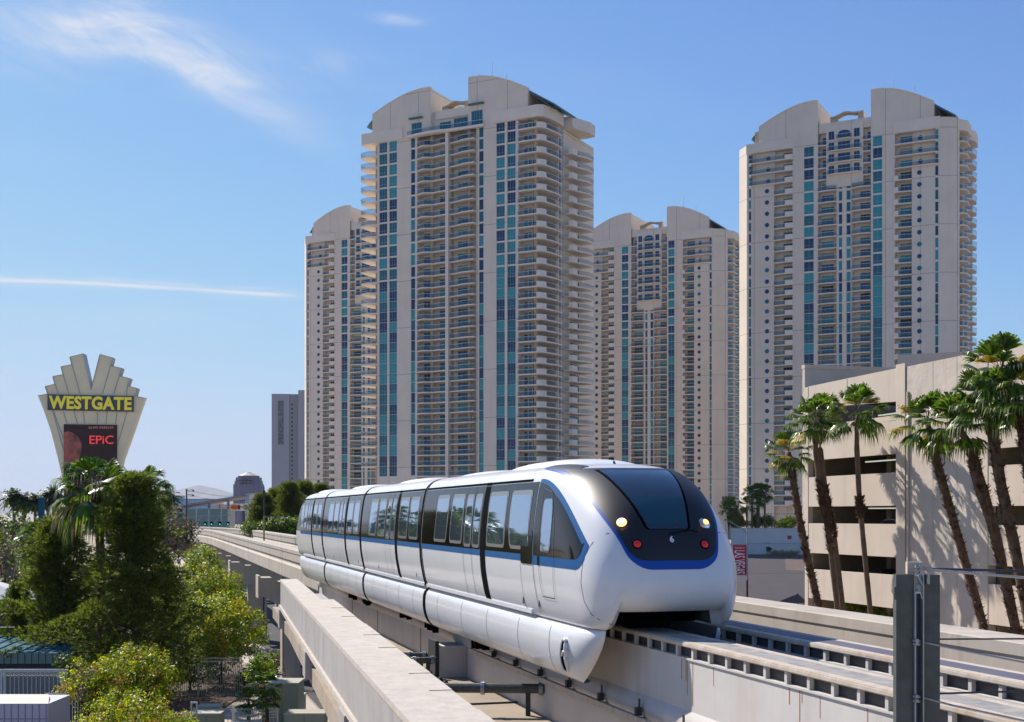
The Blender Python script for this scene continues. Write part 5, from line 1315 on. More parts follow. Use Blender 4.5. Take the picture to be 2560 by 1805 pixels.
# left bay spandrels: photo rows (top-left, top-right) and (bottom-left, bottom-right)
Z2 = lambda Y: 820+Y*.3583
rows = [((Z2(408), Z2(280)), (Z2(560), Z2(512))), ((Z2(700), Z2(645)), (Z2(925), Z2(876))), ((Z2(1042), Z2(1007)), (Z2(1246), Z2(1240))), ((Z2(1362), Z2(1368)), (Z2(1568), Z2(1600)))]
zts = []
for i, ((tl, tr_), (bl, br_)) in enumerate(rows):
    a1, b1 = zy(tl, tr_); a0_, b0_ = zy(bl, br_)
    mb = MB(); GS(mb, uL, uR, 0.03, 0.35, a0_, a1, b0_, b1); mb.build('spandrel', M['garage'], ga); zts.append((a0_, a1, b0_, b1))
a1, b1 = zy(1330+315*.2934, 1330+370*.2934); a0_, b0_ = zy(1330+560*.2934, 1330+655*.2934)
mb = MB(); GS(mb, uL, uR, 0.03, 0.35, a0_, a1, b0_, b1); mb.build('spandrel', M['garage'], ga); zts.append((a0_, a1, b0_, b1))
mb = MB(); GS(mb, uL, uR, 0.03, 0.35, 0, 1.0, 0, 1.0); mb.build('spandrel', M['garage'], ga)
# next bay to the right
mb = MB(); GB(mb, ur0+0.1, ue, 0.03, 0.35, 13.0, TOP); mb.build('spandrel', M['garage'], ga)
H_ = 3.1; base = gz(1313, gu(2500))
for k in range(-3, 3):
    zt = base + H_*k
    if zt < 0.5 or zt > 12.5: continue
    mb = MB(); GB(mb, ur0+0.1, ue, 0.03, 0.35, max(0, zt-2.1+0.0), zt); mb.build('spandrel', M['garage'], ga)
for u in (uL+2.2, ue-6, ur0+7, ur0+14):
    pass
# vertical panel joints on the walls
for u in (uL+5.2, gu(2330), gu(2390)):
    mb = MB(); GB(mb, u, u+0.03, 0.02 if u < uR else 0.04, 0.049, 0.6 if u > uR else zts[0][0]+.05, TOP-0.05); mb.build('panel_joint', M['seam'] if u < uR else M['concgrey'], ga)
mb = MB(); GB(mb, uc1+0.3, uc1+0.42, -0.08, 0.04, 0, TOP-1.5); mb.build('drain_pipe', M['garage'], ga)
# floors and interior
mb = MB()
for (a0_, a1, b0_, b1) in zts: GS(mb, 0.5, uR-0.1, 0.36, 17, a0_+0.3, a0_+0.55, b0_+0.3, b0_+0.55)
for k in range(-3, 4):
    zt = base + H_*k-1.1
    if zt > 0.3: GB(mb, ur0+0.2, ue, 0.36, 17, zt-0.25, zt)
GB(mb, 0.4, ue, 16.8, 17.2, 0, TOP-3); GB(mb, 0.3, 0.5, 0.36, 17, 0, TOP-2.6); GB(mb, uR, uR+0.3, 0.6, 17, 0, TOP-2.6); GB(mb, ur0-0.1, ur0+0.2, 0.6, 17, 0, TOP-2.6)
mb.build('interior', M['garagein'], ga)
mb = MB(); GB(mb, 0.5, ue, 0.5, 30, TOP-3.0, TOP-2.7); mb.build('roof_deck', M['garage'], ga)
for (u, w) in ((2.0, 5), (uR-2, 6), (ur0+3, 3)):
    mb = MB(); GB(mb, u, u+.6, w, w+.6, 0, TOP-3.4); mb.build('inner_column', M['garage'], ga)
for (z_, u0, u1) in ((zts[1][0]+0.0, 3.4, 8.6), (zts[2][0]+0.05, 3.8, 8.3), (zts[3][0]+0.1, 8.4, 9.4), (zts[0][0]-.6, 5.0, 9.5)):
    mb = MB(); GB(mb, u0, u1, 2.6, 2.75, z_-0.22, z_-0.14); mb.build('tube_light', M['lighttube'], ga)
mb = MB(); GB(mb, ur0+0.6, ur0+5, 2.6, 2.75, base-0.0+1.0-.12, base+1.0-.06); mb.build('tube_light', M['lighttube'], ga)
# raised block at the back with its long parapet
bk = thing('garage_end_wall', 'flat cream parapet wall rising behind the top deck of the garage', 'wall', tuple(G0))
mb = MB(); GB(mb, -0.35, 0.0, 0.0, 16, 8, TOP+1.25); mb.build('wall_face', M['garagerough'], bk); mb = MB(); GB(mb, -0.4, 0.05, -0.03, 16.1, TOP+1.251, TOP+1.5); mb.build('coping', M['garage'], bk)
bk2 = thing('distant_garage_wing', 'pale flat building edge with a dark slot, top right behind the garage roof line', 'building', (gx(2420, 150), 150, 0))
mb = MB(); x0 = 0; mb.obox((0, 0, 0), Vector((1, -0.48, 0)).normalized(), Vector((.48, 1, 0)).normalized(), (0, 0, 1), -8, 40, 0, 6, 5, hz(878, 150)); mb.build('wall', M['garage'], bk2)
mb = MB(); mb.obox((0, 0, 0), Vector((1, -0.48, 0)).normalized(), Vector((.48, 1, 0)).normalized(), (0, 0, 1), 4.4, 7.2, -0.05, 0.1, hz(878, 150)-1.3, hz(878, 150)-.9); mb.build('slot', M['darksteel'], bk2)
# parked cars seen as dark shapes through the openings
def car(label, u, w, z, m_):
    p = G0 + gd*u + gn*w; r = thing('parked_car', label, 'car', (p.x, p.y, z), math.atan2(gd.y, gd.x), 'cars parked inside the garage')
    prof = [(-2.2, 0.35), (-2.2, 0.75), (-1.9, 0.88), (-1.1, 0.95), (-0.45, 1.42), (0.75, 1.46), (1.5, 1.0), (2.1, 0.9), (2.25, 0.6), (2.2, 0.35)]
    mb = MB(); mb.slabxz(prof, -0.85, 0.85); mb.build('body', m_, r)
    mb = MB(); mb.slabxz([(-0.98, 1.0), (-0.45, 1.36), (0.7, 1.40), (1.3, 1.02)], -0.86, 0.86); mb.build('window', M['darkopen'], r)
    for x in (-1.4, 1.4):
        for y in (-0.8, 0.8):
            mb = MB(); mb.tube([(x, y-0.1, 0.33), (x, y+0.1, 0.33)], 0.33, 14); mb.build('wheel', M['cartyre'], r)
car('dark car parked inside the garage, second opening from the bottom, near the thin palm', 6.6, 3.2, zts[3][1]-1.15, M['carpaint'])
car('dark low car at the left of the lowest full garage opening', 4.2, 3.6, gz(1330+330*.2934, 3)-1.3, M['carpaint'])
car('dark car at the right of the lowest full garage opening, beside the first', 9.0, 3.6, gz(1330+350*.2934, 8)-1.3, M['carpaint'])
# ------------------------------------------------------------------ fan palms
def fan_leaf(mb, base, dirv, plen, flen, rnd, droop=0.5, nl=16, m=0, spread=2.3):
    d = dirv.normalized(); side = d.cross(Vector((0, 0, 1)))
    if side.length < 0.05: side = Vector((1, 0, 0))
    side.normalize(); up = side.cross(d).normalized()
    p1 = base + d*plen*0.5; p2 = base + d*plen - Vector((0, 0, 0.10*plen))
    mb.m = 1; w = 0.018
    mb.quad(base-side*w, base+side*w, p1+side*w, p1-side*w); mb.quad(p1-side*w, p1+side*w, p2+side*w, p2-side*w)
    mb.m = m
    for i in range(nl):
        a = spread*((i+0.5)/nl - 0.5) + rnd.uniform(-.04, .04); l = flen*(0.72+0.28*math.cos(a))*rnd.uniform(.9, 1.06)
        dv = (d*math.cos(a) + side*math.sin(a) + up*0.22*(1 - abs(a)*0.9)).normalized()
        ww = l*spread/nl*0.5; t = dv.cross(up).normalized()
        fold = up*ww*(0.5 if i % 2 else -0.5)
        q0 = p2; q1 = p2 + dv*l*0.55 - Vector((0, 0, droop*0.14*l)); q2 = p2 + dv*l*0.82 - Vector((0, 0, droop*0.42*l)); q3 = p2 + dv*l*0.93 - Vector((0, 0, droop*(0.85+0.3*rnd.random())*l))
        mb.quad(q0-t*ww*.1, q0+t*ww*.1, q1+t*ww+fold, q1-t*ww); mb.quad(q1-t*ww, q1+t*ww+fold, q2+t*ww*.45, q2-t*ww*.45)
        if rnd.random() < 0.25: mb.m = 2
        mb.tri(q2-t*ww*.45, q2+t*ww*.45, q3); mb.m = m
def palm_crown(seed, n=30, plen=1.0, flen=1.05, yellow=0.12, nl=16, drp=0.0):
    rnd = random.Random(seed); mb = MB()
    for i in range(n):
        az = i*2.39996+rnd.uniform(-.3, .3); f = (i+0.5)/n
        el = R(74 - drp*0.7 - (120-drp*0.4)*f**0.95 + rnd.uniform(-16, 16))
        d = Vector((math.cos(az)*math.cos(el), math.sin(az)*math.cos(el), math.sin(el)))
        fan_leaf(mb, Vector((0, 0, 0.1*(1-f))), d, plen*rnd.uniform(.8, 1.15), flen*rnd.uniform(.85, 1.1), rnd, 0.25+0.7*f*f+drp*0.012, nl, 3 if rnd.random() < yellow and f > 0.3 else 0)
    me_o = mb.build('palm_crown_source', [M['palmleaf'], M['bark'], M['palmdry'], M['palmyellow']], fix=False); me = me_o.data; bpy.data.objects.remove(me_o); return me
def palm_trunk(pts, rads, boots, seed, parent, dense=420):
    rnd = random.Random(seed); mb = MB(); n = 24; out = []; rr = []
    P_ = [Vector(p) for p in pts]
    for i in range(n+1):
        f = i/n*(len(P_)-1); k = min(int(f), len(P_)-2); out.append(P_[k].lerp(P_[k+1], f-k)); rr.append((rads[k]+(rads[k+1]-rads[k])*(f-k))*(1+0.05*math.sin(i*2.1)))
    mb.tube(out, rr, 10); tr_ = mb.build('trunk', M['bark'], parent, smooth=True)
    if boots:
        mb = MB(); b0, b1 = boots; L_ = len(out)-1
        for i in range(dense):
            f = (b0+(b1-b0)*rnd.random()); k = min(int(f*L_), L_-1); c = out[k].lerp(out[k+1], f*L_-k); r_ = rr[k]
            a = rnd.uniform(0, 2*math.pi); d = Vector((math.cos(a), math.sin(a), 0)); s_ = Vector((-math.sin(a), math.cos(a), 0)); l = rnd.uniform(.14, .30); w = rnd.uniform(.06, .11)
            e = c + d*(r_+l*0.75) + Vector((0, 0, l*rnd.uniform(-.3, .8)))
            b = c + d*r_*0.85
            mb.quad(b-s_*w, b+s_*w, e+s_*w*.35, e-s_*w*.35); mb.tri(b-s_*w+Vector((0, 0, -.09)), b+s_*w+Vector((0, 0, -.09)), e)
        mb.build('old_leaf_boots', M['barkdark'], tr_, fix=False)['kind'] = 'stuff'
CR = [palm_crown(100+i) for i in range(4)]
CRD = [palm_crown(300+i, 34, 0.9, 1.05, 0.06, 16, 26) for i in range(2)]
CRS = [palm_crown(200+i, 24, 0.7, 1.0, 0.05, 10) for i in range(2)]
def palm(label, d, crown, pts, rad=0.19, boots=None, s=1.0, k=0, seed=1, fat=None, group='tall fan palms in front of the garage'):
    b = pts[-1]; base = Vector((gx(b[0], d), d, 0)); extra = b[1]
    zb = hz(b[1], d)
    sl = (b[0]-pts[-2][0])/max(1, (b[1]-pts[-2][1]))
    bx = gx(b[0]+ (YH+9.6*F/d - b[1])*sl*0.5, d)
    r = thing('fan_palm', label, 'palm tree', (bx, d, 0), 0, group)
    P_ = [(0, 0, 0)] + [(gx(x, d)-bx, 0.0, hz(y, d)) for x, y in reversed(pts)] + [(gx(crown[0], d)-bx, 0, hz(crown[1], d))]
    rads = [rad*1.15] + ([rad*q for q in (fat or [1.0]*len(pts))]) + [rad*0.6]
    palm_trunk(P_, rads, boots, seed, r)
    from_mesh('crown', CRD[k % 2] if 'behind' in group else CR[k % 4], r, P_[-1], rz=seed*1.3, scale=(s*.87, s*.87, s*0.82))
palm('leftmost tall fan palm, its trunk leaning left against the garage corner', 80, (1972, 1130), [(1980, 1180), (1997, 1290), (2020, 1400), (2045, 1506)], 0.22, (0.12, 0.88), 1.0, 0, 1)
palm('second fan palm from the left with a slim upper trunk', 77, (2036, 1052), [(2040, 1130), (2050, 1225), (2072, 1330), (2093, 1518)], 0.17, (0.35, 0.66), 1.12, 1, 2)
palm('third fan palm from the left, its bare trunk crossing behind the second', 79, (2052, 1035), [(2050, 1120), (2062, 1220), (2085, 1340), (2107, 1518)], 0.17, (0.4, 0.62), 1.0, 2, 3)
palm('straight slim fan palm with one shaggy collar midway up its trunk', 74, (2142, 1028), [(2142, 1120), (2148, 1240), (2160, 1370), (2176, 1530)], 0.15, (0.52, 0.6), 1.15, 3, 4)
palm('fan palm left of the blank wall shadows with yellow hanging leaves', 62.5, (2318, 1055), [(2335, 1130), (2360, 1220), (2400, 1360), (2459, 1565)], 0.21, (0.1, 0.85), 1.15, 0, 5)
palm('fan palm with a thick shaggy knob below its crown, right of the blank wall', 61, (2392, 1062), [(2428, 1120), (2440, 1180), (2490, 1340), (2541, 1580)], 0.24, (0.1, 0.78), 1.2, 1, 6, fat=[1.0, 1.0, 1.25, 0.8])
palm('tall fan palm near the right edge with a thick rough trunk', 59.5, (2462, 1005), [(2482, 1080), (2500, 1200), (2535, 1360), (2580, 1590)], 0.25, (0.1, 0.9), 1.2, 2, 7)
palm('tallest fan palm crown at the right edge over the garage roof line', 58.5, (2505, 935), [(2540, 1010), (2556, 1080), (2575, 1200), (2605, 1500)], 0.23, (0.1, 0.85), 1.3, 3, 8)
palm('fan palm whose crown is cut by the right edge of the picture', 57.5, (2566, 985), [(2572, 1060), (2580, 1200), (2600, 1350), (2630, 1600)], 0.24, (0.1, 0.9), 1.2, 0, 9)
# ------------------------------------------------------------------ trees and shrubs
def rdir(rnd):
    z = rnd.uniform(-1, 1); a = rnd.uniform(0, 2*math.pi); r = math.sqrt(1-z*z); return Vector((r*math.cos(a), r*math.sin(a), z))
def pine_mesh(seed, h=12.0, r=2.9, n_cl=270, z0=0.18):
    rnd = random.Random(seed); mb = MB(); br = []
    for i in range(n_cl):
        f = rnd.random()**0.8; z = h*(z0 + (1-z0)*f)
        az = rnd.uniform(0, 2*math.pi); env = r*min(1.0, (1-f)*1.5+0.10)*(0.70+0.34*math.sin(f*21+seed+az*0.5))
        lump = 0.68+0.40*math.sin(az*3+z*0.9+seed)+0.28*math.sin(az*5-z*1.7)
        q = env*lump*rnd.uniform(0.35, 1.0)**0.5; c = Vector((q*math.cos(az), q*math.sin(az), z))
        if q > 0.6 and rnd.random() < 0.5: br.append((Vector((0, 0, z-q*0.35)), c))
        R_ = rnd.uniform(0.28, 0.62)
        for j in range(rnd.randint(24, 38)):
            d = rdir(rnd); p = c + Vector((d.x*R_*1.15, d.y*R_*1.15, d.z*R_*0.6)); out = (d + Vector((math.cos(az)*.6, math.sin(az)*.6, 0.75))).normalized()
            for k in range(7):
                e = (out + rdir(rnd)*0.62).normalized()*rnd.uniform(.15, .28); s_ = e.cross(rdir(rnd)).normalized()*0.020
                mb.tri(p-s_, p+s_, p+e)
    o = mb.build('pine_crown_source', M['pine'], fix=False); me = o.data; bpy.data.objects.remove(o)
    tb = MB(); tb.tube([(0, 0, 0), (0.1, 0, h*0.4), (-0.05, 0.05, h*0.8), (0, 0, h*0.97)], [0.26, 0.2, 0.1, 0.03], 9)
    for a, b in br[:60]: tb.tube([a, a.lerp(b, 0.5)+Vector((0, 0, .1)), b], [0.06, 0.04, 0.015], 5)
    o = tb.build('pine_trunk_source', M['pinebark'], smooth=True); tm = o.data; bpy.data.objects.remove(o)
    return me, tm
def leafy_mesh(seed, rx, ry, rz, n_cl, per, size, mats_w, lump=0.25, flat=0.0, twigs=0.0, cl_r=0.35, low=-0.6):
    # mats_w: list of (material index, weight)
    rnd = random.Random(seed); mb = MB(); cc = []
    blobs = [(rdir(rnd), rnd.uniform(.55, 1.0)) for _ in range(9)]
    tot = sum(w for _, w in mats_w)
    for i in range(n_cl):
        d = rdir(rnd)
        if d.z < low: d.z = -d.z*0.5
        sc = 1.0 + lump*(max(d.dot(b[0])*b[1] for b in blobs)-0.75)*1.6
        q = rnd.uniform(0.3, 1.0)**0.45*sc; c = Vector((d.x*rx*q, d.y*ry*q, d.z*rz*q)); cc.append(c)
        pick = rnd.random()*tot; acc = 0; mi = 0
        for m_i, w in mats_w:
            acc += w
            if pick <= acc: mi = m_i; break
        R_ = cl_r*rnd.uniform(.6, 1.2)
        for j in range(per):
            p = c + rdir(rnd)*R_*rnd.random()**0.5
            n = (d*0.8 + rdir(rnd)*0.9 + Vector((0, 0, .35))).normalized(); t = n.cross(rdir(rnd)).normalized(); b = n.cross(t); s_ = size*rnd.uniform(.6, 1.25)
            mb.m = mi if rnd.random() > 0.12 else mats_w[rnd.randrange(len(mats_w))][0]
            mb.quad(p - t*s_, p + b*s_*0.45, p + t*s_, p - b*s_*0.45)
    return mb, cc
def leafy(name, label, cat, x, y, d, w, hgt, zc, seed, mats, mats_w, n_cl=120, per=22, size=0.1, group=None, lump=0.3, cl_r=0.35, trunk=True, depth=None, zbase=0.0, bare=0):
    # x = photo column of the middle; w, hgt in metres; zc = height of the middle
    X = gx(x, d); r = thing(name, label, cat, (X, d, zbase), 0, group)
    mb, cc = leafy_mesh(seed, w/2, (depth or w)/2, hgt/2, n_cl, per, size, mats_w, lump, cl_r=cl_r)
    mb.v = [(v[0], v[1], v[2]+zc-zbase) for v in mb.v]
    mb.build('crown', mats, r, fix=False)
    rnd = random.Random(seed); tb = MB(); zb = zc-zbase
    tb.tube([(0, 0, 0), (0.05, 0, max(0.1, zb*0.5)), (0, 0, zb)], [0.05+w*0.02, 0.04+w*0.015, 0.03], 7)
    for c in cc[:26 + bare]: tb.tube([(0, 0, max(0.1, zb*0.45)), (c.x*.5, c.y*.5, zb+c.z*.35), (c.x, c.y, zb+c.z)], [0.035, 0.022, 0.008], 4)
    tb.build('trunk', M['pinebark'], r)
    return r
PA = pine_mesh(1, 12.2, 2.9, 380); PB = pine_mesh(2, 9.6, 3.0, 300, 0.15)
def pine(label, x, d, k, s, rz, grp=None, zb=0.0):
    r = thing('pine_tree', label, 'pine tree', (gx(x, d), d, zb), rz, grp); r.scale = (s[0], s[0], s[1])
    me, tm = (PA, PB)[k]; from_mesh('crown', me, r); from_mesh('trunk', tm, r); return r
pine('tall dark pine whose tip overlaps the fan palm crown', 335, 58, 0, (1.22, 0.92), 0.4)
pine('bushy pine left of the tall dark pine, beside the teal roof', 150, 64, 1, (1.28, 0.97), 1.7)
pine('pine right behind the tall dark pine, nearest the yellow-green trees', 412, 66, 1, (0.75, 0.72), 2.6)
pine('pale low pine bough mass at the left edge above the teal roof', 45, 66, 1, (0.62, 0.62), 4.0)
pine('dark pine behind the two big pines, between their trunks', 245, 68, 1, (0.85, 0.72), 5.1)
# fan palms behind the pines
palm('fan palm with a wide drooping crown standing before the cream sign', 60, (240, 1222), [(244, 1260), (250, 1330), (252, 1500), (252, 1660)], 0.19, (0.3, 0.95), 1.45, 1, 21, group='fan palms behind the pines')
palm('smaller fan palm half hidden behind the tip of the tall dark pine', 66, (358, 1222), [(352, 1270), (350, 1400), (350, 1600)], 0.17, (0.5, 0.9), 1.1, 2, 22, group='fan palms behind the pines')
palm('low fan palm among the pines at the left, pale tips', 68, (100, 1350), [(100, 1380), (100, 1480), (100, 1600)], 0.2, None, 0.95, 3, 23, group='fan palms behind the pines')
OL = [M['olive'], M['orange'], M['greenleaf'], M['barebrown']]
leafy('ornamental_tree', 'rounded yellow-green tree right of the pines, above the dark metal fence', 'tree', 552, 0, 72, 5.0, 4.6, 2.9, 51, OL, [(0, 6), (2, 2.2), (1, .7)], 340, 34, 0.10, 'yellow-green trees', cl_r=0.5)
leafy('ornamental_tree', 'yellow-green tree under the guideway behind the rounded one', 'tree', 527, 0, 92, 4.6, 5.2, 3.5, 52, OL, [(0, 6), (2, 2.6), (1, .3)], 260, 30, 0.11, 'yellow-green trees', cl_r=0.5)
leafy('ornamental_tree', 'narrow yellow-green tree farthest along the guideway, its top at the beam', 'tree', 505, 0, 112, 3.8, 5.2, 4.3, 53, OL, [(0, 6), (2, 2.4)], 200, 28, 0.12, 'yellow-green trees', cl_r=0.5)
leafy('ornamental_tree', 'small yellow-green tree close to the pier column by the road', 'tree', 588, 0, 97, 2.6, 3.4, 2.2, 54, OL, [(0, 5), (2, 3)], 110, 26, 0.10, 'yellow-green trees', cl_r=0.45)
leafy('ornamental_tree', 'orange-tinged leafy tree before the pale screen fence, lower left', 'tree', 340, 0, 51, 3.9, 2.9, 2.95, 55, OL, [(0, 6), (1, 2.2), (2, 1)], 300, 34, 0.07, 'yellow-green trees', cl_r=0.32, bare=12)
leafy('ornamental_tree', 'left bough of leaves with brown twigs beside the pale screen fence', 'tree', 222, 0, 50, 2.6, 2.5, 2.75, 56, OL, [(0, 5), (1, 1.6), (2, 1.2), (3, .7)], 130, 26, 0.065, 'yellow-green trees', cl_r=0.28, bare=14)
leafy('ornamental_tree', 'yellow shrub top cut by the lower edge of the picture, before the orange-tinged tree', 'tree', 330, 0, 44, 4.3, 2.8, 2.0, 57, OL, [(0, 7), (1, 1.4), (2, .8)], 300, 32, 0.065, 'yellow-green trees', cl_r=0.3)
leafy('ornamental_tree', 'small yellow shrub at the lower edge, left of the pale railing', 'tree', 462, 0, 43.5, 1.3, 1.5, 2.0, 58, OL, [(0, 7), (2, 1)], 60, 26, 0.065, 'yellow-green trees', cl_r=0.25)
GL = [M['greenleaf'], M['darkleaf'], M['barebrown'], M['olive']]
leafy('shrub', 'dark green undergrowth under the pines', 'shrub', 330, 0, 66, 7.5, 2.6, 1.3, 61, GL, [(0, 2), (1, 6)], 200, 26, 0.10, 'shrubs under the pines', cl_r=0.5)
leafy('shrub', 'leafy shrub with bright leaves between the trunks of the pines', 'shrub', 230, 0, 60, 3.2, 2.2, 2.6, 62, GL, [(0, 3), (1, 4), (3, 1)], 90, 24, 0.09, 'shrubs under the pines', cl_r=0.4)
leafy('shrub', 'small shrub with broad green leaves just above the orange-tinged tree', 'shrub', 330, 0, 58, 1.9, 1.3, 2.6, 63, GL, [(0, 4), (1, 2)], 50, 24, 0.09, 'shrubs under the pines', cl_r=0.3)
leafy('shrub', 'dark shrub at the right foot of the rounded yellow-green tree', 'shrub', 475, 0, 69, 4.2, 2.4, 1.2, 64, GL, [(1, 6), (0, 1)], 120, 24, 0.10, 'shrubs under the pines', cl_r=0.45)
leafy('shrub', 'dry brown bush beside the pier column', 'shrub', 688, 0, 76, 2.2, 1.6, 0.8, 65, GL, [(0, 2), (2, 2), (1, 1)], 60, 22, 0.09, 'shrubs near the pier', cl_r=0.35)
leafy('shrub', 'low green bush left of the dry brown bush', 'shrub', 650, 0, 70, 2.6, 1.4, 0.7, 66, GL, [(0, 3), (1, 3)], 70, 22, 0.09, 'shrubs near the pier', cl_r=0.4)
leafy('shrub', 'green plant low against the foot of the column', 'shrub', 700, 0, 63, 1.1, 0.8, 0.4, 67, GL, [(0, 3), (3, 1)], 30, 20, 0.07, 'shrubs near the pier', cl_r=0.25)
for i, (x, d) in enumerate(((2125, 84), (2150, 84), (2190, 83), (2225, 80))):
    leafy('shrub', ['bright green plant at the foot of the garage between the second and third palms', 'bright green plant left of the slim palm foot', 'bright green plant right of the slim palm foot', 'dark plant at the foot of the garage near the steel post'][i], 'shrub', x, 0, d, 1.3, 1.0, 3.3 - (0 if i < 3 else .3), 70+i, GL, [(0, 4), (3, 2)], 30, 20, 0.08, 'plants at the foot of the garage', cl_r=0.3)
# low fan palms by the pale green cabinets
def low_palm(label, x, y, d, s, k, lean=0.0):
    r = thing('young_fan_palm', label, 'palm', (gx(x, d), d, 0), k*1.1, 'young fan palms by the cabinets'); z = hz(y, d)
    mb = MB(); mb.tube([(0, 0, 0), (lean*.5, 0, z*0.5), (lean, 0, z)], [0.13*s+.05, 0.12*s+.04, 0.06], 8); mb.build('trunk', M['barkdark'], r)
    from_mesh('crown', CRS[k % 2], r, (lean, 0, z), rz=k, scale=(s, s, s*0.8))
low_palm('young fan palm left of the larger pale green cabinet', 660, 1715, 55, 0.62, 0); low_palm('small bright fan palm lowest in front of the mulch', 622, 1748, 53, 0.45, 1)
low_palm('small fan palm rising behind the pale railing corner', 668, 1748, 51, 0.4, 2)
leafy('shrub', 'spiky green bush between the fence end and the walkway beam', 'shrub', 648, 0, 66, 1.6, 1.8, 1.4, 90, GL, [(0, 4), (3, 2)], 60, 24, 0.09, 'shrubs near the pier', cl_r=0.35)
leafy('shrub', 'dense dark hedge far behind the pines, left', 'shrub', 230, 0, 98, 10, 4.5, 2.6, 91, GL, [(1, 6), (0, 3)], 220, 26, 0.14, 'hedges behind the pines', cl_r=0.7)
leafy('shrub', 'dense dark hedge far behind the pines, right', 'shrub', 420, 0, 92, 6.5, 4.5, 2.8, 92, GL, [(1, 5), (0, 4)], 200, 26, 0.13, 'hedges behind the pines', cl_r=0.6)
leafy('shrub', 'green hedge behind the dark metal fence', 'shrub', 520, 0, 75, 5.5, 2.6, 1.5, 93, GL, [(1, 6), (0, 2)], 160, 26, 0.10, 'hedges behind the pines', cl_r=0.5)
# tree belt right of the road behind the guideway
tb_grp = 'trees behind the tail of the train'
for i, (x, y, d, sx, sz, l) in enumerate(((655, 1245, 175, 1.5, 1.0, 'dark tree left in the belt behind the tail of the train, beside the thin pole'), (690, 1232, 180, 1.6, 1.08, 'dark tree second in the belt, under the lavender-grey hotel'), (725, 1228, 172, 1.5, 1.12, 'dark tree third in the belt, at the foot of the left rear tower'), (762, 1222, 178, 1.5, 1.16, 'tree top rising just over the roof of the rear car'), (800, 1228, 182, 1.5, 1.12, 'tree top over the roof of the second car from the rear'), (635, 1275, 182, 1.0, 0.8, 'small dark tree at the left end of the belt'))):
    pine(l, x, d, i % 2, (sx, sz*(1.25 if i % 2 else 1.0)), i*1.3, tb_grp)
for i, (x, y, l) in enumerate(((668, 1318, 'round bright shrub left of the lamp post behind the guideway'), (690, 1310, 'bright shrub in the middle by the blue street banner'), (722, 1308, 'largest bright shrub close to the tail of the train'), (630, 1322, 'low bright shrub left of the thin pole'), (735, 1325, 'bright shrub touching the tail of the train'))):
    d = 150; leafy('shrub', l, 'shrub', x, 0, d, 2.6, 3.0, max(1.5, hz(y, d)-.6), 80+i, GL, [(0, 4), (1, 3), (3, 1)], 60, 18, 0.16, 'bright shrubs behind the guideway', cl_r=0.5)
# ------------------------------------------------------------------ tall hotel sign far left
SD = 600.0
def zs1(X, Y): return (X*0.33101, 850+Y*0.33101)
sg = thing('hotel_sign', 'tall fan-shaped cream roadside sign reading WESTGATE with a dark screen below', 'sign', (gx(228, SD), SD, 0)); sgx = gx(228, SD)
def S(X, Y): x, y = zs1(X, Y); return (gx(x, SD)-sgx, hz(y, SD))
outl = [(287,423),(363,408),(343,352),(417,335),(401,277),(478,262),(464,202),(544,187),(530,130),(630,106),(690,375),(757,110),(851,136),(836,196),(920,215),(901,272),(981,292),(964,347),(1037,367),(1020,424),(1093,440),(1060,530),(990,735),(930,900),(890,1080),(885,1400),(485,1400),(480,1080),(440,905),(385,690),(330,530)]
mb = MB(); mb.slabxz([S(*p) for p in outl], 0, 3.5); o = mb.build('fan_face', M['signcream'], sg)
mb = MB()
for a, b in zip(outl[:21], outl[1:21]):
    p, q = S(*a), S(*b); dx, dz = q[0]-p[0], q[1]-p[1]; l = math.hypot(dx, dz); nx, nz_ = -dz/l*0.22, dx/l*0.22
    mb.slabxz([p, q, (q[0]+nx, q[1]+nz_), (p[0]+nx, p[1]+nz_)], -0.5, 3.8)
mb.build('edge_trim', M['signedge'], sg)
for a, b in (((363,408),(500,900)),((417,335),(440,405)),((478,262),(520,405)),((544,187),(605,405)),((836,196),(775,405)),((901,272),(860,405)),((964,347),(955,420)),((405,540),(485,760)),((480,540),(505,630)),((560,540),(585,635)),((630,540),(640,635)),((738,545),(735,635)),((810,545),(800,635)),((885,545),(872,640)),((960,545),(890,790))):
    p, q = S(*a), S(*b); dx, dz = q[0]-p[0], q[1]-p[1]; l = math.hypot(dx, dz); nx, nz_ = -dz/l*0.16, dx/l*0.16
    mb = MB(); mb.slabxz([(p[0]-nx, p[1]-nz_), (q[0]-nx, q[1]-nz_), (q[0]+nx, q[1]+nz_), (p[0]+nx, p[1]+nz_)], -0.25, -0.01); mb.build('rib', M['signedge'], sg)
mb = MB(); mb.slabxz([S(365, 412), S(1012, 425), S(1012, 543), S(365, 530)], -1.2, -0.3); mb.build('name_panel', M['signdark'], sg)
pcx, pcz = S(689, 477)
tilt = Matrix.Rotation(R(-1.1), 4, 'Y')
def xz_mat(x, y, z, rot=0.0): return Matrix.Translation((x, y, z)) @ Matrix.Rotation(rot, 4, 'Y') @ Matrix.Rotation(R(90), 4, 'X')
tw = text_obj('letters', 'WESTGATE', M['signyellow'], 8.6, sg, None, 1.0, 0.15, bold=0.32, spacing=1.06)
ws = [v.co.x for v in tw.data.vertices]; k_ = (S(1003, 0)[0]-S(378, 0)[0])/(max(ws)-min(ws)); mid = (max(ws)+min(ws))/2
hs = [v.co.y for v in tw.data.vertices]; kh = (hz(zs1(0, 428)[1], SD)-hz(zs1(0, 528)[1], SD))/(max(hs)-min(hs)); mh = (max(hs)+min(hs))/2
for v in tw.data.vertices: v.co.x = (v.co.x-mid)*k_; v.co.y = (v.co.y-mh)*kh
tw.matrix_local = xz_mat(pcx, -1.4, pcz, R(1.1))
scr = MB(); scr.slabxz([S(487, 637), S(886, 643), S(886, 1400), S(487, 1400)], -1.0, -0.3)
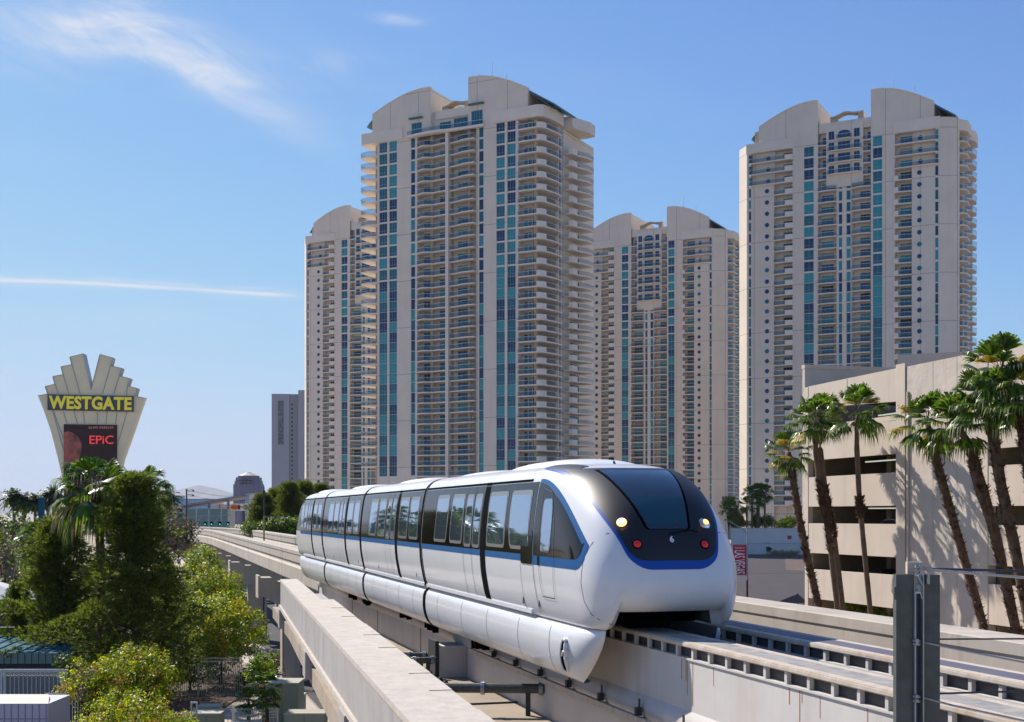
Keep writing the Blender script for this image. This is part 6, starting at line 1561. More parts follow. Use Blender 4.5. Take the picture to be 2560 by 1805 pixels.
scm = mat('dark_red_screen', (0.006, 0.004, 0.006), 0.6, spec=0.1, emit=((0.03, 0.008, 0.01), 0.2)); so = scr.build('screen', scm, sg)
# plain warm picture area on the left of the screen (soft-edged, generic)
m_ = bpy.data.materials.new('warm_picture_area'); m_.use_nodes = True; nt = m_.node_tree; N = nt.nodes; L = nt.links; p_ = N['Principled BSDF']
tc = N.new('ShaderNodeTexCoord'); nz1 = N.new('ShaderNodeTexNoise'); nz1.inputs['Scale'].default_value = 0.22; nz1.inputs['Detail'].default_value = 3; L.new(tc.outputs['Object'], nz1.inputs['Vector'])
rp = N.new('ShaderNodeValToRGB'); rp.color_ramp.elements[0].position = 0.36; rp.color_ramp.elements[0].color = (0.05, 0.012, 0.012, 1); rp.color_ramp.elements[1].position = 0.68; rp.color_ramp.elements[1].color = (0.34, 0.08, 0.045, 1)
L.new(nz1.outputs['Fac'], rp.inputs[0]); L.new(rp.outputs[0], p_.inputs['Base Color']); L.new(rp.outputs[0], p_.inputs['Emission Color']); p_.inputs['Emission Strength'].default_value = 0.12
mb = MB(); pts = [S(487, 700), S(520, 690), S(560, 705), S(600, 735), S(622, 790), S(618, 850), S(600, 905), S(570, 950), S(530, 975), S(487, 970)]; mb.slabxz(pts, -1.06, -1.001); mb.build('picture', m_, so)
def stext(body, X, Y, size, m_, wpx, par, sp=1.0):
    t = text_obj('lettering', body, m_, size, par, None, 1.0, 0.05, bold=0.03, spacing=sp); xs = [v.co.x for v in t.data.vertices]; k = wpx*0.33101*SD/F/(max(xs)-min(xs)); c = (max(xs)+min(xs))/2
    for v in t.data.vertices: v.co.x = (v.co.x-c)*k
    x, z = S(X, Y); t.matrix_local = xz_mat(x, -1.1, z); return t
stext('ELVIS PRESLEY', 772, 663, 1.2, mat('dim_screen_text', (0.3, 0.12, 0.1), 0.5, emit=((0.3, 0.1, 0.08), .4)), 190, so, 1.2)
stext('EPiC', 772, 758, 5.6, M['textred'], 180, so)
mb = MB(); mb.box(-4, 4, 0.5, 3, 0, S(0, 1390)[1]); mb.build('pylon', M['signcream'], sg)
# ------------------------------------------------------------------ grey hotel slab with vertical name
HD = 900.0
ht = thing('hotel_slab', 'lavender-grey slab hotel with a vertical dark name strip, left of the towers', 'building', (gx(678, HD), HD, 0)); hx = gx(678, HD)
def HX(x): return gx(x, HD)-hx
mb = MB(); mb.box(0.0, HX(722), 1.5, 22, 0, hz(984, HD)); mb.build('wall', M['hotel'], ht)
mb = MB(); mb.box(HX(722)+.01, HX(745), 2.4, 22, 0, hz(984.5, HD)); mb.build('window_bay', M['hoteldark'], ht)
mb = MB(); mb.box(HX(745)+.01, HX(775), 0.6, 24, hz(1219, HD), hz(975, HD)); mb.box(HX(745), HX(775), 1.0, 20, 0, hz(1225, HD)-3); mb.build('wall', M['hotel'], ht)
mb = MB(); mb.box(HX(724), HX(775), 0.2, 10, hz(1221, HD), hz(1217, HD)); mb.build('canopy', M['hoteldark'], ht)
for i in range(18):
    y = 1008 + i*10.9; mb = MB(); mb.m = 0; mb.box(HX(727), HX(731), 2.25, 2.45, hz(y+5, HD), hz(y, HD)); mb.m = 1; mb.box(HX(726), HX(732), 2.3, 2.42, hz(y+6, HD), hz(y-1, HD)); mb.build('window', [M['darkopen'], M['greenbox']], ht)
mb = MB(); mb.box(HX(694), HX(709), 1.2, 1.49, hz(1111, HD), hz(1001, HD)); np_ = mb.build('name_strip', mat('grey_name_strip', (0.2, 0.2, 0.22), 0.7), ht)
t = text_obj('letters', 'SPRINGHILL SUITES', M['textgrey'], 4.2, np_, None, 1.0, 0.05, bold=0.10)
xs = [v.co.x for v in t.data.vertices]; k = 108*HD/F/(max(xs)-min(xs)); c = (max(xs)+min(xs))/2
for v in t.data.vertices: v.co.x = (v.co.x-c)*k
t.matrix_local = Matrix.Translation((HX(701.5), 1.1, hz(1056, HD))) @ Matrix.Rotation(R(-90), 4, 'Y') @ Matrix.Rotation(R(90), 4, 'X')
# ------------------------------------------------------------------ stepped tower
ZD_ = 1150.0
zg = thing('stepped_tower', 'purple-grey stepped tower with a pale faceted roof, behind the slanting hall roof', 'building', (gx(622, ZD_), ZD_, 0))
def oct_(r, ry=None): return [(r*math.cos(math.pi/8+i*math.pi/4)*1.08, (ry or r)*math.sin(math.pi/8+i*math.pi/4)) for i in range(8)]
zr = (658-586)/2*ZD_/F
mb = MB(); mb.prism(oct_(zr), 0, hz(1211, ZD_)); mb.prism(oct_(zr*.92), hz(1211, ZD_), hz(1203, ZD_)); mb.prism(oct_(zr*.85), hz(1203, ZD_), hz(1194, ZD_)); mb.build('wall', M['purpleglass'], zg)
mb = MB(); mb.prism(oct_(zr*.70), hz(1194, ZD_), hz(1189.5, ZD_)); mb.build('cornice', M['brownband'], zg)
mb = MB(); a = oct_(zr*.66); b = oct_(zr*.16)
for i in range(8):
    j = (i+1) % 8; mb.quad((*a[i], hz(1189.5, ZD_)), (*a[j], hz(1189.5, ZD_)), (*b[j], hz(1181.5, ZD_)), (*b[i], hz(1181.5, ZD_)))
mb.prism(b, hz(1181.6, ZD_), hz(1181, ZD_)); mb.build('roof', M['copper'], zg)
mb = MB()
for dx in (-2, -1, 0, 1, 2):
    for y in (1201.5, 1208): mb.box(dx*2.6-1, dx*2.6+1, -zr*1.01, -zr*.8, hz(y+1.2, ZD_), hz(y, ZD_))
mb.build('window', M['darkopen'], zg)
# ------------------------------------------------------------------ convention hall
CD = 520.0
hall = thing('convention_hall', 'long low hall with a slanting grey roof rising to a white block', 'building', (gx(437, CD), CD, 0)); cx0 = gx(437, CD)
def K_(x): return gx(x, CD)-cx0
mb = MB(); mb.slabxz([(K_(437), hz(1271, CD)), (K_(613), hz(1242, CD)), (K_(615), hz(1237, CD)), (K_(500), hz(1255, CD)), (K_(437), hz(1268, CD))], -3, 20); mb.build('roof', M['hallroof'], hall)
mb = MB(); mb.slabxz([(K_(613), 0), (K_(700), 0), (K_(700), hz(1226, CD)), (K_(682), hz(1228, CD)), (K_(640), hz(1233, CD)), (K_(613), hz(1235.5, CD))], 0, 22); mb.build('white_block', M['whitewall'], hall)
mb = MB(); mb.box(K_(615), K_(623), -0.3, -0.01, hz(1258, CD), hz(1236, CD)); mb.build('blue_panel', M['bluewall'], hall)
mb = MB(); mb.box(K_(440), K_(577), -6, 8, 0, hz(1272, CD)); mb.build('glass_wall', M['hallglass'], hall)
for x in (525, 573):
    mb = MB(); mb.box(K_(x)-.4, K_(x)+.4, -2, -1, hz(1272, CD), hz(1256 if x < 540 else 1248, CD)); mb.build('roof_post', M['hallroof'], hall)
b1 = thing('blue_hall', 'pale blue glass hall at the left of the slanting roof', 'building', (gx(395, 800), 800, 0)); 
mb = MB(); mb.box(0, gx(442, 800)-gx(395, 800), 0, 20, 0, hz(1239, 800)); mb.box(gx(442, 800)-gx(395, 800), gx(519, 800)-gx(395, 800), 3, 20, 0, hz(1247.5, 800)); mb.build('wall', M['bluewall'], b1)
mb = MB(); mb.box(-.5, gx(442, 800)-gx(395, 800)+.5, -.5, 20, hz(1240, 800), hz(1238.5, 800)); mb.box(gx(442, 800)-gx(395, 800)+.6, gx(519, 800)-gx(395, 800)+.5, 2.5, 20, hz(1248.5, 800), hz(1246.8, 800)); mb.build('roof_edge', M['hallroof'], b1)
for (xa, xb2, y, l) in ((528, 548, 1258, 'left of two pinkish far buildings behind the slanting roof'), (550, 574, 1261, 'right of two pinkish far buildings behind the slanting roof')):
    r = thing('far_building', l, 'building', (gx(xa, 950), 950, 0)); mb = MB(); w_ = gx(xb2, 950)-gx(xa, 950); mb.box(0, w_, 0, 15, 0, hz(y, 950)); mb.box(w_*.6, w_*.8, 2, 8, hz(y, 950), hz(y-4, 950)); mb.build('wall', M['pinkwall'], r)
bb = thing('billboard', 'wide white billboard with round red and teal emblems, left of the tree belt', 'billboard', (gx(609, 430), 430, 0)); bw = (640-577)/2*430/F
mb = MB(); mb.box(-bw, bw, 0, 0.5, hz(1277, 430), hz(1259, 430)); pn = mb.build('panel', M['whitewall'], bb)
for (f, m_, rx, rz_) in ((-0.72, 'red', 1.3, .8), (-0.72, 'palmyellow', 1.9, 1.15), (0.15, 'tealpanel', .95, .95), (0.15, 'orange', 1.7, .35), (0.85, 'red', .9, .9), (-.35, 'tealpanel', .5, .9)):
    mb = MB(); yo = {'palmyellow': -0.02, 'tealpanel': -0.02}.get(m_, -0.04); mb.slabxz([(f*bw+rx*math.cos(2*math.pi*i/20), (hz(1277, 430)+hz(1259, 430))/2+rz_*math.sin(2*math.pi*i/20)) for i in range(20)], yo-.01, -0.001); mb.build('emblem', mat('emblem_'+m_, {'red': (.5, .08, .05), 'palmyellow': (.6, .45, .15), 'tealpanel': (.05, .3, .35), 'orange': (.6, .25, .08)}[m_], .6), pn)
mb = MB(); mb.box(-.4, .4, .1, .4, 0, hz(1277, 430)); mb.build('post', M['darksteel'], bb)
# ------------------------------------------------------------------ poles, lamps, signals
up = thing('utility_pole', 'thick dark utility pole with four short arms, left of the slanting roof', 'utility pole', (gx(466.5, 150), 150, 0))
mb = MB(); mb.tube([(0, 0, 0), (0, 0, hz(1222, 150))], [0.11, 0.085], 8); mb.build('pole', M['wood'], up)
for y in (1225, 1237):
    mb = MB(); mb.tube([(0, 0, hz(y, 150)), (0.75, 0, hz(y-0.5, 150)+.02)], 0.03, 5); mb.tube([(0.15, 0, hz(y+5, 150)), (0.75, 0, hz(y+3, 150)), (0.8, 0, hz(y+1, 150))], 0.02, 5); mb.box(0.68, 0.86, -.1, .1, hz(y+4, 150), hz(y, 150)); mb.build('crossarm', M['wood'], up)
for i, (y0, y1) in enumerate(((1226, 1231), (1237, 1243), (1257, 1256))):
    a = px(468, y0, 150); b = px(660, y1, 170); mb = MB(); mb.tube([a.lerp(b, f/8) - Vector((0, 0, 0.6*math.sin(math.pi*f/8))) for f in range(9)], 0.018, 4); o = mb.build('power_line', M['wood']); tag(o, ['top', 'middle', 'lowest'][i] + ' thin power line running right from the thick dark pole', 'power line', 'power lines')
tpz = thing('thin_pole', 'thin pole, green-grey above and yellow below, standing against the guideway', 'pole', (*tp(10.4, 113.5), 0))
dpl = tp(10.4, 113.5)[1]
mb = MB(); mb.tube([(0, 0, 0), (0, 0, hz(1291, dpl))], 0.07, 8); mb.build('yellow_shaft', M['polegreen'], tpz)
mb = MB(); mb.tube([(0, 0, hz(1291, dpl)), (0, 0, hz(1217, dpl))], [0.065, 0.05], 8); mb.tube([(0, -.02, hz(1236, dpl)), (0, -.02, hz(1226, dpl))], 0.13, 8); mb.build('upper_shaft', M['wood'], tpz)
def street_lamp(label, x, d, ytop, arm, grp):
    r = thing('street_lamp', label, 'street lamp', (gx(x, d), d, 0), 0, grp); h = hz(ytop, d)
    mb = MB(); mb.tube([(0, 0, 0), (0, 0, h*0.8), (arm*.25, 0, h*.93), (arm*.6, 0, h*.985), (arm, 0, h)], [0.13, 0.10, 0.09, 0.07, 0.06], 6); mb.build('mast', M['polegrey'], r)
    mb = MB(); mb.box(arm-.1, arm+.7, -.15, .15, h-.12, h+.06); mb.build('lamp_head', M['galvlight'], r)
for i, (x, l) in enumerate(((471, 'first'), (479, 'second'), (494, 'third'), (510, 'fourth'), (535, 'fifth'))):
    street_lamp(l + ' from the left of the arching street lamps before the glass hall', x, 300-i*8, 1290-i*0.7, [1.6, 2.2, 1.8, 3.0, 2.9][i], 'arching street lamps before the hall')
for i, (x, y, l) in enumerate(((658, 1291, 'plain lamp post nearest the thin yellow pole'), (685, 1292, 'lamp post in the middle before the dark tree belt'), (708, 1292, 'lamp post nearest the tail of the train'))):
    street_lamp(l, x, 152, y, -0.7 if i else 0.2, 'lamp posts before the tree belt')
for i, (x, l) in enumerate(((513, 'leftmost'), (529, 'second from left'), (550, 'third from left'), (570, 'rightmost'))):
    d = 230; r = thing('traffic_signal', l + ' of the green-lit traffic signals above the far beam', 'traffic signal', (gx(x, d), d, 0), 0, 'green-lit traffic signals')
    mb = MB(); mb.tube([(0, 0.2, 0), (0, 0.2, hz(1304, d))], 0.07, 6); mb.build('pole', M['darksteel'], r)
    mb = MB(); mb.box(-.28, .28, -.1, .1, hz(1313, d), hz(1304, d)); mb.build('housing', M['rubber'], r)
    mb = MB(); mb.tube([(0, -.18, hz(1310.5, d)), (0, -.101, hz(1310.5, d))], 0.12, 10); mb.build('green_light', M['green_light'], r)
# ------------------------------------------------------------------ far palms and bushes at left
def feather(seed, s, n=26):
    rnd = random.Random(seed); mb = MB()
    for i in range(n):
        az = i*2.4; el = R(75-110*(i/n)); d = Vector((math.cos(az)*math.cos(el), math.sin(az)*math.cos(el), math.sin(el))); sd_ = d.cross(Vector((0, 0, 1))).normalized()
        prev = Vector((0, 0, 0)); L0 = s*rnd.uniform(.85, 1.1)
        for k in range(6):
            f = (k+1)/6; q = d*L0*f - Vector((0, 0, L0*0.45*f*f)); w = 0.24*s*math.sin(math.pi*(f*.85+.1)); mb.quad(prev-sd_*w*.9, prev, q, q-sd_*w-Vector((0, 0, .08*s))); mb.quad(prev, prev+sd_*w*.9, q+sd_*w-Vector((0, 0, .08*s)), q); prev = q
    o = mb.build('feather_source', M['darkleaf'], fix=False); me = o.data; bpy.data.objects.remove(o); return me
FM = [feather(1, 2.6), feather(2, 2.6)]
for i, (x, y, l) in enumerate(((35, 1240, 'dark date palm farthest left of the group on the skyline'), (60, 1252, 'small date palm second on the skyline'), (88, 1254, 'small date palm third on the skyline'), (134, 1234, 'tallest date palm on the skyline left of the cream sign'), (120, 1246, 'date palm tucked left of the tallest one'), (421, 1244, 'single date palm before the pale blue hall'))):
    d = 190; r = thing('date_palm', l, 'palm tree', (gx(x, d), d, 0), 0, 'date palms on the skyline'); h = hz(y, d); mb = MB(); mb.tube([(0, 0, 0), (0, 0, h)], [0.3, 0.22], 8); mb.build('trunk', M['bark'], r); from_mesh('crown', FM[i % 2], r, (0, 0, h), rz=i)
DK = [M['darkleaf'], M['greenleaf'], M['barebrown']]
for i, (x, d, w, h, zc, mw, l) in enumerate(((20, 160, 9, 7, 3.9+3, [(0, 5), (1, 2)], 'broad dark tree at the left edge under the date palms'), (75, 165, 9, 6, 5.6, [(2, 5), (0, 2)], 'brownish leafless tree mass left of the cream sign'), (135, 160, 8, 7, 6.5, [(1, 3), (2, 2), (0, 2)], 'pale green tree under the tallest date palm'), (10, 110, 7, 5, 4.5, [(2, 4), (1, 1)], 'brown brush at the left edge below the far guideway'), (425, 130, 6.0, 6.5, 7.3, [(2, 8), (0, 1)], 'bare brown tree right of the tall pine'), (395, 125, 5, 6, 6.5, [(2, 6), (0, 2)], 'bare brown tree just behind the tall pine'), (545, 190, 9, 4, 4.5, [(1, 3), (0, 3)], 'low green trees before the hall at the middle'), (600, 185, 9, 5, 5.4, [(0, 4), (1, 1)], 'dark green tree below the billboard'), (470, 220, 9, 3.2, 4.5, [(2, 3), (0, 2)], 'scrubby trees behind the thick dark pole'))):
    leafy('background_tree', l, 'tree', x, 0, d, w, h, zc, 300+i, DK, mw, 110, 22, 0.22, 'background trees at left', cl_r=0.9)
bt = thing('teal_column', 'short teal square column among the trees left of the pines', 'column', (gx(104, 120), 120, 0)); mb = MB(); mb.box(-.22, .22, -.22, .22, 0, hz(1246, 120)); mb.build('shaft', M['tealpanel'], bt); mb = MB(); mb.box(-.27, .27, -.27, .27, hz(1246, 120), hz(1243, 120)); mb.build('cap', M['tealfascia'], bt)
# ------------------------------------------------------------------ lower left: teal roof, screens, shed, cabinets, fences
D1 = 60.0
th = thing('teal_roofed_shed', 'low building with a teal metal roof and a ribbed grey-teal fascia, lower left', 'building', (gx(0, D1), D1, 0)); tx0 = gx(0, D1)
def TX(x, d=D1): return gx(x, d)-tx0
zr0, zr1 = hz(1632, D1), hz(1606, D1+5)
mb = MB(); mb.quad((TX(-120), 0, zr0), (TX(187), 0, zr0), (gx(190, D1+5)-tx0, 5, zr1+.35), (TX(-120), 5, zr1+.35)); mb.quad((TX(-120), 0, zr0-.1), (TX(187), 0, zr0-.1), (gx(190, D1+5)-tx0, 5, zr1+.25), (TX(-120), 5, zr1+.25)); mb.build('roof', M['tealpanel'], th, fix=False)
mb = MB(); mb.box(TX(-120), TX(184), -0.05, 0.1, hz(1659, D1), zr0); 
fo = mb.build('fascia', M['tealfascia'], th)
for i in range(9):
    mb = MB(); x = TX(-90+34*i); mb.obox((x, 0, zr0), (1, 0, 0), Vector((0, 5, zr1+.35-zr0)).normalized(), Vector((0, -(zr1+.35-zr0), 5)).normalized(), -.02, .02, 0, 5.1, 0.002, .05); mb.build('roof_seam', M['tealpanel'], th)
mb = MB()
for i in range(18): mb.box(TX(-110+17.3*i)-.015, TX(-110+17.3*i)+.015, -0.08, -0.051, hz(1659, D1), zr0)
o = mb.build('fascia_rib', M['tealpaint'], th)
mb = MB(); mb.box(TX(-120), TX(183), 0.4, 5, 0, hz(1660, D1)); mb.build('wall', M['navyblue'], th)
b2 = thing('navy_building', 'dark navy wall behind the white canopy at the left edge', 'building', (gx(-60, 84), 84, 0)); mb = MB(); mb.box(-3, 4.6, 0, 6, 0, hz(1500, 84)); mb.build('wall', M['navyblue'], b2); mb = MB(); mb.box(-3.1, 4.7, -.1, 6.1, hz(1500, 84), hz(1498, 84)); mb.build('parapet', M['tealpaint'], b2)
cn = thing('white_canopy', 'white cloth canopy corner at the left edge over the navy wall', 'canopy', (gx(10, 78), 78, 0)); q = hz(1482, 78); mb = MB()
for (a, b) in (((-2.8, -1.4), (1.35, -1.4)), ((1.35, -1.4), (1.35, 1.4)), ((1.35, 1.4), (-2.8, 1.4)), ((-2.8, 1.4), (-2.8, -1.4))): mb.tri((a[0], a[1], q), (b[0], b[1], q), (-1.2, 0, q+.95))
mb.build('cloth', M['canopy'], cn, fix=False); mb = MB(); mb.tube([(-1.2, 0, 0), (-1.2, 0, q+.9)], 0.06, 8); mb.build('post', M['polegrey'], cn)
rl = thing('green_handrail', 'dark green pipe handrail on the teal roof at the left edge', 'handrail', (gx(0, 64), 64, 0)); mb = MB(); mb.tube([(-1, 0, hz(1570, 64)), (0.75, 0, hz(1569, 64))], 0.035, 8); mb.build('rail', M['tealpaint'], rl)
for x in (-.9, 0.38):
    mb = MB(); mb.tube([(x, 0, hz(1602, 64)), (x, 0, hz(1567, 64))], 0.05, 8); mb.build('post', M['tealpaint'], rl)
pg = thing('screen_fence', 'pale blue-white framed screen fence with a row of crosses, below the teal fascia', 'fence', (gx(0, 57), 57, 0)); fx0 = gx(0, 57)
def FX(x): return gx(x, 57)-fx0
zt_, zb2 = hz(1674, 57), 0.0
mb = MB(); mb.box(FX(-60), FX(4), -.04, .04, zt_-.12, zt_+.02); mb.box(FX(8), FX(160), -.04, .04, zt_-.12, zt_+.02)
for x in (4, 12, 154, 164): mb.box(FX(x)-.05, FX(x)+.05, -.05, .05, 0, zt_)
mb.build('frame', M['fencewhite'], pg)
mb = MB(); mb.box(FX(-60), FX(150), .06, .09, 0, hz(1689, 57)); mb.build('screen_mesh', M['screen'], pg)
mb = MB()
for i in range(13): x = FX(15+10.8*i); mb.box(x-.015, x+.015, -.02, .02, 0, zt_-.12); mb.tube([(x, 0, hz(1688, 57)), (x+FX(10.8)-FX(0), 0, hz(1680, 57))], .012, 4); mb.tube([(x, 0.01, hz(1680, 57)), (x+FX(10.8)-FX(0), 0.01, hz(1688, 57))], .012, 4)
mb.box(FX(12), FX(155), -.02, .02, hz(1690, 57), hz(1688, 57)); o = mb.build('cross_pattern', M['fencewhite'], pg)
pv = thing('picket_fence', 'blue-grey picket fence lower left, between the shed and the leafy tree', 'fence', (gx(120, 52), 52, 0)); mb = MB()
for i in range(16): x = i*0.11; mb.box(x-.012, x+.012, -.02, .02, 0, hz(1732, 52))
mb.box(-.1, 1.8, -.03, .03, hz(1733, 52)-.05, hz(1733, 52)); mb.build('pickets', M['fencewhite'], pv); mb = MB(); mb.box(0.7, 0.78, -.05, .05, 0, hz(1725, 52)); mb.build('post', M['fencewhite'], pv)
sh = thing('pale_cabinet_shed', 'pale metal shed with a ribbed sloping roof in the lower left corner', 'shed', (gx(0, 46), 46, 0)); sx0 = gx(0, 46)
def SX(x): return gx(x, 46)-sx0
za, zb3 = hz(1741, 47.2), hz(1759, 46)
mb = MB(); mb.quad((SX(-80), 0, zb3), (SX(121), 0, zb3), (gx(123, 47.2)-sx0, 1.2, za), (SX(-80), 1.2, za)); mb.quad((SX(-80), 1.2, za), (gx(123, 47.2)-sx0, 1.2, za), (gx(121, 48.4)-sx0, 2.4, zb3), (SX(-80), 2.4, zb3)); mb.build('roof', M['shedroof'], sh, fix=False)
mb = MB(); mb.box(SX(-80), SX(120), 0.02, 2.3, 0, zb3-.01); mb.build('wall', M['shedside'], sh)
mb = MB()
for i in range(11): x = SX(-60+17.5*i); mb.box(x-.012, x+.012, -.01, .018, 0, zb3-.02)
mb.box(SX(-80), SX(120), -.012, .019, hz(1797, 46)-.02, hz(1797, 46)+.01); mb.build('wall_rib', mat('shed_rib', (.3, .3, .36), .6), sh)
def cabinet(label, x0, x1, ytop, d, dep, h=None):
    r = thing('utility_cabinet', label, 'utility cabinet', (gx(x0, d), d, 0), 0, 'pale green utility cabinets'); w = gx(x1, d)-gx(x0, d); h = hz(ytop, d)
    mb = MB(); mb.box(0, w, 0, dep, 0.1, h-.06); mb.build('body', M['greenbox'], r); mb = MB(); mb.box(-.03, w+.03, -.03, dep+.03, h-.059, h); mb.build('lid', M['greentop'], r)
    mb = MB(); mb.box(-.1, w+.1, -.1, dep+.1, 0, .099); mb.build('plinth', M['sidewalk'], r)
    mb = MB(); mb.box(w*.5-.006, w*.5+.006, -.004, -.001, .15, h-.1); mb.build('door_seam', M['seam'], r)
cabinet('larger pale green cabinet beside the foot of the walkway beam', 665, 745, 1707, 58, 1.7); cabinet('small pale green cabinet attached right of the larger one', 747, 758, 1737, 60, 0.8)
cabinet('smaller pale green cabinet with a square lid, at the lower edge', 711, 810, 1783, 50, 1.0); cabinet('pale cabinet behind the white railing, lower edge', 480, 550, 1783, 49, .8); cabinet('low pale box left of the white railing', 492, 545, 1766, 54, .8)
fd = thing('dark_metal_fence', 'grey-green metal picket fence with a crossed top band, under the rounded tree', 'fence', (gx(430, 67), 67, 0)); f0 = gx(430, 67); wf = gx(604, 67)-f0; zt2 = hz(1645, 67); zt3 = hz(1654, 67)
mb = MB(); mb.box(0, wf, -.02, .02, zt2-.04, zt2); mb.box(0, wf, -.02, .02, zt3-.04, zt3); mb.box(0, wf, -.02, .02, .12, .16); mb.build('rail', M['fencedark'], fd)
mb = MB()
for i in range(34): x = wf*i/33; mb.box(x-.011, x+.011, -.011, .011, 0.05, zt3)
o = mb.build('picket', M['fencedark'], fd); mb = MB()
for i in range(33): x = wf*i/33; x2 = wf*(i+1)/33; mb.tube([(x, 0, zt3), (x2, 0, zt2)], .006, 4); mb.tube([(x, .012, zt2), (x2, .012, zt3)], .006, 4)
mb.build('crossed_band', M['fencedark'], fd); mb = MB(); mb.box(wf*.37, wf*.37+.07, -.035, .035, 0, zt2+.03); mb.build('post', M['fencewhite'], fd)
def railing(label, p, q, ztop, n, name='white_railing'):
    r = thing(name, label, 'railing', (p[0], p[1], 0), 0, 'white railings at the lower edge'); d = Vector((q[0]-p[0], q[1]-p[1], 0)); L_ = d.length; d.normalize(); s_ = Vector((-d.y, d.x, 0))
    mb = MB(); mb.obox((0, 0, 0), d, s_, (0, 0, 1), 0, L_, -.02, .02, ztop-.04, ztop); mb.obox((0, 0, 0), d, s_, (0, 0, 1), 0, L_, -.02, .02, ztop-.27, ztop-.24); mb.obox((0, 0, 0), d, s_, (0, 0, 1), 0, L_, -.02, .02, .1, .13); mb.build('rail', M['fencewhite'], r)
    mb = MB()
    for i in range(n+1): mb.obox(d*(L_*i/n), d, s_, (0, 0, 1), -.01, .01, -.01, .01, .1, ztop-.26)
    mb.build('baluster', M['fencewhite'], r); mb = MB()
    for i in range(n):
        a = d*(L_*i/n); b = d*(L_*(i+1)/n); mb.tube([a+Vector((0, 0, ztop-.25)), b+Vector((0, 0, ztop-.02))], .008, 4); mb.tube([a+Vector((0, 0, ztop-.02))+s_*.01, b+Vector((0, 0, ztop-.25))+s_*.01], .008, 4)
    mb.build('lattice_band', M['fencewhite'], r)
    for e in (0, L_): mb = MB(); mb.obox(d*e, d, s_, (0, 0, 1), -.035, .035, -.035, .035, 0, ztop+.05); mb.build('post', M['fencewhite'], r)
def gp(x, y, z): d = (EYE-z)*F/(y-YH); return (gx(x, d), d)
railing('long white railing with a crossed top band, level along the lower edge', gp(485, 1772, 1.6), gp(692, 1771, 1.6), 1.6, 22); railing('white railing that turns down toward the lower edge at its left', gp(585, 1793, 1.6), gp(693, 1776, 1.6), 1.6, 13)
gt = thing('gate_post', 'tall pale gate post frame left of the white railings', 'gate post', (gx(485, 48.5), 48.5, 0)); mb = MB()
zg_ = hz(1758, 48.5)
mb.box(-.13, -.08, -.03, .03, 0, zg_); mb.box(.08, .13, -.03, .03, 0, zg_); mb.box(-.13, .13, -.031, .031, zg_, zg_+.05); mb.build('frame', M['fencewhite'], gt); mb = MB(); mb.box(-.079, .079, -.02, .02, zg_-.35, zg_-.3); mb.build('bar', M['fencewhite'], gt)
sl_ = thing('solar_lamp', 'small post with a tilted square pale panel, in front of the white railings', 'lamp', (gx(584, 47), 47, 0)); mb = MB(); mb.tube([(0, 0, 0), (0, 0, hz(1782, 47))], .05, 8); mb.build('post', M['fencewhite'], sl_); mb = MB(); mb.obox((0, 0, hz(1776, 47)), (.7, 0, -.7), (0, 1, 0), (.7, 0, .7), -.1, .1, -.1, .1, -.06, .06); mb.build('panel', M['fencewhite'], sl_)
# red sign seen between the trees and the pier
rsn = thing('red_street_sign', 'red sign with white capitals seen between the yellow-green tree and a pier column', 'sign', (gx(556, 150), 150, 0)); mb = MB(); mb.box(-1.1, 1.1, 0, .12, hz(1444, 150), hz(1408, 150)); pn = mb.build('panel', M['red'], rsn)
t = text_obj('letters', 'OR YO', M['textwhite'], .62, pn, None, 1, .01, bold=.012); t.matrix_local = xz_mat(0.05, -.02, hz(1425, 150))
for x in (-.8, .8): mb = MB(); mb.tube([(x, .06, 0), (x, .06, hz(1444, 150))], .05, 6); mb.build('post', M['polegrey'], rsn)
# ------------------------------------------------------------------ right of the nose: banner, walls, palms
bn = thing('banner_lamp_post', 'lamp post with a red WELCOME TO LAS VEGAS banner, right of the train nose', 'lamp post', (gx(1868, 140), 140, 0)); BD = 140.0; bx0 = gx(1868, BD)
mb = MB(); mb.tube([(0, 0, hz(1450, BD)), (0, 0, hz(1318, BD))], [.10, .07], 8); mb.tube([(0, 0, hz(1335, BD)), (-.5, 0, hz(1322, BD)), (-2.0, 0, hz(1303, BD)), (-2.6, 0, hz(1300, BD))], .05, 6); mb.build('post', M['polegrey'], bn)
mb = MB(); mb.tube([(0, 0, 0), (0, 0, hz(1450, BD))], .12, 8); mb.build('post_foot', mat('dark_red_post_paint', (.12, .02, .02), .6), bn)
mb = MB(); mb.box(-1.55, -.10, -.02, .02, hz(1437, BD), hz(1362.5, BD)); cl = mb.build('banner', M['red'], bn)
t = text_obj('letters', 'WELCOME TO', M['textpink'], .28, cl, None, 1, .004, bold=.006); xs = [v.co.x for v in t.data.vertices]; k = 1.1/(max(xs)-min(xs))
for v in t.data.vertices: v.co.x *= k
t.matrix_local = xz_mat(-.82, -.03, hz(1370, BD))
for word, y0, y1 in (('LAS', 1376, 1400), ('VEGAS', 1402, 1434)):
    pass
t = text_obj('letters', 'LAS VEGAS', M['textwhite'], 1.0, cl, None, 1, .004, bold=.012); xs = [v.co.x for v in t.data.vertices]; ys = [v.co.y for v in t.data.vertices]; kx_ = (hz(1376, BD)-hz(1434, BD))/(max(xs)-min(xs)); ky_ = 1.15/(max(ys)-min(ys)); cx_, cy_ = (max(xs)+min(xs))/2, (max(ys)+min(ys))/2
for v in t.data.vertices: v.co.x = (v.co.x-cx_)*kx_; v.co.y = (v.co.y-cy_)*ky_
t.matrix_local = Matrix.Translation((-.82, -.03, hz(1405, BD))) @ Matrix.Rotation(R(90), 4, 'Y') @ Matrix.Rotation(R(90), 4, 'X')
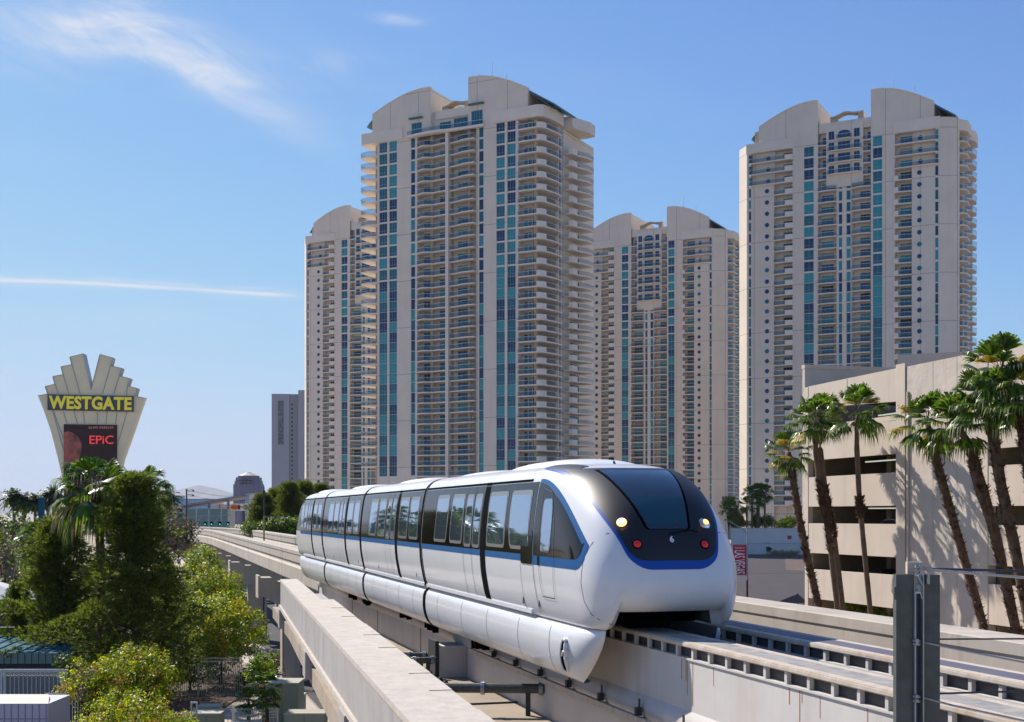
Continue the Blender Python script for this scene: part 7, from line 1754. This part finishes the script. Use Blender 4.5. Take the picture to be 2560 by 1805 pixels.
mb = MB(); mb.tube([(-1.6, 0, hz(1361.5, BD)), (0, 0, hz(1361.5, BD))], .03, 6); mb.build('banner_arm', M['polegrey'], bn); mb = MB(); mb.tube([(-1.6, 0, hz(1438, BD)), (0, 0, hz(1438, BD))], .03, 6); mb.build('banner_arm', M['polegrey'], bn)
def wall_px(name, label, x0, x1, y0, y1, d, dep, m_, cat='wall', cap=True):
    r = thing(name, label, cat, (gx(x0, d), d, 0)); w = gx(x1, d)-gx(x0, d); zb_0 = hz(y1, d)
    mb = MB(); mb.box(0, w, 0, dep, min(zb_0, 0) if zb_0 < 1.5 else 0, hz(y0, d)-.12); wo = mb.build('wall_face', m_, r)
    if cap: mb = MB(); mb.box(-.05, w+.05, -.06, dep+.06, hz(y0, d)-.119, hz(y0, d)); mb.build('wall_cap', M['conclight'], r)
    return r
w1 = wall_px('white_yard_wall', 'upper white yard wall with a small red notice, behind the palms at the tower foot', 1829, 2030, 1320, 1362, 325, 1, M['whitewall'])
mb = MB(); mb.box(14.2, 15.2, -.06, -.01, hz(1348, 325), hz(1339, 325)); mb.build('red_notice', M['red'], w1)
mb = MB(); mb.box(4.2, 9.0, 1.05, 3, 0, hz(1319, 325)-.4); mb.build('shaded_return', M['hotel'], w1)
w2 = wall_px('white_block_wall', 'lower white block wall with a round black sprayed mark, at the back of the gravel lot', 1862, 2030, 1358, 1388, 300, .8, M['whitewall'])
mb = MB(); rnd = random.Random(3)
for i in range(26): a = rnd.uniform(0, 6.28); rr_ = rnd.uniform(.1, .75); x = (1923-1862)*300/F + rr_*math.cos(a); z = hz(1372, 300)+rr_*.85*math.sin(a); mb.box(x-.16, x+.16, -.06, -.02, z-.12, z+.12)
mb.build('sprayed_mark', M['blackmark'], w2)
tv = thing('blue_tarp_bundle', 'bright blue covered bundle showing over the lower white wall', 'tarp', (gx(1918, 306), 306, 0)); mb = MB(); mb.slabxz([(-1.0, 0), (.9, 0), (.9, hz(1357, 306)), (-.2, hz(1356.5, 306)), (-1.0, hz(1360, 306))], 0, 1.4); mb.build('cover', M['bluetarp'], tv)
for i, (x, yc, yb, l) in enumerate(((1867, 1263, 1304, 'lowest small palm at the tower foot, left'), (1880, 1232, 1310, 'tall small palm second at the tower foot'), (1893, 1228, 1312, 'tallest small palm at the tower foot'), (1912, 1232, 1300, 'rightmost small palm at the tower foot'), (1897, 1245, 1312, 'middle small palm leaning against the tallest at the tower foot'))):
    palm(l, 328, (x, yc), [(x, yc+20), (x, yb), (x, yb+30)], 0.25, None, 1.7, i, 40+i, group='small palms at the tower foot')
for i, (x, w, y, l) in enumerate(((1890, 2.2, 1304, 'dark clipped bush between the small palms'), (1917, 4.2, 1306, 'dark bushy shrub right of the small palms'), (1963, 6, 1312, 'wide pale green hedge right of the dark shrub'), (1975, 3.5, 1304, 'small round hedge behind the wide one'), (1850, 6, 1310, 'flat-topped green shrub left of the small palms'), (1838, 5, 1296, 'large green tree by the nose of the train at the tower foot'), (1822, 5, 1268, 'dark tree against the tower balconies beside the nose'))):
    leafy('shrub', l, 'shrub', x, 0, 332, w, [4.5, 4.2, 3, 2.6, 2, 4.5, 7.5][i], hz(y, 332)+(0 if i < 5 else 0), 400+i, GL, [(0, 3), (1, 3), (3, 2 if i in (2, 3) else 0.5)], 110, 20, 0.24, 'bushes at the tower foot', cl_r=.7)
leafy('dry_weeds', 'strip of dry yellow weeds at the foot of the lower white wall', 'weeds', 1960, 0, 294, 9, 0.9, 0.5, 420, [M['barebrown'], M['palmyellow']], [(0, 4), (1, 2)], 80, 16, 0.2, cl_r=.6)
te = thing('dark_tent_peak', 'dark cloth peak just over the far beam left of the garage corner', 'tent', (gx(1985, 95), 95, 0)); z_ = hz(1490, 95); mb = MB(); mb.tri((-1.4, 0, z_-.5), (1.1, 0, z_-.55), (.35, .3, z_+.15)); mb.tri((-1.4, 0, z_-.5), (.35, .3, z_+.15), (-.9, 1.5, z_-.5)); mb.tri((1.1, 0, z_-.55), (1.3, 1.5, z_-.5), (.35, .3, z_+.15)); mb.build('cloth', M['navyblue'], te, fix=False); mb = MB(); mb.tube([(.35, .3, 0), (.35, .3, z_+.2)], .04, 6); mb.build('post', M['darksteel'], te)
# trees left of the picture whose reflections show in the train windows
for i in range(7):
    p = T(-16 - (i % 3)*5, 66 + i*13); r = thing('pine_tree', 'pine beyond the left edge of the picture, mirrored in the train windows', 'pine tree', (p.x, p.y, 0), i*1.1, 'pines reflected in the train windows'); me, tm = (PA, PB)[i % 2]; from_mesh('crown', me, r, scale=(1.1, 1.1, .95+.1*(i % 2)+(.2 if i % 2 else 0))); from_mesh('trunk', tm, r)
def haze():
    m_ = bpy.data.materials.new('haze_air'); m_.use_nodes = True; nt = m_.node_tree; N = nt.nodes; L = nt.links
    N.remove(N['Principled BSDF']); v = N.new('ShaderNodeVolumePrincipled'); v.inputs['Color'].default_value = (0.78, 0.86, 0.97, 1); v.inputs['Density'].default_value = 3.6e-5; v.inputs['Anisotropy'].default_value = 0.1
    L.new(v.outputs[0], N['Material Output'].inputs['Volume'])
    mb = MB(); mb.box(-26000, 26000, -400, 30000, -2.0, 760); o = mb.build('haze', m_); o['kind'] = 'stuff'
haze()
